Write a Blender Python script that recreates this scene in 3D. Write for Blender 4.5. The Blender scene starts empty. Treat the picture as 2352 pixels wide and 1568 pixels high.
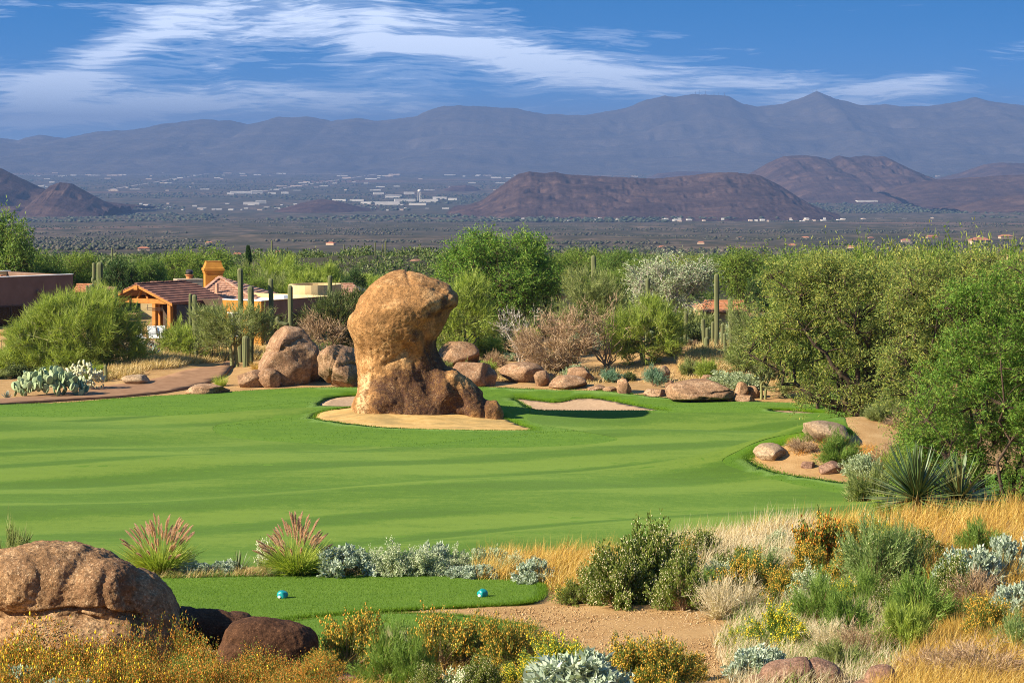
import bpy, bmesh, math, random, time
import numpy as np
from mathutils import Vector, Matrix
from mathutils.geometry import delaunay_2d_cdt

T0 = time.time()
scene = bpy.context.scene
col = scene.collection

# ------------------------------------------------------------------ camera
FPX, CU, CV, HOR, CAMZ = 6670.0, 1176.0, 784.0, 330.0, 16.5
PITCH = math.atan((CV - HOR) / FPX)
cam_d = bpy.data.cameras.new('camera')
cam_d.sensor_width = 36.0
cam_d.lens = 36.0 * FPX / 2352.0
cam_d.clip_start = 0.5
cam_d.clip_end = 200000.0
cam = bpy.data.objects.new('camera', cam_d)
col.objects.link(cam)
cam.location = (0, 0, CAMZ)
cam.rotation_euler = (math.pi / 2 - PITCH, 0, 0)
scene.camera = cam

# ------------------------------------------------------------------ sun, sky, exposure
SUN_EL, SUN_BEHIND = math.radians(31), math.radians(25)
to_sun = Vector((-math.cos(SUN_BEHIND) * math.cos(SUN_EL), -math.sin(SUN_BEHIND) * math.cos(SUN_EL), math.sin(SUN_EL)))
sd = bpy.data.lights.new('sun', 'SUN')
sd.energy = 5.0
sd.angle = math.radians(0.6)
sd.color = (1.0, 0.88, 0.68)
sun = bpy.data.objects.new('sun', sd)
col.objects.link(sun)
sun.rotation_euler = to_sun.to_track_quat('Z', 'Y').to_euler()
sun.location = (-40, -20, 60)

SKY_STRENGTH = 0.12
vs = scene.view_settings
vs.view_transform = 'Standard'
vs.look = 'None'
vs.exposure = 1.2
vs.gamma = 1.0
cy = scene.cycles
cy.use_denoising = True
try:
    cy.denoiser = 'OPENIMAGEDENOISE'
except Exception:
    pass
cy.denoising_prefilter = 'NONE'
cy.denoising_input_passes = 'RGB_ALBEDO_NORMAL'
scene.render.filter_size = 1.0
cy.filter_width = 1.0
cy.max_bounces = 5
cy.diffuse_bounces = 2
cy.glossy_bounces = 2
cy.transmission_bounces = 3
cy.volume_bounces = 1
cy.transparent_max_bounces = 6
cy.caustics_reflective = False
cy.caustics_refractive = False
cy.use_adaptive_sampling = False


class NT:
    """small helper to write node trees"""
    def __init__(self, nt):
        self.nt = nt

    def n(self, typ, **kw):
        nd = self.nt.nodes.new(typ)
        for k, v in kw.items():
            if k.startswith('i_'):
                nd.inputs[k[2:]].default_value = v
            else:
                setattr(nd, k, v)
        return nd

    def link(self, a, b):
        self.nt.links.new(a, b)

    def math(self, op, a, b=None, c=None, clamp=False):
        nd = self.nt.nodes.new('ShaderNodeMath')
        nd.operation = op
        nd.use_clamp = clamp
        for i, v in enumerate((a, b, c)):
            if v is None:
                continue
            if isinstance(v, (int, float)):
                nd.inputs[i].default_value = v
            else:
                self.link(v, nd.inputs[i])
        return nd.outputs[0]

    def mix(self, fac, a, b, blend='MIX'):
        nd = self.nt.nodes.new('ShaderNodeMix')
        nd.data_type = 'RGBA'
        nd.blend_type = blend
        nd.clamp_factor = True
        for s, v in ((nd.inputs[0], fac), (nd.inputs[6], a), (nd.inputs[7], b)):
            if isinstance(v, (int, float)):
                s.default_value = v
            elif isinstance(v, tuple):
                s.default_value = (v[0], v[1], v[2], 1.0)
            else:
                self.link(v, s)
        return nd.outputs[2]

    def ramp(self, fac, stops, interp='LINEAR'):
        nd = self.nt.nodes.new('ShaderNodeValToRGB')
        nd.color_ramp.interpolation = interp
        el = nd.color_ramp.elements
        while len(el) > len(stops):
            el.remove(el[-1])
        while len(el) < len(stops):
            el.new(0.5)
        for e, (p, c) in zip(el, stops):
            e.position = p
            c = (c, c, c) if isinstance(c, (int, float)) else c
            e.color = (c[0], c[1], c[2], 1.0)
        self.link(fac, nd.inputs[0])
        return nd.outputs[0]

    def noise(self, vec, scale, detail=4.0, rough=0.55, dist=0.0, lac=2.0):
        nd = self.nt.nodes.new('ShaderNodeTexNoise')
        nd.inputs['Scale'].default_value = scale
        nd.inputs['Detail'].default_value = detail
        nd.inputs['Roughness'].default_value = rough
        nd.inputs['Distortion'].default_value = dist
        nd.inputs['Lacunarity'].default_value = lac
        if vec is not None:
            self.link(vec, nd.inputs['Vector'])
        return nd.outputs[0]

    def mapping(self, vec, loc=(0, 0, 0), rot=(0, 0, 0), scale=(1, 1, 1)):
        nd = self.nt.nodes.new('ShaderNodeMapping')
        nd.inputs['Location'].default_value = loc
        nd.inputs['Rotation'].default_value = rot
        nd.inputs['Scale'].default_value = scale
        self.link(vec, nd.inputs['Vector'])
        return nd.outputs[0]


world = bpy.data.worlds.new('World')
scene.world = world
world.use_nodes = True
world.node_tree.nodes.clear()
W = NT(world.node_tree)
tc = W.n('ShaderNodeTexCoord')
sep = W.n('ShaderNodeSeparateXYZ')
W.link(tc.outputs['Generated'], sep.inputs[0])
# the clear sky: the lens looks only a few degrees above the horizon, and the dry polarised air is deep blue there,
# so the sky is read a little higher up than the view direction
zz = W.math('MULTIPLY_ADD', W.math('ABSOLUTE', sep.outputs[2]), 10.0, 0.20)
comb = W.n('ShaderNodeCombineXYZ')
W.link(sep.outputs[0], comb.inputs[0]); W.link(sep.outputs[1], comb.inputs[1]); W.link(zz, comb.inputs[2])
nrm = W.n('ShaderNodeVectorMath', operation='NORMALIZE')
W.link(comb.outputs[0], nrm.inputs[0])
sky = W.n('ShaderNodeTexSky', sky_type='NISHITA')
sky.sun_disc = False
sky.sun_elevation = SUN_EL
sky.sun_rotation = math.atan2(to_sun.x, to_sun.y)
sky.altitude = 700
sky.air_density = 1.0
sky.dust_density = 0.15
sky.ozone_density = 1.2
W.link(nrm.outputs[0], sky.inputs[0])
hs = W.n('ShaderNodeHueSaturation')
hs.inputs['Saturation'].default_value = 3.0
hs.inputs['Value'].default_value = 0.90
hs.inputs['Hue'].default_value = 0.499
W.link(sky.outputs[0], hs.inputs['Color'])
# cirrus: streaked noise on the sky directions, gathered along the bands where the wind lays them
def ang(u, v):
    return ((u - CU) / FPX, (HOR - v) / FPX)
ydir = W.math('MAXIMUM', W.math('ABSOLUTE', sep.outputs[1]), 0.05)
aa = W.math('DIVIDE', sep.outputs[0], ydir)
ee = W.math('DIVIDE', sep.outputs[2], ydir)
def blob(u, v, su, sv, rot, amp):
    a0, e0 = ang(u, v)
    da = W.math('SUBTRACT', aa, a0); de = W.math('SUBTRACT', ee, e0)
    c, s = math.cos(rot), math.sin(rot)
    p = W.math('ADD', W.math('MULTIPLY', da, c), W.math('MULTIPLY', de, s))
    q = W.math('SUBTRACT', W.math('MULTIPLY', de, c), W.math('MULTIPLY', da, s))
    p = W.math('MULTIPLY', p, FPX / su); q = W.math('MULTIPLY', q, FPX / sv)
    r2 = W.math('ADD', W.math('MULTIPLY', p, p), W.math('MULTIPLY', q, q))
    return W.math('MULTIPLY', W.math('EXPONENT', W.math('MULTIPLY', r2, -1.0)), amp)
bias = None
for b in ((620, 60, 330, 60, -0.12, 0.27), (1150, 125, 420, 42, -0.20, 0.33), (1600, 185, 360, 30, -0.10, 0.24),
          (250, 130, 230, 42, 0.45, 0.30), (120, 200, 260, 34, -0.05, 0.32), (430, 240, 420, 30, 0.08, 0.36),
          (60, 275, 260, 26, 0.1, 0.20), (860, 245, 260, 24, 0.1, 0.22), (2100, 190, 280, 40, 0.28, 0.30),
          (860, 60, 90, 34, 0.9, 0.14), (90, 70, 130, 40, 0.2, -0.30), (640, 165, 200, 30, -0.1, -0.16),
          (1700, 40, 500, 60, -0.2, -0.34), (2250, 60, 350, 70, 0.2, -0.34), (1050, 225, 120, 22, 0.0, -0.1),
          (330, 200, 90, 18, 0.1, -0.08)):
    t = blob(*b)
    bias = t if bias is None else W.math('ADD', bias, t)
cb = W.n('ShaderNodeCombineXYZ')
W.link(aa, cb.inputs[0]); W.link(ee, cb.inputs[1])
wn = W.n('ShaderNodeTexNoise'); wn.inputs['Scale'].default_value = 12.0; wn.inputs['Detail'].default_value = 3
W.link(cb.outputs[0], wn.inputs['Vector'])
warp = W.n('ShaderNodeVectorMath', operation='MULTIPLY_ADD')
W.link(wn.outputs['Color'], warp.inputs[0]); warp.inputs[1].default_value = (0.030, 0.016, 0); W.link(cb.outputs[0], warp.inputs[2])
m1 = W.mapping(warp.outputs[0], rot=(0, 0, 0.12), scale=(15, 100, 1))
m2 = W.mapping(warp.outputs[0], rot=(0, 0, -0.16), scale=(24, 330, 1))
m3 = W.mapping(warp.outputs[0], rot=(0, 0, 0.22), scale=(55, 460, 1))
n1 = W.noise(m1, 1.0, 5.0, 0.58, 0.6)
n2 = W.noise(m2, 1.0, 5.0, 0.62, 1.2)
n3 = W.noise(m3, 1.0, 4.0, 0.6, 1.5)
dens = W.math('ADD', W.math('MULTIPLY', n1, 0.70), W.math('ADD', W.math('MULTIPLY', n2, 0.50), W.math('MULTIPLY', n3, 0.30)))
dens = W.math('ADD', dens, W.math('MULTIPLY', bias, 0.78))
mask = W.ramp(dens, [(0.72, 0.0), (0.84, 0.16), (0.96, 0.50), (1.0, 0.62)], 'EASE')
cloud_col = W.n('ShaderNodeRGB'); cloud_col.outputs[0].default_value = (6.0, 6.4, 7.3, 1)
skyc = W.mix(mask, hs.outputs[0], cloud_col.outputs[0])
bg = W.n('ShaderNodeBackground'); bg.inputs['Strength'].default_value = SKY_STRENGTH
W.link(skyc, bg.inputs['Color'])
wo = W.n('ShaderNodeOutputWorld')
W.link(bg.outputs[0], wo.inputs['Surface'])
world.cycles.sampling_method = 'MANUAL'
world.cycles.sample_map_resolution = 256

# ------------------------------------------------------------------ view helpers (a point of the photograph + a distance -> a place)
_ct, _st = math.cos(PITCH), math.sin(PITCH)
def ray(u, v):
    x = (np.asarray(u, float) - CU) / FPX
    yc = -(np.asarray(v, float) - CV) / FPX
    dy = _ct + yc * _st
    dz = -_st + yc * _ct
    return x / dy, dz / dy                       # dx/dy, dz/dy
def P(u, v, D):
    a, b = ray(u, v)
    return Vector((float(a) * D, D, CAMZ + float(b) * D))
def XU(u, D):
    return (u - CU) / FPX * D * 1.0
def pxm(D):
    return FPX / D                               # photo pixels (2352 wide) per metre

# ------------------------------------------------------------------ noise
_rp = np.random.RandomState(7)
_perm = np.concatenate([_rp.permutation(256)] * 3)
_grad = _rp.normal(size=(256, 3)); _grad /= np.linalg.norm(_grad, axis=1)[:, None]
def perlin(p):
    p = np.asarray(p, float)
    pi = np.floor(p).astype(int); f = p - pi; pi &= 255
    w = f * f * f * (f * (f * 6 - 15) + 10)
    out = np.zeros(len(p))
    for i in (0, 1):
        for j in (0, 1):
            for k in (0, 1):
                h = _perm[_perm[_perm[(pi[:, 0] + i) & 255] + ((pi[:, 1] + j) & 255)] + ((pi[:, 2] + k) & 255)]
                d = f - np.array([i, j, k])
                g = (_grad[h] * d).sum(1)
                wx = w[:, 0] if i else 1 - w[:, 0]; wy = w[:, 1] if j else 1 - w[:, 1]; wz = w[:, 2] if k else 1 - w[:, 2]
                out += g * wx * wy * wz
    return out * 1.4
def fbm(p, octv=4, gain=0.5, lac=2.03):
    p = np.asarray(p, float); a = 1.0; s = np.zeros(len(p))
    for o in range(octv):
        s += a * perlin(p + 17.3 * o); p = p * lac; a *= gain
    return s
def ridged(p, octv=5, gain=0.5):
    p = np.asarray(p, float); a = 1.0; s = np.zeros(len(p))
    for o in range(octv):
        s += a * (1 - 2 * np.abs(perlin(p + 31.7 * o))); p = p * 2.07; a *= gain
    return s

# ------------------------------------------------------------------ meshes and objects
def mesh(name, V, F, smooth=False, mat=None):
    """V (n,3); F (m,3) or (m,4) index array"""
    V = np.ascontiguousarray(V, np.float32); F = np.ascontiguousarray(F, np.int32)
    me = bpy.data.meshes.new(name)
    k = F.shape[1]
    me.vertices.add(len(V)); me.vertices.foreach_set('co', V.ravel())
    me.loops.add(F.size); me.loops.foreach_set('vertex_index', F.ravel())
    me.polygons.add(len(F)); me.polygons.foreach_set('loop_start', np.arange(0, F.size, k, dtype=np.int32))
    if smooth:
        me.polygons.foreach_set('use_smooth', np.ones(len(F), bool))
    me.update(calc_edges=True)
    if mat:
        me.materials.append(mat)
    return me
def mesh_py(name, V, F, mat=None, smooth=False):
    me = bpy.data.meshes.new(name)
    me.from_pydata([tuple(v) for v in V], [], F)
    me.update()
    if smooth:
        for p in me.polygons: p.use_smooth = True
    if mat: me.materials.append(mat)
    return me
def put(name, me, parent=None, loc=(0, 0, 0), rot=(0, 0, 0), scale=(1, 1, 1)):
    o = bpy.data.objects.new(name, me)
    col.objects.link(o)
    o.location = loc; o.rotation_euler = rot
    o.scale = (scale, scale, scale) if isinstance(scale, (int, float)) else scale
    if parent is not None: o.parent = parent
    return o
def tag(o, label, cat, group=None):
    o['label'] = label; o['category'] = cat
    if group: o['group'] = group
    return o
def kind(o, k, label=None):
    o['kind'] = k
    if label: o['label'] = label
    return o
def thing(name, label, cat, loc=(0, 0, 0), rotz=0, group=None, scale=1.0):
    return tag(put(name, None, None, loc, (0, 0, rotz), scale), label, cat, group)

class MB:
    """collects boxes and polygons into one mesh"""
    def __init__(self):
        self.V = []; self.F = []
    def add(self, V, F):
        b = len(self.V)
        self.V += [tuple(v) for v in V]; self.F += [tuple(b + i for i in f) for f in F]
        return self
    def box(self, x0, x1, y0, y1, z0, z1, M=None):
        V = [(x0, y0, z0), (x1, y0, z0), (x1, y1, z0), (x0, y1, z0), (x0, y0, z1), (x1, y0, z1), (x1, y1, z1), (x0, y1, z1)]
        if M is not None: V = [M @ Vector(v) for v in V]
        return self.add(V, [(0, 3, 2, 1), (4, 5, 6, 7), (0, 1, 5, 4), (1, 2, 6, 5), (2, 3, 7, 6), (3, 0, 4, 7)])
    def bar(self, a, b, w, h=None):
        """a square bar from a to b"""
        a, b = Vector(a), Vector(b); d = b - a
        q = d.to_track_quat('Z', 'Y').to_matrix().to_4x4()
        M = Matrix.Translation(a) @ q
        h = h or w
        return self.box(-w / 2, w / 2, -h / 2, h / 2, 0, d.length, M)
    def me(self, name, mat, bevel=0.0):
        m = mesh_py(name, self.V, self.F, mat)
        if bevel:
            bm = bmesh.new(); bm.from_mesh(m)
            bmesh.ops.bevel(bm, geom=bm.edges[:], offset=bevel, segments=1, affect='EDGES', clamp_overlap=True)
            bm.to_mesh(m); bm.free()
        return m

def unit(a):
    return a / np.maximum(np.linalg.norm(a, axis=-1, keepdims=True), 1e-9)
def diamonds(rng, Pn, Dn, L, Wd, cup=0.0):
    """leaf-shaped faces: Pn base points, Dn directions, L lengths, Wd widths -> V, F(tris)"""
    n = len(Pn); Dn = unit(Dn)
    side = unit(np.cross(Dn, rng.normal(size=(n, 3))))
    L = np.broadcast_to(np.asarray(L, float), (n,))[:, None]; Wd = np.broadcast_to(np.asarray(Wd, float), (n,))[:, None]
    mid = Pn + Dn * L * 0.5
    if cup:
        mid = mid + np.cross(Dn, side) * L * cup
    V = np.stack([Pn, mid + side * Wd * 0.5, Pn + Dn * L, mid - side * Wd * 0.5], 1).reshape(-1, 3)
    b = np.arange(n)[:, None] * 4
    F = np.concatenate([b + [0, 1, 2], b + [0, 2, 3]], 0)
    return V, F
def blades(rng, Pn, Dn, L, Wd, bend=0.0, segs=1, bdir=(0, 0, -1)):
    """thin tapering blades; segs 1 = one triangle, 2 = a bent blade"""
    n = len(Pn); Dn = unit(Dn)
    side = unit(np.cross(Dn, rng.normal(size=(n, 3))))
    L = np.broadcast_to(np.asarray(L, float), (n,))[:, None]; Wd = np.broadcast_to(np.asarray(Wd, float), (n,))[:, None]
    if segs == 1:
        V = np.stack([Pn - side * Wd * .5, Pn + side * Wd * .5, Pn + Dn * L], 1).reshape(-1, 3)
        F = np.arange(3 * n).reshape(-1, 3)
        return V, F
    bend = np.broadcast_to(np.asarray(bend, float), (n,))[:, None]
    bd = np.asarray(bdir, float)
    rows = []
    for k in range(segs):
        t = k / segs
        c = Pn + Dn * L * t + bd * bend * L * t * t
        w = Wd * (1 - 0.55 * t)
        rows += [c - side * w * .5, c + side * w * .5]
    rows.append(Pn + Dn * L + bd * bend * L)
    V = np.stack(rows, 1).reshape(-1, 3)
    m = 2 * segs + 1
    b = np.arange(n)[:, None] * m
    F = []
    for k in range(segs - 1):
        o = 2 * k
        F += [b + [o, o + 1, o + 3], b + [o, o + 3, o + 2]]
    o = 2 * (segs - 1)
    F.append(b + [o, o + 1, o + 2])
    return V, np.concatenate(F, 0)
def blobs(rng, Pn, r):
    """tiny irregular octahedra (flower and seed heads, pebbles)"""
    n = len(Pn); r = np.broadcast_to(np.asarray(r, float), (n,))
    base = np.array([(1, 0, 0), (-1, 0, 0), (0, 1, 0), (0, -1, 0), (0, 0, 1), (0, 0, -1)], float)
    V = (Pn[:, None, :] + base[None] * (r[:, None, None] * rng.uniform(.7, 1.3, (n, 6, 1)))).reshape(-1, 3)
    f = np.array([(0, 2, 4), (2, 1, 4), (1, 3, 4), (3, 0, 4), (2, 0, 5), (1, 2, 5), (3, 1, 5), (0, 3, 5)])
    F = (np.arange(n)[:, None, None] * 6 + f[None]).reshape(-1, 3)
    return V, F
def join(parts):
    Vs, Fs, b = [], [], 0
    for V, F in parts:
        if len(V) == 0: continue
        Vs.append(V); Fs.append(np.asarray(F) + b); b += len(V)
    return np.concatenate(Vs, 0), np.concatenate(Fs, 0)
def tubes(paths, sides=5):
    """paths: list of (points (k,3), radii (k)); open tapered tubes -> V, F(tris)"""
    out = []
    a = np.linspace(0, 2 * np.pi, sides, endpoint=False)
    for pts, rad in paths:
        pts = np.asarray(pts, float); k = len(pts); rad = np.broadcast_to(np.asarray(rad, float), (k,))
        tg = unit(np.gradient(pts, axis=0))
        ref = np.where(np.abs(tg[:, 2:3]) > .9, np.array([[1., 0, 0]]), np.array([[0, 0, 1.]]))
        s = unit(np.cross(tg, ref)); t2 = np.cross(tg, s)
        V = (pts[:, None] + rad[:, None, None] * (np.cos(a)[None, :, None] * s[:, None] + np.sin(a)[None, :, None] * t2[:, None])).reshape(-1, 3)
        i = np.arange(k - 1)[:, None] * sides; j = np.arange(sides)[None]; jn = (j + 1) % sides
        q0, q1, q2, q3 = (i + j).ravel(), (i + jn).ravel(), (i + sides + jn).ravel(), (i + sides + j).ravel()
        out.append((V, np.concatenate([np.stack([q0, q1, q2], 1), np.stack([q0, q2, q3], 1)], 0)))
    return join(out)

# ------------------------------------------------------------------ materials
def new_mat(name):
    m = bpy.data.materials.new(name); m.use_nodes = True
    m.node_tree.nodes.clear()
    return m, NT(m.node_tree)
def leaf_mat(name, cols, trans=0.35, bright=1.3, rough=0.55, spec=0.25):
    """foliage: colours differ from leaf to leaf; part of the light passes through"""
    m, N = new_mat(name)
    g = N.n('ShaderNodeNewGeometry')
    k = len(cols)
    c = N.ramp(g.outputs['Random Per Island'], [(i / max(k - 1, 1), tuple(x * bright for x in cols[i])) for i in range(k)])
    d = N.n('ShaderNodeBsdfPrincipled')
    N.link(c, d.inputs['Base Color']); d.inputs['Roughness'].default_value = rough
    d.inputs['Specular IOR Level'].default_value = spec
    t = N.n('ShaderNodeBsdfTranslucent')
    tcol = N.mix(1.0, c, (1.0, 1.0, 0.55), 'MULTIPLY')
    N.link(tcol, t.inputs['Color'])
    mx = N.n('ShaderNodeMixShader'); mx.inputs[0].default_value = trans
    N.link(d.outputs[0], mx.inputs[1]); N.link(t.outputs[0], mx.inputs[2])
    o = N.n('ShaderNodeOutputMaterial'); N.link(mx.outputs[0], o.inputs[0])
    return m
def noise_mat(name, c0, c1, scale=4.0, rough=0.8, bump=0.0, bscale=None, detail=6.0, c2=None, spec=0.3, coords='pos', stops=(0.35, 0.65)):
    m, N = new_mat(name)
    if coords == 'pos':
        vec = N.n('ShaderNodeNewGeometry').outputs['Position']
    else:
        vec = N.n('ShaderNodeTexCoord').outputs['Object']
    nz = N.noise(vec, scale, detail, 0.6)
    c = N.ramp(nz, [(stops[0], c0), (stops[1], c1)])
    if c2:
        nz2 = N.noise(vec, scale * 0.23, 4, 0.6)
        c = N.mix(N.ramp(nz2, [(0.5, 0.0), (0.68, 1.0)]), c, c2)
    d = N.n('ShaderNodeBsdfPrincipled')
    N.link(c, d.inputs['Base Color']); d.inputs['Roughness'].default_value = rough
    d.inputs['Specular IOR Level'].default_value = spec
    if bump:
        b = N.n('ShaderNodeBump'); b.inputs['Strength'].default_value = bump; b.inputs['Distance'].default_value = 0.05
        N.link(N.noise(vec, bscale or scale * 3, 5, 0.65), b.inputs['Height'])
        N.link(b.outputs[0], d.inputs['Normal'])
    o = N.n('ShaderNodeOutputMaterial'); N.link(d.outputs[0], o.inputs[0])
    return m
def flat_mat(name, c, rough=0.6, spec=0.3, metal=0.0, var=0.12, vscale=3.0):
    return noise_mat(name, tuple(x * (1 - var) for x in c), tuple(min(1, x * (1 + var)) for x in c), vscale, rough, 0.0, spec=spec)

# ------------------------------------------------------------------ the lie of the land
_prof = np.array([(-60, 17.0), (-20, 15.8), (0, 14.8), (10, 13.4), (20, 11.9), (30, 10.1), (38, 8.95), (42, 8.62), (46, 8.38), (50, 8.26), (56, 8.2),
                  (58, 8.05), (63, 7.0), (74, 4.9), (88, 3.25), (100, 2.8), (120, 2.06), (140, 1.3), (160, .6), (175, 0.0), (188, .0), (197, .05),
                  (206, .35), (216, .95), (228, 1.5), (245, 1.7), (290, .2), (340, -1.2), (420, -3.0), (520, -6.0), (1000, -24), (2000, -61),
                  (3500, -104), (5000, -140), (8000, -195), (11000, -231), (50000, -231), (70000, -231)])
_py = np.concatenate([np.arange(-60, 700, 0.25), np.geomspace(700, 70000, 600)])
_pz = np.interp(_py, _prof[:, 0], _prof[:, 1])
_k = np.exp(-0.5 * (np.arange(-40, 41) * 0.25 / 3.2) ** 2); _k /= _k.sum()
_sm = np.convolve(np.pad(_pz[:3040], 40, mode='edge'), _k, 'valid')
_k2 = np.exp(-0.5 * (np.arange(-40, 41) * 0.25 / 1.0) ** 2); _k2 /= _k2.sum()
_sm2 = np.convolve(np.pad(_pz[:3040], 40, mode='edge'), _k2, 'valid')
_wn = np.clip((_py[:3040] - 60) / 8, 0, 1)
_pz[:3040] = _sm2 * (1 - _wn) + _sm * _wn
def bump_at(u, D):
    return (u - CU) / FPX * D, D
BUMPS = []
def B(u, D, A, sx, sy, rot=0.0):
    x, y = bump_at(u, D); BUMPS.append((x, y, A, sx, sy, rot))
# near slope on the yucca side, rising towards the desert planting
B(2250, 57, 0.55, 4.2, 9.0); B(1800, 56, 0.25, 3.0, 5.0); B(2600, 50, 0.6, 5, 12)
B(1500, 49, 0.10, 2.0, 3.0); B(150, 42, 0.1, 2, 3)
# the monument's mound, the hollow beside it and the swells of the fairway
B(960, 174, 0.75, 8.0, 7.0); B(1330, 157, 0.35, 6.0, 5.0); B(1640, 166, -0.75, 8.0, 5.0); B(700, 176, 0.25, 9, 6)
B(1700, 150, 0.35, 7, 5); B(350, 172, 0.35, 8, 4.5, 0.25); B(60, 160, 0.30, 7, 5, 0.2); B(1600, 134, 0.25, 9, 4, .35)
B(1200, 186, -0.35, 7, 3.5); B(1360, 192.5, 0.55, 7, 2.6); B(790, 190.5, 0.45, 5, 2.4); B(1830, 189, .4, 5, 2)
# the sandy mound under the mesquite
B(1930, 133, 1.35, 4.6, 7.0, -0.25); B(2150, 138, 1.2, 6.0, 9.0)
# house pad, boulder bank
B(300, 236, 0.5, 16, 12); B(650, 204, 0.8, 4, 4); B(1620, 212, 0.7, 9, 8); B(1300, 206, .7, 8, 5)
B(900, 420, 2.4, 30, 70); B(700, 480, 1.2, 50, 80)
def _H0(x, y):
    z = np.interp(y, _py, _pz)
    for bx, by, A, sx, sy, r in BUMPS:
        dx, dy = x - bx, y - by
        if r:
            c, s = math.cos(r), math.sin(r); dx, dy = dx * c + dy * s, dy * c - dx * s
        z = z + A * np.exp(-(dx / sx) ** 2 - (dy / sy) ** 2)
    # long mown rolls on the fairway, running away to the right
    w = np.clip((y - 84) / 12, 0, 1) * np.clip((192 - y) / 16, 0, 1)
    q = (-0.55 * x + 0.84 * y)
    z = z + w * (0.10 * np.sin(q * 0.62 + 1.3 * np.sin(x * 0.13 + y * .03)) + 0.15 * np.sin(q * 0.30 + 1.3 + 1.5 * np.sin(x * .08 + 2)) + 0.10 * np.sin(x * 0.23 + y * 0.13 + np.sin(y * .09)))
    # unkempt desert
    wd = np.clip((y - 196) / 10, 0, 1) * np.clip((900 - y) / 300, 0, 1)
    z = z + wd * (0.18 * np.sin(x * .31 + y * .17) + 0.15 * np.sin(x * .13 - y * .23 + 1) + .1 * np.sin(x * .5 + 2))
    return z
def H(x, y):
    return _H0(np.asarray(x, float), np.asarray(y, float))
def Hs(x, y):
    return float(H(np.array([x]), np.array([y]))[0])
_GD = np.concatenate([np.arange(14, 260, 0.2), np.geomspace(260, 9000, 900)])
def ground(u, v):
    """where the view ray of a photo point meets the land: (x, y)"""
    u = np.atleast_1d(np.asarray(u, float)); v = np.atleast_1d(np.asarray(v, float))
    out = np.zeros((len(u), 2))
    for i in range(len(u)):
        a, b = ray(u[i], v[i])
        hz = H(a * _GD, _GD); d = CAMZ + b * _GD - hz
        k = np.argmax(d < 0)
        if d[k] >= 0: k = len(_GD) - 1
        t = d[k - 1] / (d[k - 1] - d[k]) if k else 0
        D = _GD[k - 1] + t * (_GD[k] - _GD[k - 1])
        out[i] = (a * D, D)
    return out
def gp(u, v):
    """ground point of the photo -> Vector(x, y, z), distance"""
    x, y = ground(u, v)[0]
    return Vector((x, y, Hs(x, y))), y
def at(u, D, dz=0.0):
    x = (u - CU) / FPX * D
    return Vector((x, D, Hs(x, D) + dz))

def catmull(pts, n=8, closed=True):
    pts = np.asarray(pts, float); k = len(pts); out = []
    for i in range(k if closed else k - 1):
        p0, p1, p2, p3 = (pts[(i + j) % k] if closed else pts[min(max(i + j, 0), k - 1)] for j in (-1, 0, 1, 2))
        for t in np.linspace(0, 1, n, endpoint=False):
            out.append(0.5 * ((2 * p1) + (-p0 + p2) * t + (2 * p0 - 5 * p1 + 4 * p2 - p3) * t * t + (-p0 + 3 * p1 - 3 * p2 + p3) * t ** 3))
    if not closed: out.append(pts[-1])
    return np.array(out)
def inside(px, py, poly):
    r = np.zeros(len(px), bool)
    x0, y0 = poly[-1]
    for x1, y1 in poly:
        c = ((y1 > py) != (y0 > py)) & (px < (x0 - x1) * (py - y1) / (y0 - y1 + 1e-12) + x1)
        r ^= c; x0, y0 = x1, y1
    return r
def pdist(px, py, poly):
    d = np.full(len(px), 1e9); k = len(poly)
    for i in range(k):
        a = poly[i]; b = poly[(i + 1) % k]; ab = b - a
        t = np.clip(((px - a[0]) * ab[0] + (py - a[1]) * ab[1]) / (ab @ ab + 1e-12), 0, 1)
        d = np.minimum(d, np.hypot(px - a[0] - t * ab[0], py - a[1] - t * ab[1]))
    return d
_jr = np.random.RandomState(3)
def wpoly(pts, n=8, jit=0.0, smooth=True):
    """photo outline -> outline on the land"""
    q = catmull(pts, n) if smooth else np.asarray(pts, float)
    g = ground(q[:, 0], q[:, 1])
    if jit: g = g + _jr.normal(0, jit, g.shape)
    return g
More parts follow.
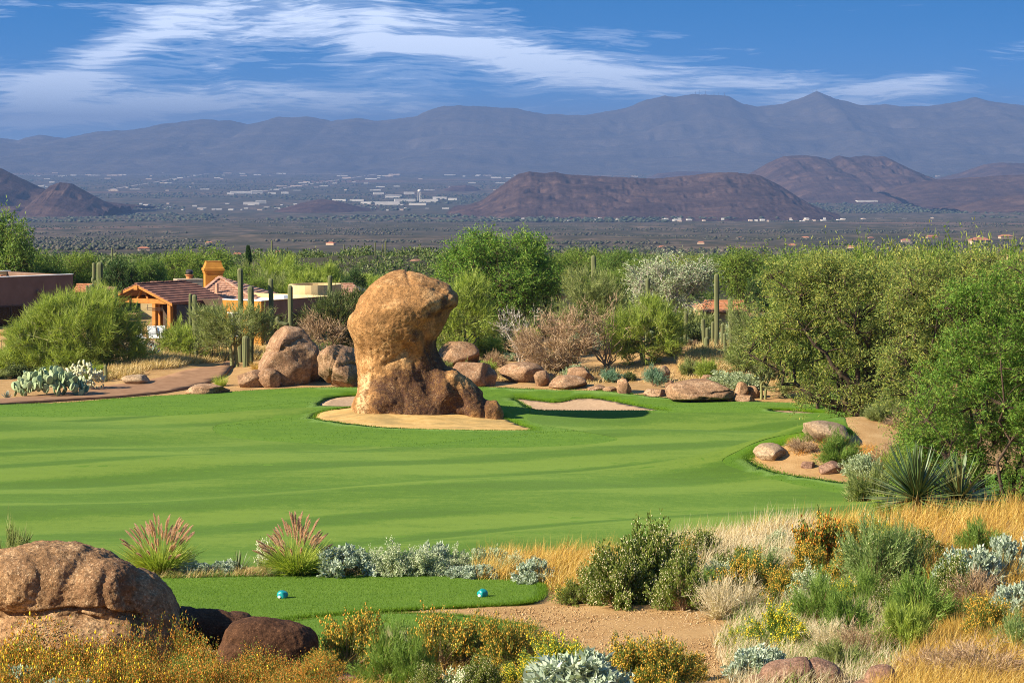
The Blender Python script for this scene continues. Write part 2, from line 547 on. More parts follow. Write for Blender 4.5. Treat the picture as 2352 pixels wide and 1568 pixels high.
def sheet(name, outer, holes, step, zfun, mat, lip=0.0, stepy=None):
    """a surface inside an outline (minus holes), draped on zfun(x, y), with a turned-down edge of height lip"""
    lo, hi = outer.min(0), outer.max(0)
    stepy = stepy or step
    gx, gy = np.meshgrid(np.arange(lo[0], hi[0], step), np.arange(lo[1], hi[1], stepy))
    gx = gx + _jr.uniform(-.2, .2, gx.shape) * step; gy = gy + _jr.uniform(-.2, .2, gy.shape) * stepy
    gx, gy = gx.ravel(), gy.ravel()
    ok = inside(gx, gy, outer)
    for h in holes: ok &= ~inside(gx, gy, h)
    gx, gy = gx[ok], gy[ok]
    mind = min(step, stepy) * 0.35
    ok = pdist(gx, gy, outer) > mind
    for h in holes: ok &= pdist(gx, gy, h) > mind
    gx, gy = gx[ok], gy[ok]
    V2 = [Vector(p) for p in outer]; E = [(i, (i + 1) % len(outer)) for i in range(len(outer))]
    for h in holes:
        b = len(V2); V2 += [Vector(p) for p in h]; E += [(b + i, b + (i + 1) % len(h)) for i in range(len(h))]
    V2 += [Vector(p) for p in zip(gx, gy)]
    vo, eo, fo, *_ = delaunay_2d_cdt(V2, E, [], 1, 1e-5)
    vo = np.array([tuple(v) for v in vo]); fo = np.array([f for f in fo if len(f) == 3])
    c = vo[fo].mean(1)
    keep = inside(c[:, 0], c[:, 1], outer)
    for h in holes: keep &= ~inside(c[:, 0], c[:, 1], h)
    fo = fo[keep]
    a, b, d = vo[fo[:, 0]], vo[fo[:, 1]], vo[fo[:, 2]]
    ar = (b[:, 0] - a[:, 0]) * (d[:, 1] - a[:, 1]) - (b[:, 1] - a[:, 1]) * (d[:, 0] - a[:, 0])
    fo[ar < 0] = fo[ar < 0][:, ::-1]
    z = zfun(vo[:, 0], vo[:, 1])
    V = np.concatenate([vo, z[:, None]], 1)
    if lip:
        e = np.concatenate([fo[:, [0, 1]], fo[:, [1, 2]], fo[:, [2, 0]]], 0)
        key = np.sort(e, 1); kk = key[:, 0].astype(np.int64) * 10000000 + key[:, 1]
        u_, idx, cnt = np.unique(kk, return_index=True, return_counts=True)
        be = e[idx[cnt == 1]]
        low = V.copy(); low[:, 2] -= lip; n = len(V)
        V = np.concatenate([V, low], 0)
        fo = np.concatenate([fo, np.stack([be[:, 0], be[:, 0] + n, be[:, 1]], 1), np.stack([be[:, 1], be[:, 0] + n, be[:, 1] + n], 1)], 0)
    used = np.unique(fo); rm = -np.ones(len(V), int); rm[used] = np.arange(len(used))
    me = mesh(name, V[used], rm[fo], True, mat)
    if lip:
        sm_ = np.ones(len(fo), bool); sm_[-2 * len(be):] = False
        me.polygons.foreach_set('use_smooth', sm_)
    return put(name, me)

# ------------------------------------------------------------------ ground materials
def turf_mat(name, dark, light, stripes=0.0, fine=26.0):
    m, N = new_mat(name)
    pos = N.n('ShaderNodeNewGeometry').outputs['Position']
    big = N.noise(pos, 0.16, 4, 0.55)
    mid = N.noise(pos, 1.1, 5, 0.6)
    fin = N.noise(pos, fine, 3, 0.7)
    f = N.math('ADD', N.math('MULTIPLY', big, 0.5), N.math('MULTIPLY', mid, 0.45))
    f = N.math('ADD', f, N.math('MULTIPLY', N.math('SUBTRACT', fin, 0.5), 0.9))
    if stripes:
        wv = N.n('ShaderNodeTexWave', wave_type='BANDS', bands_direction='Y', wave_profile='SIN')
        wv.inputs['Scale'].default_value = 0.040; wv.inputs['Distortion'].default_value = 3.6
        wv.inputs['Detail'].default_value = 1.0; wv.inputs['Detail Scale'].default_value = 0.55
        N.link(N.mapping(pos, rot=(0, 0, -0.57)), wv.inputs['Vector'])
        st = N.ramp(wv.outputs['Fac'], [(0.20, 0.0), (0.75, 1.0)])
        st = N.math('MULTIPLY_ADD', N.math('SUBTRACT', st, 0.5), N.ramp(N.noise(N.mapping(pos, rot=(0, 0, -0.57), scale=(.35, 1, 1)), 0.11, 3, .5), [(0.38, 0.1), (0.62, 1.0)]), 0.5)
        f = N.math('ADD', f, N.math('MULTIPLY', N.math('SUBTRACT', st, 0.5), stripes))
    f = N.math('ADD', f, N.math('MULTIPLY', N.math('SUBTRACT', N.noise(N.mapping(pos, scale=(.8, .35, 1)), fine * .28, 4, .75), .5), 0.7))
    f = N.math('ADD', f, N.math('MULTIPLY', N.math('SUBTRACT', N.noise(N.mapping(pos, rot=(0, 0, -.57), scale=(.22, 1.0, 1)), .75, 5, .7, .8), .5), 0.8))
    c = N.ramp(f, [(0.12, tuple(x * .75 for x in dark)), (0.40, dark), (0.70, light), (1.0, tuple(min(1, x * 1.15) for x in light))])
    d = N.n('ShaderNodeBsdfPrincipled')
    N.link(c, d.inputs['Base Color']); d.inputs['Roughness'].default_value = 0.9
    d.inputs['Specular IOR Level'].default_value = 0.05
    d.inputs['Sheen Weight'].default_value = 0.15; d.inputs['Sheen Tint'].default_value = (.6, 1, .3, 1)
    b = N.n('ShaderNodeBump'); b.inputs['Strength'].default_value = 0.35; b.inputs['Distance'].default_value = 0.05
    N.link(N.noise(pos, fine * 1.3, 3, 0.7), b.inputs['Height']); N.link(b.outputs[0], d.inputs['Normal'])
    o = N.n('ShaderNodeOutputMaterial'); N.link(d.outputs[0], o.inputs[0])
    return m
M_fair = turf_mat('mown_fairway', (0.047, 0.097, 0.002), (0.098, 0.144, 0.013), 0.72, 20)
M_rough = turf_mat('rough_turf', (0.048, 0.106, 0.001), (0.082, 0.146, 0.004), 0.0, 14)
M_tee = turf_mat('tee_turf', (0.050, 0.100, 0.002), (0.086, 0.140, 0.007), 0.0, 38)
M_sand = noise_mat('bunker_sand', (0.36, 0.235, 0.14), (0.46, 0.32, 0.20), 5, 0.95, 0.5, 9, spec=0.05)
M_apron = noise_mat('decomposed_granite_sand', (0.46, 0.285, 0.095), (0.60, 0.40, 0.16), 2.2, 0.95, 0.5, 12, c2=(0.36, 0.25, 0.10), spec=0.05)
M_path = noise_mat('path_concrete', (0.235, 0.130, 0.072), (0.30, 0.175, 0.100), 1.5, 0.9, 0.15, 30, spec=0.1)
def ground_mat():
    m, N = new_mat('desert_soil')
    pos = N.n('ShaderNodeNewGeometry').outputs['Position']
    sp = N.n('ShaderNodeSeparateXYZ'); N.link(pos, sp.inputs[0])
    n1 = N.noise(pos, 0.8, 6, 0.65); n2 = N.noise(pos, 16, 5, 0.75); n3 = N.noise(pos, 60, 2, 0.6)
    f = N.math('ADD', N.math('MULTIPLY', n1, 0.5), N.math('MULTIPLY', n2, 0.5))
    near = N.ramp(f, [(0.32, (0.27, 0.145, 0.055)), (0.5, (0.40, 0.245, 0.105)), (0.66, (0.52, 0.35, 0.17))])
    near = N.mix(N.ramp(n3, [(0.60, 0.0), (0.70, 0.7)]), near, (0.20, 0.11, 0.05))
    # open desert: scrub and soil mottled together
    p2 = N.mapping(pos, scale=(1, 0.35, 1))
    s1 = N.noise(p2, 0.02, 8, 0.7); s2 = N.noise(p2, 0.0013, 5, 0.6)
    far = N.ramp(s1, [(0.36, (0.032, 0.034, 0.020)), (0.50, (0.075, 0.062, 0.044)), (0.60, (0.13, 0.095, 0.068)), (0.72, (0.24, 0.17, 0.12))])
    p3 = N.mapping(pos, scale=(0.35, 1.0, 1))
    red = N.ramp(N.noise(p3, 0.0011, 4, 0.55), [(0.60, 0.0), (0.66, 1.0)])
    far = N.mix(N.math('MULTIPLY', red, 0.75), far, (0.21, 0.115, 0.085))
    far = N.mix(N.ramp(s2, [(0.35, 0.55), (0.6, 0.0)]), far, (0.035, 0.042, 0.022))
    w = N.math('DIVIDE', N.math('SUBTRACT', sp.outputs[1], 225.0), 60.0, clamp=True)
    c = N.mix(w, near, far)
    d = N.n('ShaderNodeBsdfPrincipled'); d.inputs['Roughness'].default_value = 0.95; d.inputs['Specular IOR Level'].default_value = 0.05
    N.link(c, d.inputs['Base Color'])
    b = N.n('ShaderNodeBump'); b.inputs['Strength'].default_value = 0.7; b.inputs['Distance'].default_value = 0.04
    N.link(n2, b.inputs['Height']); N.link(b.outputs[0], d.inputs['Normal'])
    o = N.n('ShaderNodeOutputMaterial'); N.link(d.outputs[0], o.inputs[0])
    return m
M_ground = ground_mat()

# ------------------------------------------------------------------ outlines of turf, sand and path
O_GREEN = wpoly([(-260, 945), (0, 931), (150, 926), (300, 914), (450, 906), (560, 899), (700, 892), (830, 891), (1000, 893), (1110, 890), (1250, 896), (1400, 900),
                 (1500, 912), (1640, 922), (1800, 926), (1930, 934), (2100, 960), (2080, 1000)], 6, 0.03, True)
gr = list(map(tuple, O_GREEN[:-14]))
_mp = np.concatenate([[(24, 124.5), (20, 125), (17.3, 126)], ground([1990, 1880, 1790, 1745, 1718, 1722, 1745, 1790, 1850, 1900, 1960], [1113, 1102, 1088, 1073, 1056, 1048, 1036, 1024, 1012, 1004, 996])])
_mp = [tuple(p) for p in catmull(_mp, 5, False)]
O_GREEN = np.array(gr + [(25.0, 172), (26, 160), (20.5, 154), (17.5, 152)] + _mp[::-1] + [(24, 112), (20, 100), (14, 88), (8, 80), (0, 76), (-10, 76), (-22, 82), (-30, 100), (-36, 130), (-40, 165)])
O_BUNK = wpoly([(1183, 915), (1230, 918), (1282, 923), (1325, 914), (1380, 915), (1440, 926), (1490, 936), (1524, 943), (1400, 944), (1290, 944), (1228, 942), (1206, 930)], 6, 0.03)
O_BUNK2 = wpoly([(734, 927), (758, 914), (820, 908), (880, 908), (880, 932), (815, 934), (742, 933)], 6, 0.03)
O_BUNK3 = wpoly([(1768, 941), (1800, 941), (1850, 944), (1893, 949), (1850, 950), (1800, 948)], 6, 0.02)
O_APRON = wpoly([(722, 957), (742, 945), (800, 936), (900, 930), (1040, 932), (1130, 950), (1180, 970), (1222, 988), (1130, 990), (1050, 989), (900, 984), (780, 972), (730, 964)], 7, 0.05)
O_FAIR = wpoly([(-200, 968), (120, 960), (300, 957), (430, 955), (560, 946), (690, 938), (722, 942), (690, 952), (600, 964), (510, 974), (490, 990), (540, 1008), (700, 1020), (900, 1028),
                (1150, 1030), (1330, 1024), (1420, 1010), (1330, 992), (1235, 975), (1215, 960), (1300, 951), (1500, 950), (1700, 950), (1850, 957), (1880, 985), (1760, 1010), (1690, 1040),
                (1660, 1062), (1700, 1082), (1850, 1120), (2020, 1150), (2250, 1180)], 6, 0.02)
O_FAIR = np.array(list(map(tuple, O_FAIR[:-11])) + [(18, 104), (14, 92), (6, 82), (-6, 80), (-18, 86), (-26, 104), (-32, 140)])
O_TEE = wpoly([(-80, 1352), (150, 1342), (390, 1331), (600, 1328), (800, 1325), (1000, 1322), (1130, 1328), (1225, 1341), (1248, 1358), (1236, 1378), (1190, 1390), (1000, 1400), (850, 1409), (690, 1421), (560, 1445), (300, 1455), (-80, 1460)], 6, 0.006)
O_TEE2 = wpoly([(560, 1450), (690, 1426), (850, 1413), (1000, 1413), (1120, 1424), (1222, 1446), (1190, 1470), (1080, 1500), (900, 1530), (700, 1545), (540, 1535)], 6, 0.006)
O_PATH = wpoly([(-120, 938), (0, 931), (150, 921), (300, 911), (420, 896), (503, 872), (530, 848), (545, 835), (520, 833), (500, 844), (440, 850), (350, 874), (240, 890), (120, 907), (0, 919), (-120, 925)], 5)

def sink(x, y):
    """the base ground keeps below the sheets that cover it"""
    s = np.zeros(len(x))
    for poly, ramp_, dep, off in ((O_GREEN, 2.0, 0.9, 2.4), (O_TEE, .5, .2, .75), (O_TEE2, .5, .2, .75)):
        lo, hi = poly.min(0) - 1, poly.max(0) + 1
        k = (x > lo[0]) & (x < hi[0]) & (y > lo[1]) & (y < hi[1])
        if not k.any(): continue
        xi, yi = x[k], y[k]
        ins = inside(xi, yi, poly)
        d = pdist(xi, yi, poly)
        s[k] = np.maximum(s[k], np.where(ins, np.clip((d - off) / ramp_, 0, 1) * dep, 0))
    return s
rows = [-30.0]
while rows[-1] < 60000:
    y = rows[-1]
    rows.append(y + max(0.55 if 30 < y < 64 else 0.9, 0.0125 * y))
rows = np.array(rows); NC = 220
sgrid = np.linspace(-1, 1, NC); sgrid = np.sign(sgrid) * (0.55 * np.abs(sgrid) + 0.45 * np.abs(sgrid) ** 3)
gy, gs = np.meshgrid(rows, sgrid, indexing='ij')
gx = gs * (np.abs(gy) * 0.55 + 22)
fx, fy = gx.ravel(), gy.ravel()
gz = H(fx, fy)
gz -= sink(fx, fy)
gz += np.where((fy > 190) & (fy < 1200), 0.12 * fbm(np.stack([fx * .25, fy * .25, fx * 0], 1), 3), 0) + np.where(fy < 70, 0.03 * fbm(np.stack([fx * .9, fy * .9, fx * 0], 1), 3), 0)
gz += np.where(fy > 1200, fbm(np.stack([fx / 900, fy / 900, fx * 0], 1), 4) * 9 * np.clip((fy - 1200) / 2000, 0, 1) * np.clip((14000 - fy) / 6000, 0, 1), 0)
nr = len(rows); i = np.arange(nr - 1)[:, None] * NC + np.arange(NC - 1)[None]
F = np.stack([i, i + 1, i + NC + 1, i + NC], -1).reshape(-1, 4)
kind(put('ground', mesh('ground', np.stack([fx, fy, gz], 1), F, True, M_ground)), 'structure', 'sandy desert ground running down to the wide valley floor')

def dig(poly, depth, ramp_):
    def f(x, y):
        d = pdist(x, y, poly) * np.where(inside(x, y, poly), 1, 0)
        return H(x, y) - 0.04 - depth * np.clip(d / ramp_, 0, 1) ** 0.8
    return f
kind(sheet('rough_grass', O_GREEN, [O_BUNK, O_BUNK2, O_BUNK3, O_APRON], 0.9, lambda x, y: H(x, y) + 0.05, M_rough, 0.2, 1.3), 'structure', 'vivid green rough grass edging the fairway')
kind(sheet('fairway', O_FAIR, [], 0.9, lambda x, y: H(x, y) + 0.059, M_fair, 0.0, 1.2), 'structure', 'closely mown fairway with pale and dark mowing bands')
kind(sheet('sand_apron', O_APRON, [], 0.5, lambda x, y: H(x, y) + 0.03 * np.sin(x * 1.7) * np.sin(y * .9), M_apron, 0.2), 'structure', 'golden sand apron around the foot of the monument rock')
kind(sheet('sand_bunker', O_BUNK, [], 0.5, dig(O_BUNK, 0.10, 2.0), M_sand, 0.2), 'structure', 'wide raked sand bunker beyond the monument rock')
kind(sheet('sand_bunker', O_BUNK2, [], 0.5, dig(O_BUNK2, 0.12, 1.5), M_sand, 0.2), 'structure', 'small sand bunker half hidden behind the monument rock')
kind(sheet('sand_bunker', O_BUNK3, [], 0.5, dig(O_BUNK3, 0.15, 1.0), M_sand, 0.2), 'structure', 'thin sliver of a sand bunker beside the mesquite')
kind(sheet('tee', O_TEE, [], 0.3, lambda x, y: H(x, y) + 0.045, M_tee, 0.12), 'structure', 'flat mown tee between the boulder and the desert shrubs')
kind(sheet('lower_tee', O_TEE2, [], 0.3, lambda x, y: H(x, y) + 0.03, M_tee, 0.10), 'structure', 'lower strip of tee turf beside the gravel strip')
kind(sheet('path', O_PATH, [], 0.8, lambda x, y: H(x, y) + 0.13, M_path, 0.2), 'structure', 'brown concrete cart path curving up past the boulders')
print('terrain', round(time.time() - T0, 1))

# ------------------------------------------------------------------ mountains, hills
def hill_mat(name, c0, c1, c2, sc):
    m, N = new_mat(name)
    pos = N.n('ShaderNodeNewGeometry').outputs['Position']
    n = N.noise(pos, sc, 8, 0.68); n2 = N.noise(pos, sc * 6, 5, 0.7)
    f = N.math('ADD', N.math('MULTIPLY', n, .6), N.math('MULTIPLY', n2, .4))
    c = N.ramp(f, [(0.36, c0), (0.5, c1), (0.64, c2)])
    d = N.n('ShaderNodeBsdfPrincipled'); d.inputs['Roughness'].default_value = 1.0; d.inputs['Specular IOR Level'].default_value = 0.0
    N.link(c, d.inputs['Base Color'])
    b = N.n('ShaderNodeBump'); b.inputs['Strength'].default_value = 0.3; b.inputs['Distance'].default_value = 0.12 / sc
    N.link(n2, b.inputs['Height']); N.link(b.outputs[0], d.inputs['Normal'])
    o = N.n('ShaderNodeOutputMaterial'); N.link(d.outputs[0], o.inputs[0])
    return m
M_mtn = hill_mat('far_mountain_rock', (0.04, 0.036, 0.034), (0.07, 0.060, 0.05), (0.12, 0.097, 0.076), 0.0012)
M_hill = hill_mat('dark_hill_scrub', (0.030, 0.020, 0.020), (0.062, 0.040, 0.036), (0.12, 0.074, 0.056), 0.006)
def hill(name, pts, D, depth, base_v, mat, label, rough=0.22, nx=220, ny=60, extend=0.06, nscale=1.0, power=1.0, seed=0):
    """a ridge whose skyline follows pts (photo u, v) at distance D, running down to the valley on both sides"""
    pts = np.array(pts, float)
    x = (pts[:, 0] - CU) / FPX * D; z = CAMZ + (HOR - pts[:, 1]) / FPX * D
    zb = CAMZ + (HOR - base_v) / FPX * D
    zg = float(np.interp(D, _py, _pz)); zb = min(zb, zg) - 6
    xs = np.linspace(x[0], x[-1], nx); zs = np.interp(xs, x, z)
    hmax = max(zs.max() - zb, 1)
    ts = np.linspace(-1, 1, ny)
    X, T = np.meshgrid(xs, ts, indexing='ij')
    q = np.stack([X.ravel() / (depth * .16 * nscale), T.ravel() * 6.0 / nscale, np.full(X.size, seed * 3.7)], 1)
    rn = ridged(q, 5, 0.52).reshape(X.shape)
    sp = np.stack([X.ravel() / (depth * .5), T.ravel() * 2, np.full(X.size, seed * 1.1 + 9)], 1)
    wob = fbm(sp, 2).reshape(X.shape)
    prof = (1 - np.abs(T)) ** power
    Z = zb + (zs[:, None] - zb) * prof
    amp = rough * hmax * (np.abs(T) ** .6) * (1 - np.abs(T)) * 2.0
    Z = Z + np.minimum(amp * (rn - 0.9), amp * 0.12)
    Z += hmax * .010 * fbm(np.stack([X.ravel() / (hmax * .12), T.ravel() * 30, X.ravel() * 0 + seed], 1), 3).reshape(X.shape)
    Y = D + T * depth + wob * depth * .12 * (np.abs(T))
    V = np.stack([X, Y, Z], -1).reshape(-1, 3)
    i = np.arange(nx - 1)[:, None] * ny + np.arange(ny - 1)[None]
    F = np.stack([i, i + ny, i + ny + 1, i + 1], -1).reshape(-1, 4)
    return kind(put(name, mesh(name, V, F, True, mat)), 'structure', label)
RIDGE = [(-500, 330), (-250, 322), (-100, 326), (0, 317), (40, 323), (95, 310), (150, 318), (240, 300), (300, 299), (380, 285), (470, 273), (500, 277), (530, 276), (575, 285), (640, 268), (670, 270), (710, 267), (760, 278), (820, 269), (880, 277),
         (960, 266), (985, 253), (1030, 240), (1060, 237), (1110, 240), (1180, 248), (1250, 262), (1340, 263), (1400, 255), (1430, 250), (1480, 230), (1525, 219), (1548, 223), (1590, 213), (1630, 214), (1668, 217), (1700, 235), (1740, 243), (1800, 238),
         (1850, 220), (1873, 209), (1910, 225), (1980, 241), (2030, 237), (2070, 244), (2130, 243), (2200, 233), (2230, 223), (2270, 233), (2352, 243), (2450, 236), (2600, 262), (2900, 300)]
hill('mountain', RIDGE, 31000, 8500, 390, M_mtn, 'long hazy blue mountain range along the horizon', 0.24, 560, 90, nscale=0.8, power=1.25, seed=1)
hill('hill', [(1030, 484), (1060, 478), (1110, 458), (1160, 420), (1190, 399), (1215, 393), (1250, 397), (1275, 394), (1300, 400), (1400, 405), (1500, 410), (1600, 401), (1640, 396), (1690, 395), (1740, 401), (1790, 425), (1835, 458), (1880, 481), (1900, 486)],
     9800, 1500, 484, M_hill, 'dark flat-topped hill rising from the middle of the valley', 0.26, 320, 70, nscale=0.42, power=0.85, seed=2)
hill('hill', [(1690, 428), (1730, 400), (1765, 374), (1800, 358), (1850, 356), (1880, 360), (1905, 366), (1925, 357), (1950, 362), (1990, 355), (2030, 359), (2070, 380), (2120, 405), (2170, 425)],
     14500, 2400, 440, M_hill, 'twin-peaked brown hill standing behind the flat-topped one', 0.40, 220, 70, nscale=0.55, seed=3)
hill('hill', [(2030, 440), (2075, 425), (2130, 414), (2210, 408), (2300, 402), (2400, 398), (2600, 430), (2800, 450)], 12300, 1300, 446, M_hill, 'low dark ridge below the twin-peaked hill', 0.22, 160, 50, nscale=.8, seed=4)
hill('hill', [(2170, 412), (2220, 392), (2260, 377), (2300, 372), (2352, 374), (2450, 380), (2600, 410)], 17000, 1800, 412, M_hill, 'hazy brown hill beyond the low dark ridge', 0.22, 120, 50, seed=5)
hill('hill', [(-700, 380), (-300, 350), (-120, 350), (0, 384), (45, 407), (90, 432), (150, 446), (200, 460), (258, 474)], 9500, 1300, 476, M_hill, 'large dark hill sloping down into the valley', 0.2, 200, 60, nscale=.7, seed=6)
hill('hill', [(95, 446), (118, 425), (140, 417), (165, 420), (195, 437), (240, 462), (262, 474)], 9000, 600, 478, M_hill, 'small dark knoll at the foot of the large hill', 0.2, 120, 40, seed=7)
hill('hill', [(640, 480), (690, 466), (735, 456), (770, 460), (830, 476), (860, 482)], 10600, 700, 484, M_hill, 'low reddish rise near the white warehouses', 0.2, 100, 40, seed=8)
hill('hill', [(1000, 446), (1035, 428), (1070, 423), (1095, 430), (1120, 446)], 15500, 900, 446, M_hill, 'faint rounded hill behind the warehouse district', 0.15, 80, 36, seed=9)
hill('hill', [(1480, 412), (1510, 398), (1560, 393), (1620, 394), (1680, 400), (1720, 412)], 20000, 1300, 416, M_hill, 'faint low hill seen over the flat-topped hill', 0.15, 80, 36, seed=10)
hill('hill', [(2190, 478), (2250, 460), (2330, 446), (2420, 440), (2600, 470)], 10200, 800, 482, M_hill, 'bare reddish slope at the edge of the valley', 0.2, 100, 40, seed=11)
print('hills', round(time.time() - T0, 1))

# ------------------------------------------------------------------ scrub over the open valley (uncountable)
M_scrub = leaf_mat('valley_scrub', [(.022, .026, .014), (.036, .042, .020), (.055, .055, .034), (.085, .068, .050)], 0.1)
M_scrub2 = leaf_mat('hillside_scrub', [(.05, .085, .018), (.075, .12, .028), (.10, .13, .035), (.12, .12, .05)], 0.25)
M_citytree = leaf_mat('city_trees', [(.018, .026, .014), (.03, .04, .02), (.045, .05, .03)], 0.0)
rng = np.random.RandomState(11)
def scatter(n, d0, d1, power=1.0, umax=1.25):
    t = rng.uniform(0, 1, n) ** power
    D = np.exp(np.log(d0) + t * (np.log(d1) - np.log(d0)))
    x = rng.uniform(-umax, umax, n) * D * 0.19
    return x, D
def scrub(name, n, d0, d1, h0, h1, mat, label, clump=0.0, squash=.75, power=1.0):
    x, D = scatter(n * 3 if clump else n, d0, d1, power)
    if clump:
        q = np.stack([x / clump, D / clump * .5, x * 0], 1)
        k = fbm(q, 3) > 0.02
        x, D = x[k][:n], D[k][:n]
    h = rng.uniform(h0, h1, len(x)) * rng.uniform(.6, 1.1, len(x))
    base = np.array([(1, 0, .35), (.3, .95, .4), (-.8, .6, .3), (-.8, -.6, .42), (.3, -.95, .33), (0, 0, 1.0), (0, 0, -.15)], float)
    f = [(0, 1, 5), (1, 2, 5), (2, 3, 5), (3, 4, 5), (4, 0, 5), (1, 0, 6), (2, 1, 6), (3, 2, 6), (4, 3, 6), (0, 4, 6)]
    z = H(x, D)
    V = base[None] * rng.uniform(.65, 1.35, (len(x), 7, 1)) * np.stack([h / squash * .7, h / squash * .7, h], 1)[:, None, :]
    V = (V + np.stack([x, D, z], 1)[:, None]).reshape(-1, 3)
    F = (np.arange(len(x))[:, None, None] * 7 + np.array(f)[None]).reshape(-1, 3)
    return kind(put(name, mesh(name, V, F, False, mat)), 'stuff', label)
def leafy_scrub(name, n, d0, d1, h0, h1, nl, mat, label, clump):
    x, D = scatter(n * 3, d0, d1)
    k = fbm(np.stack([x / clump, D / clump * .5, x * 0], 1), 3) > -.12
    x, D = x[k][:n], D[k][:n]; h = rng.uniform(h0, h1, len(x))
    c = np.repeat(np.stack([x, D, H(x, D) + h * .45], 1), nl, 0); hh = np.repeat(h, nl)[:, None]
    d = unit(rng.normal(size=c.shape)); p = c + d * hh * [.7, .7, .5] * rng.uniform(.35, 1.0, (len(c), 1))
    V, F = diamonds(rng, p, d * .5 + rng.normal(size=c.shape) * .6 + [0, 0, .4], hh[:, 0] * rng.uniform(.16, .32, len(c)), hh[:, 0] * .11)
    return kind(put(name, mesh(name, V, F, False, mat)), 'stuff', label)
leafy_scrub('desert_scrub', 2600, 258, 560, .9, 2.1, 80, M_scrub2, 'green desert scrub on the slope just below the houses', 40)
leafy_scrub('desert_scrub', 5200, 540, 1500, 1.3, 2.8, 34, M_scrub2, 'green desert scrub running down the slope', 90)
scrub('desert_scrub', 24000, 1200, 8500, 1.2, 3.6, M_scrub, 'dark scrub speckling the valley floor', 420)
scrub('suburb_trees', 13000, 7500, 24000, 3, 8, M_citytree, 'dark trees among the far city blocks', 900, .5)

# ------------------------------------------------------------------ the far city
M_white = flat_mat('pale_warehouse_wall', (0.55, 0.51, 0.47), .8, .1, vscale=.02)
M_tanw = flat_mat('tan_warehouse_wall', (0.52, 0.40, 0.32), .8, .1, vscale=.02)
M_glassf = flat_mat('far_window_band', (0.06, 0.075, 0.09), .3, .5)
def box_me(name, mat):
    return MB().box(-.5, .5, -.5, .5, 0, 1).me(name, mat)
me_bw, me_bt, me_band = box_me('building_white', M_white), box_me('building_tan', M_tanw), box_me('window_band', M_glassf)
def bld(u, v, wpx, hpx, D=None, tan=False, label=None, group=None, band=False):
    if D is None:
        D = 16500 * 0.0155 * FPX / max(v - HOR, 25) * 0.945 / 1.0
        a, b = ray(u, v); D = float(np.clip((CAMZ + 231) / -b, 2000, 30000))
    w, h = wpx * .8 / pxm(D), hpx * .7 / pxm(D)
    z = Hs(XU(u, D), D)
    o = tag(put('building', me_bt if tan else me_bw, None, (XU(u, D), D, z - 2), (0, 0, random.uniform(-.12, .12)), (w, min(max(w * .5, 30), 120), h + 2)), label, 'building', group)
    if band:
        for k in range(band):
            zz = (k + .55) / (band + .3)
            put('window_band', me_band, o, (0, -.01, zz), (0, 0, 0), (.94, 1.0, .28 / band))
    return o
random.seed(5)
WH = 'white warehouses and offices of the far city'
for (u, v, w, h, b) in ((555, 446, 62, 9, 2), (590, 445, 34, 10, 2), (530, 447, 20, 6, 0), (625, 446, 22, 6, 0), (578, 470, 46, 8, 0), (600, 468, 30, 11, 2), (240, 484, 40, 8, 0), (170, 481, 46, 6, 0),
                        (655, 445, 20, 6, 0), (890, 470, 70, 9, 0), (930, 463, 60, 8, 0), (850, 468, 50, 6, 0), (985, 464, 55, 9, 0), (905, 455, 46, 10, 2), (1010, 458, 40, 8, 0), (820, 463, 40, 7, 0), (780, 462, 40, 6, 0),
                        (960, 471, 50, 6, 0), (1040, 460, 26, 7, 0), (870, 447, 30, 7, 0), (940, 446, 30, 7, 0)):
    bld(u, v, w, h, None, False, 'white block of the warehouse district on the valley floor', WH, b)
for (u, v, w, h) in ((2085, 462, 120, 8), (1990, 466, 60, 8), (1930, 464, 70, 7), (1880, 456, 50, 6), (1960, 459, 50, 5), (2150, 456, 60, 6), (2040, 458, 60, 5), (2200, 461, 50, 4), (2260, 458, 50, 5)):
    bld(u, v, w, h, None, False, 'long white industrial shed beside the flat-topped hill', 'industrial sheds beside the flat-topped hill')
for k in range(70):
    u = random.uniform(380, 1120) if k < 46 else random.uniform(0, 400)
    bld(u, random.uniform(468, 486), random.uniform(5, 20), random.uniform(1.6, 4.0), None, random.random() < .25, 'small pale house at the near edge of the valley city', 'small pale buildings of the near suburbs')
for k in range(46):
    bld(random.uniform(1100, 2250), random.uniform(484, 497), random.uniform(5, 14), random.uniform(1.8, 4), 8200 + random.uniform(-400, 300), random.random() < .3, 'small pale house below the flat-topped hill', 'houses below the flat-topped hill')
for k in range(230):
    u = random.uniform(0, 1500) if k < 170 else random.uniform(1880, 2352)
    bld(u, random.choice((388, 392, 398, 404, 411, 420, 430, 437)) + random.uniform(-2, 2), random.uniform(5, 36), random.uniform(1.4, 3.4), None, random.random() < .35, 'faint pale building in the hazy far city', 'faint buildings of the hazy far city')
# pale roads across the valley floor
M_road = flat_mat('far_road', (0.30, 0.25, 0.22), .9, .1, vscale=.002)
for (u0, v0, u1, v1, w_) in ((-100, 402, 1500, 398, 45), (100, 425, 1150, 418, 30), (1880, 436, 2450, 428, 40), (600, 440, 900, 395, 30), (250, 436, 520, 392, 26)):
    a_, b_ = (Vector((*ground(u, v)[0], 0)) if False else P(u, v, (CAMZ + 231) / -float(ray(u, v)[1])) for u, v in ((u0, v0), (u1, v1)))
    kind(put('road', MB().bar(a_ + Vector((0, 0, -2)), b_ + Vector((0, 0, -2)), w_, 6).me('road', M_road)), 'structure', 'pale straight road across the valley floor')
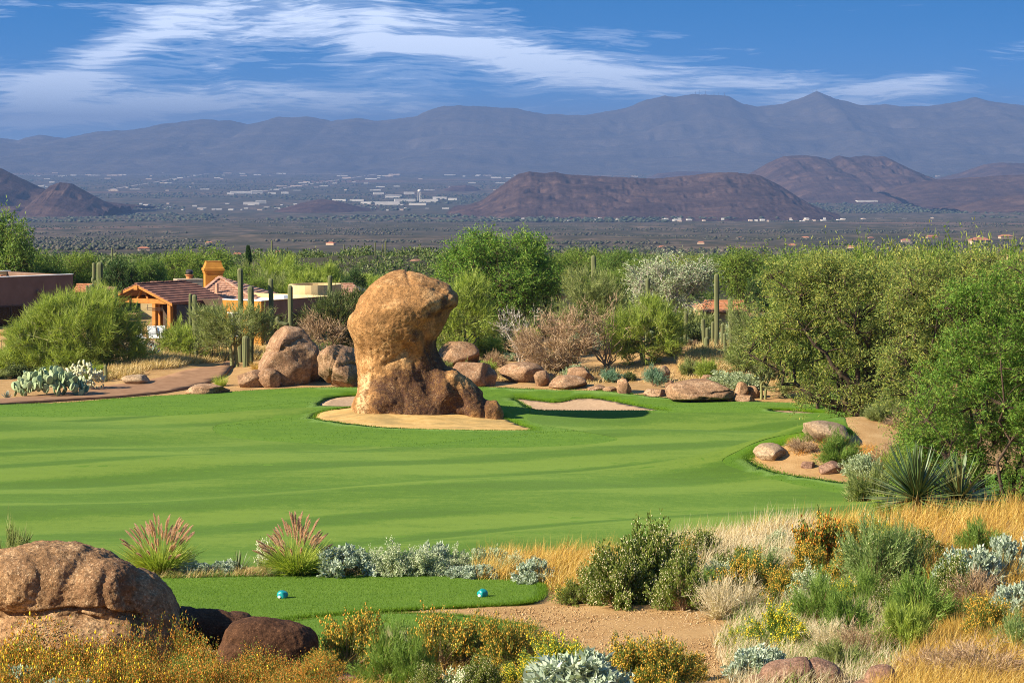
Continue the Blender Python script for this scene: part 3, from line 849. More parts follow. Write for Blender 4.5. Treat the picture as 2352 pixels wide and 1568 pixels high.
# water tower
D = 12500; zt = Hs(XU(964, D), D); k_ = D / FPX
wt = thing('water_tower', 'white water tower standing over the warehouse district', 'water tower', (XU(964, D), D, zt))
bm = bmesh.new(); bmesh.ops.create_uvsphere(bm, u_segments=16, v_segments=10, radius=4.6 * k_)
for v_ in bm.verts: v_.co.z = v_.co.z * .8 + 24 * k_
me = bpy.data.meshes.new('tank'); bm.to_mesh(me); bm.free(); me.materials.append(M_white); put('tank', me, wt)
for sx, sy in ((-1, -1), (1, -1), (1, 1), (-1, 1)):
    put('leg', MB().bar((sx * 3.8 * k_, sy * 3.8 * k_, -2), (sx * 3.2 * k_, sy * 3.2 * k_, 22 * k_), .9 * k_).me('leg', M_white), wt)
put('riser', MB().box(-k_, k_, -k_, k_, -2, 21 * k_).me('riser', M_white), wt)
# desert houses just below the slope
M_tanh = flat_mat('tan_stucco_far', (0.50, 0.36, 0.25), .85, .1)
M_tileh = flat_mat('far_tile_roof', (0.36, 0.15, 0.09), .85, .1)
V = [(-.5, -.5, 0), (.5, -.5, 0), (.5, .5, 0), (-.5, .5, 0), (-.5, -.5, .62), (.5, -.5, .62), (.5, .5, .62), (-.5, .5, .62)]
me_hw = mesh_py('wall', V, [(0, 1, 5, 4), (1, 2, 6, 5), (2, 3, 7, 6), (3, 0, 4, 7)], M_tanh)
V = [(-.56, -.56, .6), (.56, -.56, .6), (.56, .56, .6), (-.56, .56, .6), (-.25, 0, 1.0), (.25, 0, 1.0)]
me_hr = mesh_py('roof', V, [(0, 1, 5, 4), (1, 2, 5), (2, 3, 4, 5), (3, 0, 4), (3, 2, 1, 0)], M_tileh)
for (u, v, w) in ((575, 590, 34), (545, 590, 20), (760, 562, 20), (640, 585, 24), (1700, 575, 18), (1820, 566, 16), (1955, 571, 18), (1520, 571, 14), (1610, 560, 16), (2080, 555, 20), (2250, 560, 44), (2310, 540, 30), (1850, 545, 18), (2140, 520, 26), (1700, 540, 14), (1300, 548, 14), (2000, 545, 12), (480, 560, 16), (330, 575, 26)):
    g_, D = gp(u, v)
    D = min(D, 4200); g_ = at(u, D)
    w_ = w / pxm(D)
    h_ = thing('desert_house', 'small tan house with tiled roof far down the desert slope', 'house', (g_.x, g_.y, g_.z - .3), random.uniform(-.5, .5), 'small tan houses down the desert slope')
    h_.scale = (w_, w_ * .6, max(w_ * .35, 3.2))
    put('wall', me_hw, h_); put('roof', me_hr, h_)
# radio masts on the summit
M_mast = flat_mat('mast_steel', (0.10, 0.10, 0.11), .6)
for u, v in ((1597, 213), (1606, 213), (1620, 214), (1640, 215), (1650, 216), (1664, 217), (1867, 212), (1876, 210)):
    p = P(u, v + 2, 31000)
    m_ = MB(); hgt = random.uniform(4, 8) * 31000 / FPX
    m_.bar((-3, 0, -40), (0, 0, hgt), 3.0).bar((3, 0, -40), (0, 0, hgt), 3.0)
    tag(put('radio_mast', m_.me('radio_mast', M_mast), None, p), 'thin radio mast on the mountain summit', 'mast', 'radio masts on the summits')

# ------------------------------------------------------------------ the air
def haze():
    m, N = new_mat('haze_air')
    pv = N.n('ShaderNodeVolumePrincipled')
    pv.inputs['Color'].default_value = (0.165, 0.275, 0.53, 1)
    pv.inputs['Density'].default_value = HAZE
    pv.inputs['Anisotropy'].default_value = 0.0
    o = N.n('ShaderNodeOutputMaterial'); N.link(pv.outputs[0], o.inputs['Volume'])
    b = MB().box(-52000, 52000, -600, 66000, -262, 640)
    kind(put('haze', b.me('haze', m)), 'stuff', 'blue haze filling the air of the valley')
HAZE = 4.2e-5
haze()
print('far', round(time.time() - T0, 1))

# ------------------------------------------------------------------ rocks
def rock_mat(name, base, light, dark, stain='noise', grain=9.0, pale=(0.55, 0.42, 0.27), stain_amt=1.0, bump=0.8, fleck=0.5):
    """weathered granite: sandy base, dark varnish stains, pale flecks, coarse grain"""
    m, N = new_mat(name)
    pos = N.n('ShaderNodeNewGeometry').outputs['Position']
    big = N.noise(pos, 0.55, 5, 0.6, 0.3); mid = N.noise(pos, grain * .3, 6, 0.7); fin = N.noise(pos, grain * 1.6, 4, 0.75)
    f = N.math('ADD', N.math('MULTIPLY', big, .5), N.math('MULTIPLY', mid, .5))
    c = N.ramp(f, [(0.36, tuple(.55 * x for x in base)), (0.5, base), (0.62, light)])
    if stain == 'attr':
        at_ = N.n('ShaderNodeAttribute', attribute_name='stain')
        s = N.math('ADD', at_.outputs['Fac'], N.math('MULTIPLY', N.math('SUBTRACT', mid, .5), 1.1))
        s = N.ramp(s, [(0.32, 0.0), (0.58, 1.0)])
        pa = N.n('ShaderNodeAttribute', attribute_name='pale')
        p = N.math('ADD', pa.outputs['Fac'], N.math('MULTIPLY', N.math('SUBTRACT', mid, .5), 1.5))
        p = N.ramp(p, [(0.45, 0.0), (0.75, 0.85)])
        c = N.mix(p, c, pale)
    else:
        s = N.ramp(N.noise(pos, 0.42, 5, 0.65, .6), [(0.46, 0.0), (0.66, stain_amt)])
    c = N.mix(s, c, dark)
    fl = N.ramp(N.noise(pos, grain * .8, 5, 0.8), [(0.60, 0.0), (0.70, fleck)])
    c = N.mix(N.math('MULTIPLY', fl, N.ramp(mid, [(0.35, 0.2), (0.6, 1.0)])), c, pale)
    for sc_, th_, am_ in ((grain * 1.1, .26, .55), (grain * 2.3, .30, .5)):
        vo = N.n('ShaderNodeTexVoronoi'); vo.inputs['Scale'].default_value = sc_; N.link(pos, vo.inputs['Vector'])
        k_ = N.math('MULTIPLY', N.ramp(vo.outputs['Distance'], [(th_ - .05, am_ * (.45 if stain == 'attr' else 1.0)), (th_ + .03, 0.0)]), N.ramp(mid, [(.40, .1), (.56, 1.0)]))
        c = N.mix(k_, c, pale)
        sx_ = N.n('ShaderNodeSeparateXYZ'); N.link(vo.outputs['Color'], sx_.inputs[0])
        c = N.mix(N.ramp(sx_.outputs[0], [(.70, 0.0), (.86, .55)]), c, tuple(.45 * x for x in base))
    c = N.mix(N.ramp(fin, [(0.34, .85), (0.47, 0.0)]), c, tuple(.30 * x for x in base))
    d = N.n('ShaderNodeBsdfPrincipled'); d.inputs['Roughness'].default_value = 0.92; d.inputs['Specular IOR Level'].default_value = 0.12
    N.link(c, d.inputs['Base Color'])
    b = N.n('ShaderNodeBump'); b.inputs['Strength'].default_value = bump; b.inputs['Distance'].default_value = 0.9 / grain
    hh = N.math('ADD', N.math('MULTIPLY', mid, .6), N.math('MULTIPLY', fin, .4))
    N.link(hh, b.inputs['Height']); N.link(b.outputs[0], d.inputs['Normal'])
    o = N.n('ShaderNodeOutputMaterial'); N.link(d.outputs[0], o.inputs[0])
    return m
M_hero = rock_mat('monument_granite', (0.37, 0.190, 0.072), (0.56, 0.335, 0.150), (0.075, 0.037, 0.023), 'attr', 5.5, (0.60, 0.42, 0.22), bump=1.0, fleck=.6)
M_rock = rock_mat('bank_granite', (0.34, 0.20, 0.11), (0.46, 0.30, 0.18), (0.17, 0.085, 0.05), 'noise', 5.0, (0.50, 0.38, 0.27), .75)
M_rockn = rock_mat('near_granite', (0.30, 0.17, 0.082), (0.50, 0.32, 0.165), (0.13, 0.065, 0.036), 'noise', 13.0, (0.62, 0.44, 0.26), .8, 1.0, .9)
M_rock_shade = rock_mat('shade_granite', (0.105, 0.050, 0.026), (0.16, 0.080, 0.042), (0.05, 0.024, 0.014), 'noise', 15.0, (0.20, 0.10, 0.05), .8, 1.0, .3)  # granite darkened; the huge boulder's shade is put into the colour
M_rockp = rock_mat('pale_mound_granite', (0.40, 0.28, 0.17), (0.50, 0.36, 0.23), (0.26, 0.16, 0.09), 'noise', 7.0, (0.58, 0.45, 0.31), .5)
M_rockr = rock_mat('reddish_granite', (0.27, 0.15, 0.10), (0.40, 0.25, 0.17), (0.13, 0.07, 0.045), 'noise', 14.0, (0.46, 0.32, 0.24), .6, 1.0, .6)

def evaluate(me, mods):
    o = bpy.data.objects.new('tmp', me); col.objects.link(o)
    for typ, kw in mods:
        md = o.modifiers.new(typ, typ)
        for k, v in kw.items(): setattr(md, k, v)
    dg = bpy.context.evaluated_depsgraph_get()
    r = bpy.data.meshes.new_from_object(o.evaluated_get(dg))
    bpy.data.objects.remove(o)
    return r
def arr(me):
    V = np.zeros(len(me.vertices) * 3); me.vertices.foreach_get('co', V)
    N_ = np.zeros(len(me.vertices) * 3); me.vertices.foreach_get('normal', N_)
    return V.reshape(-1, 3), N_.reshape(-1, 3)
def set_co(me, V):
    me.vertices.foreach_set('co', np.ascontiguousarray(V, np.float32).ravel()); me.update()
def finish(me, mat):
    me.materials.clear(); me.materials.append(mat)
    me.polygons.foreach_set('use_smooth', np.ones(len(me.polygons), bool)); me.update()
    return me
def attr(me, name, val):
    a = me.attributes.new(name, 'FLOAT', 'POINT'); a.data.foreach_set('value', np.ascontiguousarray(val, np.float32))
def ico(sub):
    bm = bmesh.new(); bmesh.ops.create_icosphere(bm, subdivisions=sub, radius=1.0)
    V = np.array([v.co[:] for v in bm.verts]); F = np.array([[v.index for v in f.verts] for f in bm.faces]); bm.free()
    return V, F
_ICO = {k: ico(k) for k in (3, 4, 5)}
def boulder_me(name, seed, mat, sub=4, cuts=7, rough=0.10, sq=0.8, hard=.82):
    """a rounded, split and weathered block about 1 unit in radius, flat below"""
    r = np.random.RandomState(seed); V, F = _ICO[sub]; V = V.copy()
    V = np.sign(V) * np.abs(V) ** sq; V /= np.abs(V).max(0)
    for c in range(cuts):
        n = unit(r.normal(size=3) * [1, 1, .8]); d = r.uniform(.62, .92)
        t = V @ n - d
        V = V - np.where(t > 0, t * hard, 0)[:, None] * n
    n0 = unit(V)
    q = V * 1.1 + seed * 5.1
    V = V + n0 * (rough * fbm(q, 3) + rough * .45 * fbm(V * 4.2 + seed, 3) + rough * .15 * fbm(V * 13 + seed, 2))[:, None]
    return mesh(name, V, F, True, mat)
# --- the monument
C_HERO = 170.6
def cropuv(cx, cy):
    return (1150 + cx * .53579) * .6125, (820 + cy * .53579) * .6125
def hz_(cx, cy, D=C_HERO):
    p = P(*cropuv(cx, cy), D); return p.x, p.z
Lc = [(650, 364), (560, 380), (500, 410), (430, 480), (370, 560), (325, 640), (296, 700), (290, 760), (308, 830), (333, 900), (353, 980), (362, 1060), (364, 1130), (352, 1200), (330, 1280), (306, 1345), (300, 1400), (296, 1460)]
Rc = [(690, 364), (790, 386), (860, 410), (950, 440), (1010, 475), (1052, 525), (1062, 565), (1045, 610), (1012, 660), (965, 720), (938, 780), (922, 840), (918, 900), (925, 960), (950, 1040), (985, 1120), (1030, 1200), (1080, 1290), (1110, 1360), (1120, 1460)]
L_ = np.array([hz_(*p) for p in Lc]); R_ = np.array([hz_(*p) for p in Rc])
ztop = L_[0, 1] + .02; zbot = L_[-1, 1]
zs = zbot + (ztop - zbot) * np.sin(np.linspace(0, math.pi / 2, 60)); zs[-1] = ztop
xl = np.interp(zs, L_[::-1, 1], L_[::-1, 0]); xr = np.interp(zs, R_[::-1, 1], R_[::-1, 0])
ang_ = np.linspace(0, 2 * np.pi, 72, endpoint=False)
HX, HZ = hz_(640, 1370)
t_ = (zs - zbot) / (ztop - zbot)
hw = (xr - xl) / 2; cx_ = (xr + xl) / 2
dep = np.interp(t_, [0, .12, .3, .45, .6, .8, .93, 1.0], [3.6, 3.3, 2.7, 2.5, 2.9, 3.0, 2.2, .5])
ycen = np.interp(t_, [0, .3, .5, .75, 1], [0, .3, .2, -.3, -.1])
e_ = 0.86
ca, sa = np.cos(ang_), np.sin(ang_)
ca2, sa2 = np.sign(ca) * np.abs(ca) ** e_, np.sign(sa) * np.abs(sa) ** e_
VX = cx_[:, None] + hw[:, None] * ca2[None]; VY = ycen[:, None] + dep[:, None] * sa2[None]; VZ = np.repeat(zs[:, None], 72, 1)
Vb = np.stack([VX - HX, VY, VZ - HZ], -1).reshape(-1, 3)
i = np.arange(59)[:, None] * 72; j = np.arange(72)[None]; jn = (j + 1) % 72
Fb = [tuple(f) for f in np.stack([i + j, i + jn, i + 72 + jn, i + 72 + j], -1).reshape(-1, 4)]
Fb.append(tuple(range(71, -1, -1))); Fb.append(tuple(59 * 72 + k for k in range(72)))
mb = MB(); mb.add(Vb, Fb)
def ell(cx, cy, rx, ry, rz, rotm=None, yoff=0.0, segs=24, rot=0.0):
    x, z = hz_(cx, cy); V, F = _ICO[4]
    c, s = math.cos(rot), math.sin(rot)
    W_ = V * [rx, ry, rz]
    W_ = np.stack([W_[:, 0] * c + W_[:, 2] * s, W_[:, 1], -W_[:, 0] * s + W_[:, 2] * c], 1)
    mb.add(W_ + [x - HX, yoff, z - HZ], [tuple(f) for f in F])
# folded skirt on the shaded side, with its stub at the end
ell(985, 1120, 1.5, 1.5, 0.62, yoff=-.3, rot=0.95)
ell(1110, 1235, 1.95, 1.5, .85, yoff=-.9, rot=.72)
ell(1200, 1335, 1.55, 1.2, .85, yoff=-1.4, rot=.45)
ell(1312, 1340, .60, .7, .80, yoff=-1.7, rot=-.15)
ell(1230, 1400, 1.1, .9, .55, yoff=-1.6, rot=.2)
ell(915, 1010, .9, 1.5, .55, yoff=-.1, rot=1.15)
ell(1018, 1180, 2.05, 1.7, .95, yoff=-.5, rot=.76)
ell(1140, 1335, 1.7, 1.4, .85, yoff=-1.1, rot=.25)
ell(1262, 1345, .6, .8, .8, yoff=-1.65)
ell(1275, 1400, .8, .8, .6, yoff=-1.65)
ell(960, 1230, 1.0, 1.6, 1.7, yoff=-1.2, rot=.35)
ell(960, 560, .85, 1.5, .75, yoff=-1.0, rot=-.2)
ell(520, 1290, 1.6, 1.2, 1.1, yoff=-2.1)
me = evaluate(mb.me('monument', None), [('REMESH', dict(mode='VOXEL', voxel_size=0.075)), ('SMOOTH', dict(factor=.5, iterations=60))])
V, Nn = arr(me)
disp = 0.17 * fbm(V * .5 + 3, 2) + 0.045 * fbm(V * 1.7 + 9, 3) + 0.030 * fbm(V * 5 + 1, 4, .6) - 0.05 * np.clip(fbm(V * 2.6 + 40, 3) - .35, 0, 1)
def groove(V, pts, w, d, yfront=1.0):
    """a crack that follows pts (x, z) on the near face"""
    pts = np.array(pts); dd = np.full(len(V), 1e9)
    for a, b in zip(pts[:-1], pts[1:]):
        ab = b - a; t = np.clip(((V[:, [0, 2]] - a) @ ab) / (ab @ ab), 0, 1)
        dd = np.minimum(dd, np.linalg.norm(V[:, [0, 2]] - a - t[:, None] * ab, axis=1))
    return -d * np.exp(-(dd / w) ** 2) * (V[:, 1] < yfront)
def hl(*pp):
    return [(hz_(*p)[0] - HX, hz_(*p)[1] - HZ) for p in pp]
for pp, w, d in (([(920, 860), (930, 960), (990, 1080), (1060, 1190), (1100, 1320), (1105, 1380)], .30, .22), ([(690, 900), (770, 970), (830, 1090), (920, 1200), (1000, 1290), (1050, 1370)], .4, .22),
                 ([(1010, 640), (900, 690), (800, 760)], .25, .18), ([(1245, 1230), (1250, 1330), (1230, 1410)], .14, .14), ([(330, 640), (400, 800), (420, 960)], .25, .10), ([(1030, 490), (960, 580), (850, 620)], .2, .10),
                 ([(560, 1000), (640, 960), (740, 880)], .2, .14), ([(700, 372), (730, 430), (880, 455), (1000, 520)], .09, .10), ([(470, 900), (480, 1060), (440, 1220)], .10, .07), ([(640, 1100), (700, 1240), (690, 1370)], .12, .08), ([(830, 780), (850, 900), (900, 1000)], .16, .16)):
    disp = disp + groove(V, hl(*pp), w, d)
V = V + Nn * disp[:, None]
set_co(me, V); finish(me, M_hero)
def spots(lst):
    s = np.zeros(len(V))
    for cx, cy, rx, rz, a in lst:
        x, z = hz_(cx, cy); s += a * np.exp(-((V[:, 0] - (x - HX)) / rx) ** 2 - ((V[:, 2] - (z - HZ)) / rz) ** 2)
    return s
nzz = fbm(V * .9 + 4, 4) + .55 * fbm(V * [2.6, 2.6, .32] + 6, 3)
stain = spots([(640, 1120, 1.35, .8, .85), (820, 1200, 1.3, 1.3, .9), (900, 1020, .8, 1.0, .8), (1000, 1300, 1.7, .8, .75), (1150, 1260, 1.3, .8, .7), (860, 900, .4, 1.2, .7), (980, 560, .5, .6, .45), (880, 650, .9, .35, .5),
               (560, 1230, .9, .6, .5), (330, 640, .25, .4, .5), (700, 1290, 1.2, .35, .45), (760, 800, .5, .8, .4)]) + .35 * nzz
pale = spots([(400, 1290, .55, 1.3, .75), (420, 1100, .4, .8, .6), (650, 980, .9, .35, .5), (760, 900, .6, .5, .45), (420, 760, 1.0, 1.2, .25), (560, 1330, 1.2, .35, .4), (1000, 1230, .8, .5, .3), (1150, 1130, .7, .3, .35)]) + .22 * fbm(V * 1.7 + 8, 3)
attr(me, 'stain', stain); attr(me, 'pale', pale)
hero = tag(put('monument_rock', me, None, (HX, C_HERO, HZ)), 'towering mushroom-shaped granite monolith on the sand apron in the fairway', 'boulder')
hero.location.z = HZ
print('hero', round(time.time() - T0, 1), len(V))

# --- boulder groups: (u0, u1, v0, v1) of the photo and distance
_bm = [boulder_me('bank_boulder', 20 + k, M_rock, 4, 10 + k % 3, .07, .70 + .06 * (k % 4), .92) for k in range(7)]
def boulder(u0, u1, v0, v1, D, k, label, mat=None, depth=None, rz=None, group='granite boulders along the far edge of the turf', mesh_=None, bury=.25, tilt=(0, 0), name='boulder'):
    uc = (u0 + u1) / 2
    if v1 > 840: D = float(ground(uc, v1 - 2)[0][1])
    w = (u1 - u0) / pxm(D); top = P(uc, v0, D).z; bot = P(uc, v1, D).z
    zg = min(bot, Hs(XU(uc, D), D)) - bury * .5
    h = (top - zg)
    me_ = mesh_ or _bm[k % len(_bm)]
    if mat is not None and mesh_ is None:
        me_ = me_.copy(); me_.materials.clear(); me_.materials.append(mat)
    o = put(name, me_, None, (XU(uc, D), D + (depth or w * .4), zg + h * .5), (tilt[0], tilt[1], rz if rz is not None else (k * 1.7) % 6.28), (w * .53, (depth or w * .45) * 1.1, h * .53))
    if rz is None:   # unequal plan sizes turn with the block
        o.rotation_euler.z = (k % 2) * math.pi
    return tag(o, label, 'boulder', group)
big1 = boulder_me('bank_outcrop', 61, M_rock, 5, 9, .08, .7, .95)
V, F = _ICO[5]
def carve(me, lines, w, d, extra=None):
    V, Nn = arr(me); dd = np.zeros(len(V))
    for pts in lines: dd = dd + groove(V, pts, w, d)
    set_co(me, V + Nn * dd[:, None]); return me
carve(big1, [[(.9, .55), (.62, .1), (.45, -.9)], [(-.9, .2), (-.3, .35), (.2, .7)]], .035, .09)
boulder(585, 752, 762, 892, 199.5, 0, 'big split granite outcrop dappled by palo verde shade beside the monolith', mesh_=big1, depth=2.6, rz=0)
big2 = carve(boulder_me('bank_block', 66, M_rock, 5, 8, .08, .7), [[(-.6, -.9), (-.35, .1), (-.1, .9)], [(-.2, .1), (.4, .2), (.95, .0)]], .04, .1)
boulder(728, 836, 795, 894, 197, 1, 'upright granite block wedged between the split outcrop and the monolith', mesh_=big2, depth=2.0, rz=0)
boulder(533, 605, 851, 893, 196, 2, 'low brown boulder at the foot of the crooked palo verde')
boulder(588, 640, 849, 893, 195.5, 3, 'smaller brown boulder leaning on the low one below the palo verde')
boulder(420, 524, 886, 908, 189, 4, 'flat hump of rock almost buried beside the cart path', depth=1.5)
boulder(272, 338, 863, 888, 201, 5, 'sandy half-buried boulder in the dry grass beyond the cart path', M_rockp)
boulder(1000, 1102, 790, 845, 203, 6, 'flat-topped boulder behind the monolith below the green palo verde', depth=1.6)
boulder(1038, 1130, 828, 890, 197, 1, 'rounded boulder just behind the skirt of the monolith')
boulder(1085, 1140, 845, 889, 195.5, 2, 'smaller boulder beside the rounded one behind the monolith')
boulder(1146, 1250, 838, 884, 199.5, 3, 'long smooth slab of rock lying below the dry brown bush', depth=1.8)
for (a, b, c, d, D, k, lab) in (
    (1198, 1262, 823, 846, 203, 4, 'oblong boulder above the smooth slab'),
    (1226, 1264, 853, 888, 197, 5, 'leaning stone at the end of the smooth slab'),
    (1262, 1350, 866, 896, 195, 6, 'broad low boulder at the turf edge below the dry brown bush'),
    (1300, 1366, 846, 882, 198, 0, 'rounded boulder under the dry brown bush behind the broad low one'),
    (1240, 1282, 856, 872, 200, 1, 'little stone between the leaning stone and the rounded boulder'),
    (1345, 1392, 885, 900, 193.5, 2, 'flat stone at the turf edge between the big boulders'),
    (1385, 1418, 889, 902, 193, 3, 'small flat stone near the blocky stone at the turf edge'),
    (1416, 1452, 872, 908, 192.5, 0, 'tall blocky stone standing at the turf edge'),
    (1482, 1532, 892, 914, 191.5, 1, 'squat boulder beside the two-part rock'),
    (1526, 1552, 874, 906, 192, 2, 'upright rounded stone leaning on the two-part rock'),
    (1585, 1620, 872, 890, 196, 3, 'rock slab behind the two-part rock'),
    (1608, 1646, 862, 884, 198, 4, 'pale boulder on the slope above the two-part rock'),
    (1650, 1688, 866, 886, 198, 5, 'round stone in the bushes above the two-part rock'),
    (1690, 1722, 880, 920, 189.5, 6, 'dark angular stone at the end of the two-part rock'),
    (1712, 1752, 888, 918, 189.5, 0, 'pale angular stone propped against the dark one'),
    (1688, 1738, 906, 926, 188, 1, 'reddish flat stone lying in front of the angular pair'),
    (1500, 1540, 840, 882, 200, 2, 'shaded dark boulder behind the blue-green bush'),
    (1690, 1740, 860, 884, 201, 3, 'brown boulder half hidden behind grey-green brush')):
    boulder(a, b, c, d, D, k, lab)
big3 = carve(boulder_me('two_part_rock', 72, M_rock, 5, 7, .07, .72), [[(-.05, -.95), (.05, -.3), (.3, .1), (.95, .25)], [(.05, -.3), (-.2, .1)]], .035, .10)
boulder(1540, 1690, 878, 928, 190.5, 0, 'wide two-part rock split by a crack at the turf edge', mesh_=big3, depth=2.2, rz=0)
# sandy mound under the mesquite
boulder(1738, 1812, 1028, 1064, 137, 3, 'smooth pale boulder set in the tip of the sandy mound', M_rockp, depth=1.5, group='boulders on the sandy mound')
boulder(1850, 1975, 978, 1030, 141, 5, 'long pale boulder slanting up under the mesquite on the mound', M_rockp, depth=1.6, group='boulders on the sandy mound', tilt=(0, -.25))
boulder(1845, 1878, 1058, 1078, 129, 1, 'small round brown stone lying on the sandy mound', M_rockr, group='boulders on the sandy mound')
boulder(1880, 1936, 1060, 1092, 128, 2, 'rough brown rock under the green shrub on the sandy mound', M_rockr, group='boulders on the sandy mound')
# orange rocks on the far slope
for (a, b, c, d, D, lab) in ((938, 972, 596, 616, 400, 'orange boulder perched on the slope above the monolith'), (962, 985, 603, 618, 398, 'smaller orange boulder beside the perched one'), (860, 885, 600, 612, 430, 'dark rocks heaped on the far saguaro slope')):
    boulder(a, b, c, d, D, 3, lab, M_rockr, group='rocks on the slope behind the houses')

# --- near boulders
def near_rock(name, ells, voxel, lines, mat, seed, D, amp, label, grp='boulders in front of the tee', w=.03, d=.08):
    """ells: (u, v, ru, rv, depth m, y offset m, rot) in photo pixels at distance D"""
    mb = MB(); u0, v0 = ells[0][0], ells[0][1]; o0 = P(u0, v0, D); V0, F0 = _ICO[4]
    for (u, v, ru, rv, dy, yo, rot) in ells:
        p = P(u, v, D); c, s = math.cos(rot), math.sin(rot)
        W_ = (np.sign(V0) * np.abs(V0) ** .82) * [ru / pxm(D), dy, rv / pxm(D)]
        W_ = np.stack([W_[:, 0] * c + W_[:, 2] * s, W_[:, 1], -W_[:, 0] * s + W_[:, 2] * c], 1)
        mb.add(W_ + [p.x - o0.x, yo, p.z - o0.z], [tuple(f) for f in F0])
    me = evaluate(mb.me(name, None), [('REMESH', dict(mode='VOXEL', voxel_size=voxel)), ('SMOOTH', dict(factor=.5, iterations=4))])
    V, Nn = arr(me)
    dd = amp * (fbm(V * 1.6 + seed, 3) + .45 * fbm(V * 5 + seed, 3) + .26 * fbm(V * 15 + seed, 4, .62))
    for pts, w_, d_ in lines:
        dd = dd + groove(V, [(P(*q, D).x - o0.x, P(*q, D).z - o0.z) for q in pts], w_, d_)
    set_co(me, V + Nn * dd[:, None]); finish(me, mat)
    return tag(put(name, me, None, o0), label, 'boulder', grp)
near_rock('boulder', [(140, 1345, 165, 98, .9, .1, .10), (60, 1330, 100, 76, .85, 0, 0), (330, 1400, 66, 100, .8, .15, -.55), (245, 1345, 80, 70, .8, -.15, .15), (200, 1470, 205, 88, .95, -.1, -.02), (60, 1470, 90, 95, .8, 0, 0), (340, 1490, 90, 78, .8, 0, 0)],
          .022, [([(8, 1398), (90, 1392), (180, 1380), (260, 1383), (330, 1400)], .030, .11), ([(262, 1300), (252, 1340), (262, 1385)], .06, .05), ([(300, 1318), (306, 1365), (335, 1425)], .06, .09), ([(205, 1270), (175, 1310), (160, 1365)], .09, .04), ([(180, 1388), (240, 1400), (300, 1412)], .03, .05)],
          M_rockn, 3, 43.5, .045, 'huge cracked brown granite boulder beside the tee')
near_rock('boulder', [(620, 1485, 112, 68, .55, 0, .1), (580, 1500, 80, 50, .5, -.1, 0), (660, 1520, 75, 50, .5, 0, 0)], .022, [([(540, 1460), (600, 1490), (640, 1560)], .03, .03)], M_rock_shade, 8, 43.0, .03, 'shade-darkened rounded boulder beside the lower tee turf')
near_rock('boulder', [(480, 1450, 85, 46, .5, .3, .12), (420, 1450, 60, 48, .5, .3, 0), (530, 1445, 50, 32, .45, .4, 0)], .022, [], M_rock_shade, 12, 44.0, .03, 'low dark boulder wedged between the huge and the rounded one')
near_rock('boulder', [(1815, 1545, 70, 34, .35, 0, -.15), (1890, 1550, 48, 34, .35, .05, .3), (1770, 1570, 60, 22, .35, 0, 0), (1850, 1580, 90, 30, .4, 0, 0)], .014, [([(1860, 1512), (1868, 1560), (1850, 1600)], .02, .04)], M_rockr, 21, 41, .025, 'lumpy reddish rock among the golden grass')
near_rock('boulder', [(2025, 1562, 38, 36, .25, 0, -.3), (2000, 1585, 46, 24, .3, 0, 0)], .014, [], M_rockr, 26, 40.5, .022, 'small pointed reddish rock in the golden grass')
near_rock('boulder', [(2335, 1540, 40, 26, .25, 0, 0)], .014, [], M_rockr, 29, 41, .02, 'low tan rock deep in the golden grass')
near_rock('boulder', [(790, 1562, 40, 14, .25, 0, 0)], .014, [], M_rockr, 31, 42, .015, 'small sunlit stone below the yellow shrubs')
# tee markers
M_teal = noise_mat('teal_paint', (0.004, 0.20, 0.20), (0.008, 0.29, 0.28), 20, .35, .1, spec=.5)
M_chip = flat_mat('bare_stone_chip', (0.70, 0.68, 0.64), .8)
V, F = _ICO[3]
for k, (u, v) in enumerate(((649, 1378), (1108, 1375))):
    g_, D = gp(u, v); r_ = 13.5 / pxm(D)
    r2 = np.random.RandomState(40 + k); Vv = V.copy()
    for c in range(12):
        n = unit(r2.normal(size=3)); d = r2.uniform(.78, .95); t = Vv @ n - d
        Vv -= np.where(t > 0, t, 0)[:, None] * n
    Vv[:, 2] = np.maximum(Vv[:, 2], -.55)
    o = tag(put('tee_marker', mesh('tee_marker', Vv * [r_, r_, r_ * .95], F, False, M_teal), None, (g_.x, g_.y, g_.z + .045 + r_ * .45)),
            ('teal painted stone tee marker nearer the huge boulder', 'teal painted stone tee marker nearer the gravel and golden grass')[k], 'tee marker', 'teal tee markers on the tee')
    Vc = V * [r_ * .32, r_ * .1, r_ * .25]
    put('bare_chip', mesh('bare_chip', Vc, F, False, M_chip), o, (-r_ * .52, -r_ * .72, -r_ * .18), (0, 0, -.6))
print('rocks', round(time.time() - T0, 1))

# ------------------------------------------------------------------ plant materials
G_mesq = leaf_mat('mesquite_leaf', [(.055, .105, .020), (.085, .150, .028), (.120, .180, .036), (.165, .205, .045)], .45, 1.65)
G_mesq2 = leaf_mat('mesquite_leaf_bright', [(.050, .115, .016), (.085, .170, .024), (.125, .215, .034), (.200, .245, .045)], .48, 1.75)
G_mesq3 = leaf_mat('mesquite_leaf_olive', [(.062, .090, .024), (.100, .135, .034), (.150, .170, .042), (.250, .235, .055)], .5, 2.35)
G_dark = leaf_mat('citrus_leaf', [(.018, .045, .010), (.035, .075, .015), (.055, .10, .02)], .25)
G_verde = leaf_mat('palo_verde_twig', [(.11, .155, .026), (.165, .212, .038), (.225, .258, .058)], .45, 1.9)
G_verde2 = leaf_mat('palo_verde_twig_pale', [(.13, .165, .050), (.18, .215, .070), (.235, .250, .095)], .4, 1.4)
G_bgtree = leaf_mat('background_leaf', [(.070, .120, .016), (.110, .175, .024), (.155, .215, .034), (.205, .240, .050)], .45, 1.5)
G_creo = leaf_mat('creosote_leaf', [(.05, .075, .020), (.08, .105, .030), (.115, .135, .045)], .3)
G_broom = leaf_mat('desert_broom_needle', [(.085, .150, .024), (.130, .205, .036), (.180, .250, .060)], .4, 1.45)
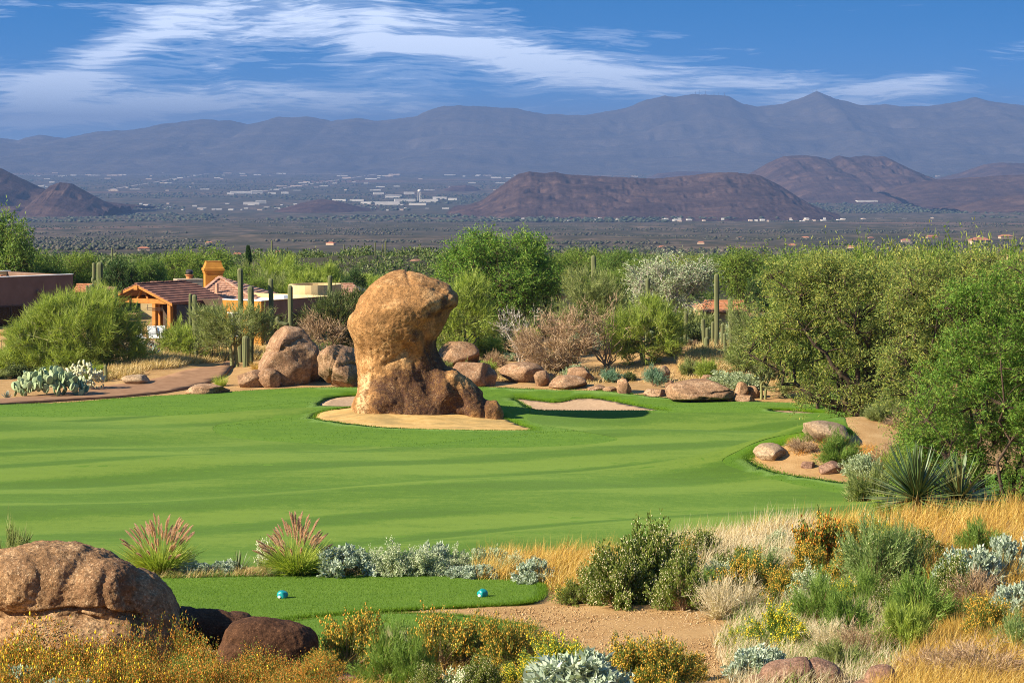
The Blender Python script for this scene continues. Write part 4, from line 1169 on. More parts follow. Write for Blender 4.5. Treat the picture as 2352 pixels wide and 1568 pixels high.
G_broomg = leaf_mat('broom_needle_grey', [(.11, .175, .050), (.165, .230, .075), (.225, .285, .110)], .4, 1.45)
G_bacc = leaf_mat('baccharis_leaf', [(.065, .100, .016), (.110, .145, .026), (.165, .185, .040)], .4, 1.5)
G_silver = leaf_mat('brittlebush_leaf', [(.22, .28, .20), (.32, .38, .29), (.44, .49, .40)], .25)
G_silver2 = leaf_mat('sage_leaf', [(.20, .26, .13), (.29, .35, .20), (.40, .44, .30)], .3)
G_bluegreen = leaf_mat('blue_green_needle', [(.075, .16, .10), (.12, .21, .13), (.17, .26, .17)], .3)
G_flow = leaf_mat('golden_bloom', [(.38, .21, .03), (.50, .31, .05), (.62, .45, .08)], .4, 1.55)
G_flowy = leaf_mat('yellow_bloom', [(.62, .44, .02), (.72, .56, .03), (.78, .66, .08)], .3)
G_rust = leaf_mat('rust_bloom', [(.34, .095, .015), (.46, .16, .022), (.55, .27, .035)], .3)
G_cream = leaf_mat('cream_bloom', [(.58, .50, .28), (.68, .62, .40), (.76, .72, .55)], .3)
G_white = leaf_mat('white_bloom', [(.70, .70, .55), (.80, .80, .66)], .3)
G_straw = leaf_mat('dry_grass', [(.36, .24, .09), (.50, .355, .15), (.60, .46, .22), (.66, .54, .30)], .35, 1.05)
G_gold = leaf_mat('golden_dry_grass', [(.20, .10, .025), (.42, .25, .05), (.60, .41, .10), (.68, .53, .20)], .42, 1.2)
G_cstraw = leaf_mat('bleached_grass', [(.48, .38, .22), (.62, .52, .34), (.76, .68, .50)], .35, 1.0)
G_dry = leaf_mat('dry_brown_twig', [(.20, .125, .07), (.29, .195, .115), (.38, .275, .17)], .2)
G_orange = leaf_mat('orange_dry_stem', [(.30, .125, .025), (.46, .225, .040), (.58, .36, .08)], .45, 1.45)
G_grey = leaf_mat('bleached_twig', [(.26, .22, .17), (.37, .33, .27), (.48, .43, .36)], .1, 1.0)
G_fount = leaf_mat('fountain_grass_blade', [(.16, .24, .030), (.26, .34, .050), (.40, .42, .085)], .4)
G_plume = leaf_mat('fountain_grass_plume', [(.60, .36, .30), (.72, .50, .42), (.80, .64, .56)], .6, 1.1)
M_bark = noise_mat('mesquite_bark', (.045, .028, .018), (.10, .068, .045), 6, .95, .4)
M_barkg = noise_mat('palo_verde_bark', (.16, .17, .06), (.26, .26, .11), 5, .85, .2)
M_barkw = noise_mat('bleached_bark', (.30, .27, .22), (.44, .40, .34), 5, .9, .2)
M_barkt = noise_mat('tan_bark', (.22, .15, .085), (.34, .25, .15), 5, .9, .2)

# ------------------------------------------------------------------ trees
def bez(a, c, b, n=9):
    t = np.linspace(0, 1, n)[:, None]
    return a * (1 - t) ** 2 + 2 * c * t * (1 - t) + b * t * t
GAP = -.12
def make_tree(seed, ells, ncl, rcl, ntw, nlf, style, L, Wd, base_r, fork, bark, leafm, nlimb=7, shell=.45, twigm=None, up=.25, stems=1, wob=.25, tw_w=None, minz=.25):
    rng = np.random.RandomState(seed)
    ells = np.array(ells, float)
    w = np.prod(ells[:, 3:], 1) ** .8; w /= w.sum()
    idx = rng.choice(len(ells), ncl * 3, p=w)
    d = unit(rng.normal(size=(len(idx), 3))); r = (shell + (1 - shell) * rng.uniform(0, 1, len(idx))) ** .7
    c = ells[idx, :3] + d * r[:, None] * ells[idx, 3:]
    # bite gaps into the outline so the crown has bays and sprays
    gap = fbm(c * (1.2 / max(rcl * 2.2, .2)) + seed, 2)
    c = c[(c[:, 2] > minz) & (gap > GAP)][:ncl]
    cc = (ells[:, :3] * w[:, None]).sum(0)
    # limbs
    order = [int(np.argmin(c[:, 2] + 0 * c[:, 0]))]
    dd = np.linalg.norm(c - c[order[0]], axis=1)
    for _ in range(nlimb - 1):
        k = int(np.argmax(dd)); order.append(k); dd = np.minimum(dd, np.linalg.norm(c - c[k], axis=1))
    paths, nodes, nrad = [], [], []
    forks = [np.array([rng.normal(0, .12) * fork + (s - (stems - 1) / 2) * fork * .25, rng.normal(0, .12) * fork, fork]) for s in range(stems)]
    for s in range(stems):
        f = forks[s]; mid = f * .5 + rng.normal(0, .06 * fork, 3); mid[2] = fork * .5
        p = bez(np.array([(s - (stems - 1) / 2) * base_r * 2.2, 0, -.25]), mid, f, 6)
        paths.append((p, np.linspace(base_r * 1.15, base_r * .85, 6) / (1 + .25 * (stems - 1))))
    for n_, k in enumerate(order):
        f = forks[n_ % stems]
        ctrl = f + (c[k] - f) * np.array([.35, .35, .55]) + rng.normal(0, wob, 3) * np.linalg.norm(c[k] - f) * .5
        p = bez(f, ctrl, c[k], 10); p[1:-1] += rng.normal(0, .03, (8, 3)) * np.linalg.norm(c[k] - f)
        ra = np.linspace(base_r * .62, base_r * .16, 10); paths.append((p, ra))
        nodes.append(p[3:]); nrad.append(ra[3:])
    nd = np.concatenate(nodes); nr_ = np.concatenate(nrad)
    sub = []
    for k in range(len(c)):
        if k in order: continue
        dv = np.linalg.norm(nd - c[k], axis=1) + .6 * np.maximum(0, nd[:, 2] - c[k][2])
        j = int(np.argmin(dv)); a = nd[j]
        p = bez(a, (a + c[k]) / 2 + rng.normal(0, .12, 3) * np.linalg.norm(a - c[k]) + np.array([0, 0, .06]), c[k], 5)
        r0 = min(nr_[j] * .6, base_r * .22); sub.append((p, np.linspace(r0, r0 * .35, 5)))
    tm = join([tubes(paths, 7)] + ([tubes(sub, 4)] if sub else []))
    trunk = mesh('trunk', tm[0], tm[1], True, bark)
    # twigs and leaves
    n = len(c)
    out = unit(c - cc + [0, 0, .3])
    C = np.repeat(c, ntw, 0); O = np.repeat(out, ntw, 0); m = len(C)
    S = C + rng.normal(size=(m, 3)) * rcl * .28
    Dt = unit(O * .8 + rng.normal(size=(m, 3)) * .75 + [0, 0, up])
    Lt = rcl * rng.uniform(.6, 1.5, m)
    tw = blades(rng, S - Dt * .2 * Lt[:, None], Dt, Lt, tw_w or Wd * .45)
    S2 = np.repeat(S, nlf, 0); D2 = np.repeat(Dt, nlf, 0); L2 = np.repeat(Lt, nlf)
    t = rng.uniform(.0, 1.0, len(S2))
    Pl = S2 + D2 * (L2 * t)[:, None] + rng.normal(size=S2.shape) * rcl * .10
    if style == 'leaf':
        Dl = unit(D2 * .6 + rng.normal(size=S2.shape) + [0, 0, -.2])
        crown = diamonds(rng, Pl, Dl, L * rng.uniform(.6, 1.3, len(Pl)), Wd * rng.uniform(.7, 1.3, len(Pl)), .08)
    else:
        Dl = unit(D2 * 1.1 + rng.normal(size=S2.shape) * .42 + [0, 0, up])
        crown = blades(rng, Pl, Dl, L * rng.uniform(.5, 1.3, len(Pl)), Wd * rng.uniform(.7, 1.3, len(Pl)))
    cm = mesh('crown', crown[0], crown[1], False, leafm)
    tg = mesh('twigs', tw[0], tw[1], False, twigm or bark)
    return trunk, cm, tg
def place_tree(name, label, cat, meshes, loc, rz=0, scale=1.0, group=None, sy=None):
    t = thing(name, label, cat, loc, rz, group)
    t.scale = (scale, scale, scale) if not isinstance(scale, tuple) else scale
    put('trunk', meshes[0], t); put('crown', meshes[1], t); put('twigs', meshes[2], t)['kind'] = 'stuff'
    return t
def px_tree(name, label, seed, base_u, D, blobs_, dfac=.8, base_v=None, group=None, cat='tree', **kw):
    """crown given as photo ellipses (u, v, ru, rv) at distance D"""
    b = at(base_u, D)
    s = pxm(D); ells = []
    for q in blobs_:
        u, v, ru, rv = q[:4]; dy = q[4] if len(q) > 4 else 0
        p = P(u, v, D); ells.append((p.x - b.x, dy, p.z - b.z, ru / s, max(ru, rv) * dfac / s, rv / s))
    return place_tree(name, label, cat, make_tree(seed, ells, **kw), b, group=group)

# the big mesquites
px_tree('mesquite_tree', 'big spreading mesquite with dark tangled limbs on the sandy mound', 101, 1985, 142,
        [(1960, 730, 195, 120), (1860, 690, 150, 90), (2090, 700, 120, 110), (1800, 800, 95, 70), (2010, 860, 130, 85), (2120, 830, 80, 90), (1900, 640, 120, 50), (2050, 940, 85, 55), (1960, 930, 70, 60), (2130, 950, 80, 70), (1880, 900, 60, 50)], dfac=.7,
        ncl=520, rcl=.70, ntw=10, nlf=15, style='leaf', L=.17, Wd=.045, base_r=.26, fork=1.0, bark=M_bark, leafm=G_mesq3, nlimb=16, shell=.30, stems=3, tw_w=.035)
px_tree('mesquite_tree', 'bright feathery mesquite towering beside the yucca', 102, 2290, 66,
        [(2280, 780, 130, 150), (2200, 900, 115, 130), (2330, 960, 130, 190), (2180, 1050, 110, 120), (2290, 1130, 120, 105), (2340, 680, 90, 70), (2130, 990, 80, 70), (2380, 850, 100, 200), (2230, 690, 60, 50), (2240, 1180, 110, 60), (2340, 1180, 90, 60)], dfac=.7,
        ncl=520, rcl=.32, ntw=10, nlf=16, style='leaf', L=.085, Wd=.023, base_r=.09, fork=.5, bark=M_bark, leafm=G_mesq2, nlimb=16, shell=.25, stems=3, tw_w=.012)
px_tree('mesquite_tree', 'olive mesquite filling the gap between the big one and the feathery one', 103, 2170, 112,
        [(2150, 720, 130, 120), (2250, 680, 110, 90), (2120, 860, 110, 110), (2230, 830, 120, 120), (2150, 980, 90, 80), (2310, 700, 90, 90), (2110, 1030, 70, 60)], dfac=.7,
        ncl=380, rcl=.56, ntw=10, nlf=15, style='leaf', L=.14, Wd=.036, base_r=.18, fork=.9, bark=M_bark, leafm=G_mesq3, nlimb=12, shell=.3, stems=2, tw_w=.03)
px_tree('mesquite_tree', 'dense round mesquite standing behind the monolith', 104, 1150, 228,
        [(1145, 620, 125, 80), (1080, 640, 75, 60), (1215, 650, 75, 75), (1150, 690, 115, 55), (1190, 585, 70, 45), (1095, 585, 60, 40)], dfac=.8,
        ncl=330, rcl=.95, ntw=10, nlf=13, style='leaf', L=.24, Wd=.070, base_r=.30, fork=1.6, bark=M_bark, leafm=G_mesq2, nlimb=12, shell=.42, tw_w=.04)
# palo verdes
VP = dict(style='blade', bark=M_barkg, twigm=M_barkg, up=.45)
px_tree('palo_verde_tree', 'wide billowing palo verde in front of the brown flat-roofed house', 111, 205, 207,
        [(180, 760, 120, 80), (90, 800, 75, 65), (270, 770, 70, 75), (160, 840, 110, 45), (120, 730, 60, 50), (230, 715, 60, 45), (40, 830, 50, 45), (270, 840, 55, 40)], dfac=.7,
        ncl=340, rcl=.75, ntw=11, nlf=15, L=.60, Wd=.034, base_r=.20, fork=.7, leafm=G_verde, nlimb=12, shell=.25, stems=2, tw_w=.04, **VP)
px_tree('palo_verde_tree', 'crooked palo verde with bare green trunk at the path edge', 112, 537, 208,
        [(545, 735, 75, 38), (480, 740, 45, 38), (610, 745, 45, 40), (550, 765, 80, 28), (500, 775, 40, 25)], dfac=.7,
        ncl=120, rcl=.6, ntw=8, nlf=9, L=.5, Wd=.036, base_r=.17, fork=1.5, leafm=G_verde2, nlimb=12, shell=.3, stems=2, tw_w=.05, **VP)
px_tree('palo_verde_tree', 'soft green palo verde behind the skirt of the monolith', 113, 1060, 208,
        [(1060, 720, 60, 70), (1095, 750, 45, 50), (1030, 770, 40, 50), (1085, 680, 40, 40)], dfac=.8,
        ncl=110, rcl=.7, ntw=9, nlf=10, L=.6, Wd=.042, base_r=.15, fork=.8, leafm=G_verde, nlimb=8, shell=.25, tw_w=.04, **VP)
px_tree('palo_verde_tree', 'rounded palo verde between the dry bush and the saguaro cluster', 114, 1480, 205,
        [(1495, 760, 75, 55), (1440, 770, 40, 50), (1540, 775, 45, 45), (1480, 815, 55, 35), (1500, 725, 45, 30)], dfac=.8,
        ncl=150, rcl=.65, ntw=9, nlf=11, L=.55, Wd=.040, base_r=.14, fork=1.2, leafm=G_verde, nlimb=9, shell=.25, stems=2, tw_w=.04, **VP)
px_tree('palo_verde_tree', 'hazy palo verde beside the cream chimney', 115, 1350, 218,
        [(1345, 670, 55, 50), (1390, 700, 40, 45), (1320, 720, 35, 40)], dfac=.8,
        ncl=80, rcl=.7, ntw=9, nlf=9, L=.6, Wd=.040, base_r=.14, fork=2.4, leafm=G_verde2, nlimb=7, shell=.25, tw_w=.04, **VP)
px_tree('palo_verde_tree', 'low palo verde spreading in front of the big mesquite', 116, 1755, 186,
        [(1750, 780, 60, 55), (1790, 830, 55, 45), (1710, 810, 40, 45), (1830, 870, 50, 35), (1720, 745, 40, 40)], dfac=.8,
        ncl=120, rcl=.62, ntw=9, nlf=10, L=.5, Wd=.036, base_r=.12, fork=.9, leafm=G_verde2, nlimb=8, shell=.25, stems=2, tw_w=.04, **VP)
px_tree('palo_verde_tree', 'small palo verde with pale forked trunk below the mesquite', 117, 1805, 187,
        [(1815, 830, 45, 22), (1785, 840, 30, 18), (1850, 845, 25, 18)], dfac=.8,
        ncl=26, rcl=.5, ntw=6, nlf=7, L=.45, Wd=.034, base_r=.11, fork=1.3, leafm=G_verde2, nlimb=7, shell=.25, stems=2, tw_w=.04, **VP)
px_tree('palo_verde_tree', 'bushy palo verde between the pergola and the crooked one', 118, 440, 214,
        [(440, 780, 60, 32), (480, 770, 40, 30), (400, 795, 35, 22)], dfac=.8,
        ncl=100, rcl=.6, ntw=9, nlf=10, L=.5, Wd=.038, base_r=.10, fork=.5, leafm=G_verde, nlimb=7, shell=.25, stems=3, tw_w=.04, **VP)
px_tree('acacia_tree', 'grey-green acacia leaning over the split outcrop', 119, 770, 204,
        [(775, 720, 55, 35), (740, 740, 35, 30), (810, 700, 30, 35), (790, 760, 45, 28)], dfac=.8,
        ncl=110, rcl=.6, ntw=9, nlf=10, L=.42, Wd=.045, base_r=.10, fork=.6, leafm=G_creo, nlimb=7, shell=.25, stems=3, tw_w=.04, style='blade', bark=M_barkt, up=.5)
# bleached tree
px_tree('bleached_tree', 'bleached whitish tree with bare pale limbs behind the saguaros', 121, 1545, 238,
        [(1545, 640, 95, 55), (1480, 650, 50, 45), (1610, 650, 45, 50), (1540, 690, 80, 35)], dfac=.7,
        ncl=170, rcl=.85, ntw=11, nlf=7, style='leaf', L=.17, Wd=.08, base_r=.14, fork=1.3, bark=M_barkw, leafm=G_silver2, nlimb=14, shell=.2, twigm=G_grey, stems=3, tw_w=.07, wob=.5)
px_tree('bare_shrub', 'tall bare branching shrub with tan stems between two palo verdes', 122, 1395, 204,
        [(1380, 720, 50, 60), (1420, 760, 40, 50), (1350, 730, 35, 40)], dfac=.6, cat='shrub',
        ncl=34, rcl=.55, ntw=5, nlf=2, style='blade', L=.3, Wd=.04, base_r=.085, fork=.3, bark=M_barkt, leafm=G_dry, nlimb=16, shell=.2, stems=5, tw_w=.05, up=.6, wob=.35)
px_tree('bare_shrub', 'low dead white shrub with twisted limbs beside the round mesquite', 123, 1195, 206,
        [(1190, 740, 35, 30), (1165, 755, 25, 22), (1215, 730, 20, 25)], dfac=.6, cat='shrub',
        ncl=26, rcl=.5, ntw=5, nlf=2, style='blade', L=.3, Wd=.045, base_r=.08, fork=.5, bark=M_barkw, leafm=G_grey, nlimb=12, shell=.2, stems=3, tw_w=.06, up=.5, wob=.5)

# trees farther back: a few grown, then copied
def proto(seed, h, w, leafm, bark=M_bark, style='leaf', ncl=150, L=.28, Wd=.085, rcl=.95, up=.25, shell=.3):
    e = [(0, 0, h * .62, w * .5, w * .5, h * .36), (w * .22, 0, h * .5, w * .32, w * .35, h * .3), (-w * .22, .2, h * .48, w * .33, w * .35, h * .3), (0, -.2, h * .36, w * .42, w * .4, h * .25)]
    rq = np.random.RandomState(seed)
    for _ in range(5): e.append((rq.uniform(-.45, .45) * w, rq.uniform(-.3, .3) * w, h * rq.uniform(.35, .85), w * rq.uniform(.12, .25), w * .2, h * rq.uniform(.1, .18)))
    return make_tree(seed, e, ncl, rcl, 10, 11, style, L, Wd, .2, h * .16, bark, leafm, nlimb=7, shell=shell, up=up)
PT = [proto(201, 6, 7, G_bgtree), proto(202, 6, 8, G_bgtree), proto(203, 6, 6.5, G_mesq), proto(204, 6, 7, G_mesq3)]
PV = [proto(211, 5, 6, G_verde, M_barkg, 'blade', 130, .75, .06, .8, .45), proto(212, 5, 6, G_verde2, M_barkg, 'blade', 120, .7, .06, .8, .45)]
PD = [proto(221, 6, 6, G_dark, ncl=170), proto(222, 7, 6, G_mesq, ncl=170, L=.34)]
def bgt(meshes, name, label, u, vtop, D, wpx, group=None, h0=6.0, w0=7.0, rz=0.0):
    b = at(u, D); h = P(u, vtop, D).z - b.z; w = wpx / pxm(D)
    return place_tree(name, label, 'tree', meshes, b, rz, (w / w0, w / w0, h / h0), group)
bgt(PD[1], 'mesquite_tree', 'tall dark tree rising behind the brown flat-roofed house', 5, 503, 262, 150, h0=6.6, w0=6)
bgt(PD[1], 'mesquite_tree', 'dark tree half out of sight next to the tall dark one', -75, 520, 262, 120, h0=6.6, w0=6, rz=2)
bgt(PT[2], 'mesquite_tree', 'green tree beside the tall dark tree behind the flat roof', 95, 580, 268, 110, rz=1)
bgt(PT[1], 'mesquite_tree', 'round green tree behind the end of the flat-roofed house', 170, 584, 272, 120, rz=2)
bgt(PD[0], 'citrus_tree', 'dark dense citrus tree behind the tall saguaro pair', 268, 606, 256, 95, h0=5.6, w0=6)
bgt(PT[0], 'mesquite_tree', 'green tree behind the orange chimney', 470, 568, 300, 170, rz=.5)
bgt(PT[1], 'mesquite_tree', 'lower green tree behind the grey chimney block', 400, 586, 290, 110, rz=3)
bgt(PT[2], 'mesquite_tree', 'green tree between the citrus tree and the grey chimney block', 330, 595, 285, 110, rz=4)
gl = 'green trees crowding the slope behind the houses'
rr = random.Random(4)
for k, (u, v, D, w) in enumerate([(560, 612, 292, 100), (600, 606, 300, 110), (655, 604, 296, 120), (705, 608, 290, 110), (745, 622, 282, 90), (790, 630, 285, 80), (520, 625, 285, 90), (620, 630, 272, 100), (690, 636, 270, 100), (590, 640, 268, 80),
                                  (850, 640, 300, 110), (900, 635, 310, 110), (820, 650, 290, 90), (960, 640, 300, 100)]):
    bgt(PV[k % 2] if k % 3 else PT[k % 2], 'palo_verde_tree', 'bright green tree in the thicket behind the tiled houses', u, v, D, w, gl, 5.0 if k % 3 else 6, 6 if k % 3 else 7, rr.uniform(0, 6))
gr_ = 'green trees beyond the saguaro cluster'
for k, (u, v, D, w) in enumerate([(1310, 580, 300, 110), (1360, 574, 320, 120), (1420, 578, 315, 120), (1300, 620, 280, 100), (1400, 620, 275, 110), (1460, 600, 290, 90), (1640, 590, 300, 90), (1590, 586, 310, 110), (1520, 588, 312, 110), (1260, 600, 300, 90)]):
    bgt(PT[k % 4], 'mesquite_tree', 'green tree in the thicket behind the bleached tree', u, v, D, w, gr_, rz=rr.uniform(0, 6))
bgt(PT[0], 'mesquite_tree', 'rounded bright green tree beside the bleached tree', 1720, 568, 262, 150, rz=1.2)
bgt(PD[0], 'citrus_tree', 'dark bush in front of the rounded bright green tree', 1760, 625, 250, 80, h0=5.6, w0=6)
bgt(PD[0], 'citrus_tree', 'dark dense bush on the slope behind the far tiled roof', 812, 625, 262, 55, h0=5.6, w0=6)
gm = 'yellow-green mesquites behind the big one'
for k, (u, v, D, w) in enumerate([(1830, 572, 215, 150), (1920, 566, 205, 170), (2010, 562, 200, 170), (2100, 562, 190, 170), (2190, 560, 180, 190), (2280, 566, 172, 190), (2370, 572, 165, 180), (1870, 590, 240, 140), (1960, 580, 230, 150), (2060, 575, 225, 150), (2150, 570, 215, 150), (2250, 575, 205, 150), (2350, 580, 200, 150),
                                  (1880, 660, 180, 150), (1960, 640, 170, 150), (2060, 650, 165, 150)]):
    bgt(PT[3] if k % 2 else PT[0], 'mesquite_tree', 'yellow-green mesquite in the thicket behind the big one', u, v, D, w, gm, rz=rr.uniform(0, 6))
# cypress
V_c = []
def cypress():
    rng = np.random.RandomState(9); n = 5200
    z = rng.uniform(.3, 6.2, n); r = .42 * np.sin(np.clip(z / 6.2, 0, 1) * math.pi * .93 + .15) ** .7 * rng.uniform(.55, 1.05, n) + .03
    a = rng.uniform(0, 6.28, n)
    P_ = np.stack([r * np.cos(a), r * np.sin(a), z], 1); D_ = np.stack([np.cos(a) * .4, np.sin(a) * .4, np.ones(n)], 1) + rng.normal(0, .2, (n, 3))
    V, F = diamonds(rng, P_, D_, .30, .10)
    tv = tubes([(np.array([(0, 0, -.3), (0, 0, 3.0), (0, 0, 5.8)]), np.array([.12, .08, .02]))], 6)
    return mesh('trunk', tv[0], tv[1], True, M_bark), mesh('crown', V, F, False, G_dark)
ct, cc_ = cypress(); b = at(570, 335); h = P(570, 565, 335).z - b.z
t = thing('cypress_tree', 'slim dark cypress rising behind the orange chimney house', 'tree', b); t.scale = (h / 6.3 * .95, h / 6.3 * .95, h / 6.3)
put('trunk', ct, t); put('crown', cc_, t)
print('trees', round(time.time() - T0, 1))

# ------------------------------------------------------------------ saguaros
def sag_mat():
    m, N = new_mat('saguaro_skin')
    tcn = N.n('ShaderNodeTexCoord')
    a = N.n('ShaderNodeAttribute', attribute_name='rib')
    c = N.ramp(a.outputs['Fac'], [(0.15, (.065, .082, .030)), (0.75, (.150, .165, .070)), (1.0, (.26, .25, .13))])
    nz = N.noise(tcn.outputs['Object'], 2.2, 4, .6)
    c = N.mix(N.ramp(nz, [(.55, 0), (.72, .5)]), c, (.20, .15, .08))
    d = N.n('ShaderNodeBsdfPrincipled'); d.inputs['Roughness'].default_value = .7; d.inputs['Specular IOR Level'].default_value = .2
    N.link(c, d.inputs['Base Color'])
    o = N.n('ShaderNodeOutputMaterial'); N.link(d.outputs[0], o.inputs[0])
    return m
M_sag = sag_mat()
def ribbed(pts, rad, ribs=13, name='stem'):
    """ribbed cactus stem along pts with a domed tip"""
    pts = np.asarray(pts, float); n = ribs * 4; a = np.linspace(0, 2 * np.pi, n, endpoint=False)
    rb = (np.cos(a * ribs) + 1) / 2
    k = len(pts); tg = unit(np.gradient(pts, axis=0)); ref = np.where(np.abs(tg[:, 2:3]) > .95, np.array([[1., 0, 0]]), np.array([[0, 0, 1.]]))
    s = unit(np.cross(tg, ref)); t2 = np.cross(tg, s)
    rr_ = rad[:, None] * (.84 + .18 * rb[None])
    V = (pts[:, None] + rr_[..., None] * (np.cos(a)[None, :, None] * s[:, None] + np.sin(a)[None, :, None] * t2[:, None])).reshape(-1, 3)
    i = np.arange(k - 1)[:, None] * n; j = np.arange(n)[None]; jn = (j + 1) % n
    F = np.stack([i + j, i + jn, i + n + jn, i + n + j], -1).reshape(-1, 4)
    me = mesh(name, V, F, True, M_sag)
    attr(me, 'rib', np.tile(rb, k))
    return me
def stem_me(h, r, seed, name='stem', lean=0.0):
    rng = np.random.RandomState(seed)
    t = np.concatenate([np.linspace(0, .9, 12), .9 + .1 * np.sin(np.linspace(.12, 1, 8) * math.pi / 2)])
    z = t * h
    rad = r * np.interp(t, [0, .1, .5, .85, 1], [.82, .88, 1.0, 1.0, 1.0])
    cap = np.clip((h - z) / r, 0, 1); rad = rad * np.sqrt(np.clip(1 - (1 - cap) ** 2, 0.0004, 1))
    x = lean * z + .03 * np.sin(z * .8 + seed)
    return ribbed(np.stack([x, 0 * z, z], 1), rad, 12 + seed % 3, name)
def arm_me(out, drop, up, r, side):
    a = np.linspace(0, math.pi / 2, 7); e = out * .85
    p = [(0, 0, 0)] + [(side * e * math.sin(q), 0, -drop + drop * 0 + e * .35 * (1 - math.cos(q))) for q in a]
    x0 = side * e; z0 = p[-1][2]
    zt = np.linspace(.15, 1, 9) * up; p += [(x0, 0, z0 + q) for q in zt]
    p = np.array(p); rad = np.full(len(p), r); rad[0] = r * .75
    tip = p[-1, 2]; cap = np.clip((tip - p[:, 2]) / r, 0, 1); cap[:9] = 1; rad = rad * np.sqrt(np.clip(1 - (1 - cap) ** 2, .0006, 1))
    return ribbed(p, rad, 10, 'arm')
def saguaro(u, vt, vb, D, wpx, label, group=None, arms=(), lean=0.0, seed=1, zbase=None):
    b = at(u, D)
    top = P(u, vt, D).z; h = top - b.z + .3
    r = wpx / 2 / pxm(D)
    t = thing('saguaro', label, 'cactus', (b.x, b.y, b.z - .3), 0, group)
    put('stem', stem_me(h, r, seed, lean=lean), t)
    for (side, at_, out, drop, up, rf) in arms:
        put('arm', arm_me(out, drop, up, r * rf, side), t, (side * r * .6, -.02, h * at_))
    return t
saguaro(228, 601, 700, 216, 14.5, 'tall saguaro with one stubby arm over the wide palo verde', None, [(-1, .80, .40, .1, .25, .6)], seed=2)
saguaro(214, 603, 700, 224, 7.5, 'slender saguaro just behind the tall stubby-armed one', seed=3)
saguaro(208, 652, 720, 213, 12, 'short thick saguaro rising from the wide palo verde', seed=4)
saguaro(199, 655, 720, 213.6, 7, 'thin short saguaro touching the thick one', seed=5)
saguaro(246, 664, 720, 212, 11, 'short saguaro on the pergola side of the tall stubby-armed one', seed=6)
saguaro(266, 658, 720, 214, 10, 'short saguaro nearest the pergola gable', seed=7)
saguaro(437, 674, 760, 214, 7.5, 'thin saguaro before the shaded side of the pergola', seed=8)
saguaro(449, 676, 760, 213, 11, 'thicker saguaro leaning beside the thin one at the pergola', seed=9, lean=-.02)
saguaro(551, 615, 760, 213, 12.5, 'tallest saguaro over the crooked palo verde', None, [(1, .50, .36, .05, .5, .8)], seed=10)
saguaro(575, 656, 760, 211, 14, 'stout saguaro behind the crooked palo verde', seed=11)
saguaro(622, 639, 760, 214, 11, 'straight saguaro before the cream parapet', seed=12)
saguaro(666, 655, 770, 206, 11.5, 'saguaro with one low upturned arm standing on the split outcrop', None, [(-1, .52, .95, .02, .28, .8), ], seed=13, lean=.006)
saguaro(758, 632, 720, 216, 10.5, 'saguaro between the shaded wall and the far tiled roof', seed=14)
saguaro(240, 838, 888, 199, 8, 'short dark saguaro beside the prickly pear', seed=15)
saguaro(564, 770, 838, 206, 17, 'thick shaded saguaro base behind the crooked palo verde', seed=16)
saguaro(1361, 586, 700, 222, 11.5, 'single tall saguaro above the cream chimney', seed=17, lean=.012)
saguaro(1487, 638, 740, 214, 10, 'saguaro in front of the bleached tree', seed=18, lean=.008)
saguaro(1646, 628, 790, 212, 11, 'tall saguaro in the middle of the saguaro cluster', seed=19, lean=.008)
saguaro(1679, 684, 780, 213, 10.5, 'shorter saguaro on the mesquite side of the cluster', seed=20)
gs_ = 'small saguaros of the cluster'
for (u, vt, D, w, sd_) in ((1619, 732, 211, 9, 21), (1627, 752, 210, 9, 22), (1624, 773, 209, 12, 23), (1660, 742, 213, 9, 25), (1636, 738, 214, 8, 26), (1667, 765, 211, 8, 27)):
    saguaro(u, vt, 790, D, w, 'small saguaro at the foot of the tall clustered one', gs_, seed=sd_, lean=.03 * ((sd_ % 3) - 1))
for (u, vt, D, w, sd_) in ((1575, 714, 216, 9, 31), (1558, 722, 217, 8, 32), (1543, 720, 218, 8, 33), (1412, 705, 214, 8, 34)):
    saguaro(u, vt, 760, D, w, 'short saguaro half hidden behind the rounded palo verde', 'short saguaros behind the rounded palo verde', seed=sd_)
saguaro(735, 612, 640, 300, 7, 'lone saguaro on the slope above the tiled houses', seed=35)
sag_d = [stem_me(5.0, .24, 40 + k) for k in range(3)]; arm_d = arm_me(.5, .1, .9, .16, 1)
gd = 'saguaros scattered on the far slope'
for k in range(64):
    u = rr.choice([rr.uniform(240, 420), rr.uniform(590, 1010), rr.uniform(680, 1000), rr.uniform(1480, 2300)]); D = rr.uniform(430, 900); b = at(u, D); h = rr.uniform(1.8, 3.4)
    t = thing('saguaro', 'far-off saguaro standing on the green desert slope', 'cactus', b, rr.uniform(0, 6), gd); t.scale = (h / 5 * .9, h / 5 * .9, h / 5)
    put('stem', sag_d[k % 3], t)
    if k % 3 == 0: put('arm', arm_d, t, (.12, 0, 2.6))
print('saguaros', round(time.time() - T0, 1))

# ------------------------------------------------------------------ houses
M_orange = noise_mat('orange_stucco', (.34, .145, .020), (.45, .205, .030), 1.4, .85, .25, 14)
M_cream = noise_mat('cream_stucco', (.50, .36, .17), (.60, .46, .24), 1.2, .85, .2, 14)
M_brown = noise_mat('brown_and_shade_stucco', (.155, .095, .068), (.20, .125, .092), 1.0, .9, .2, 12)  # flat-roofed house's paint; on the hip-roofed house it paints the shaded wall
M_greyst = noise_mat('grey_stucco', (.30, .25, .17), (.38, .32, .23), 1.5, .9, .2, 12)
M_wood = noise_mat('stained_timber', (.30, .115, .016), (.42, .175, .024), 3.0, .55, .15, 9, spec=.4)
M_tile = noise_mat('brown_roof_tile', (.165, .072, .048), (.235, .110, .076), 2.5, .8, .15, 12)
M_tile2 = noise_mat('pink_roof_tile', (.36, .185, .115), (.50, .29, .195), 2.2, .85, .15, 12)
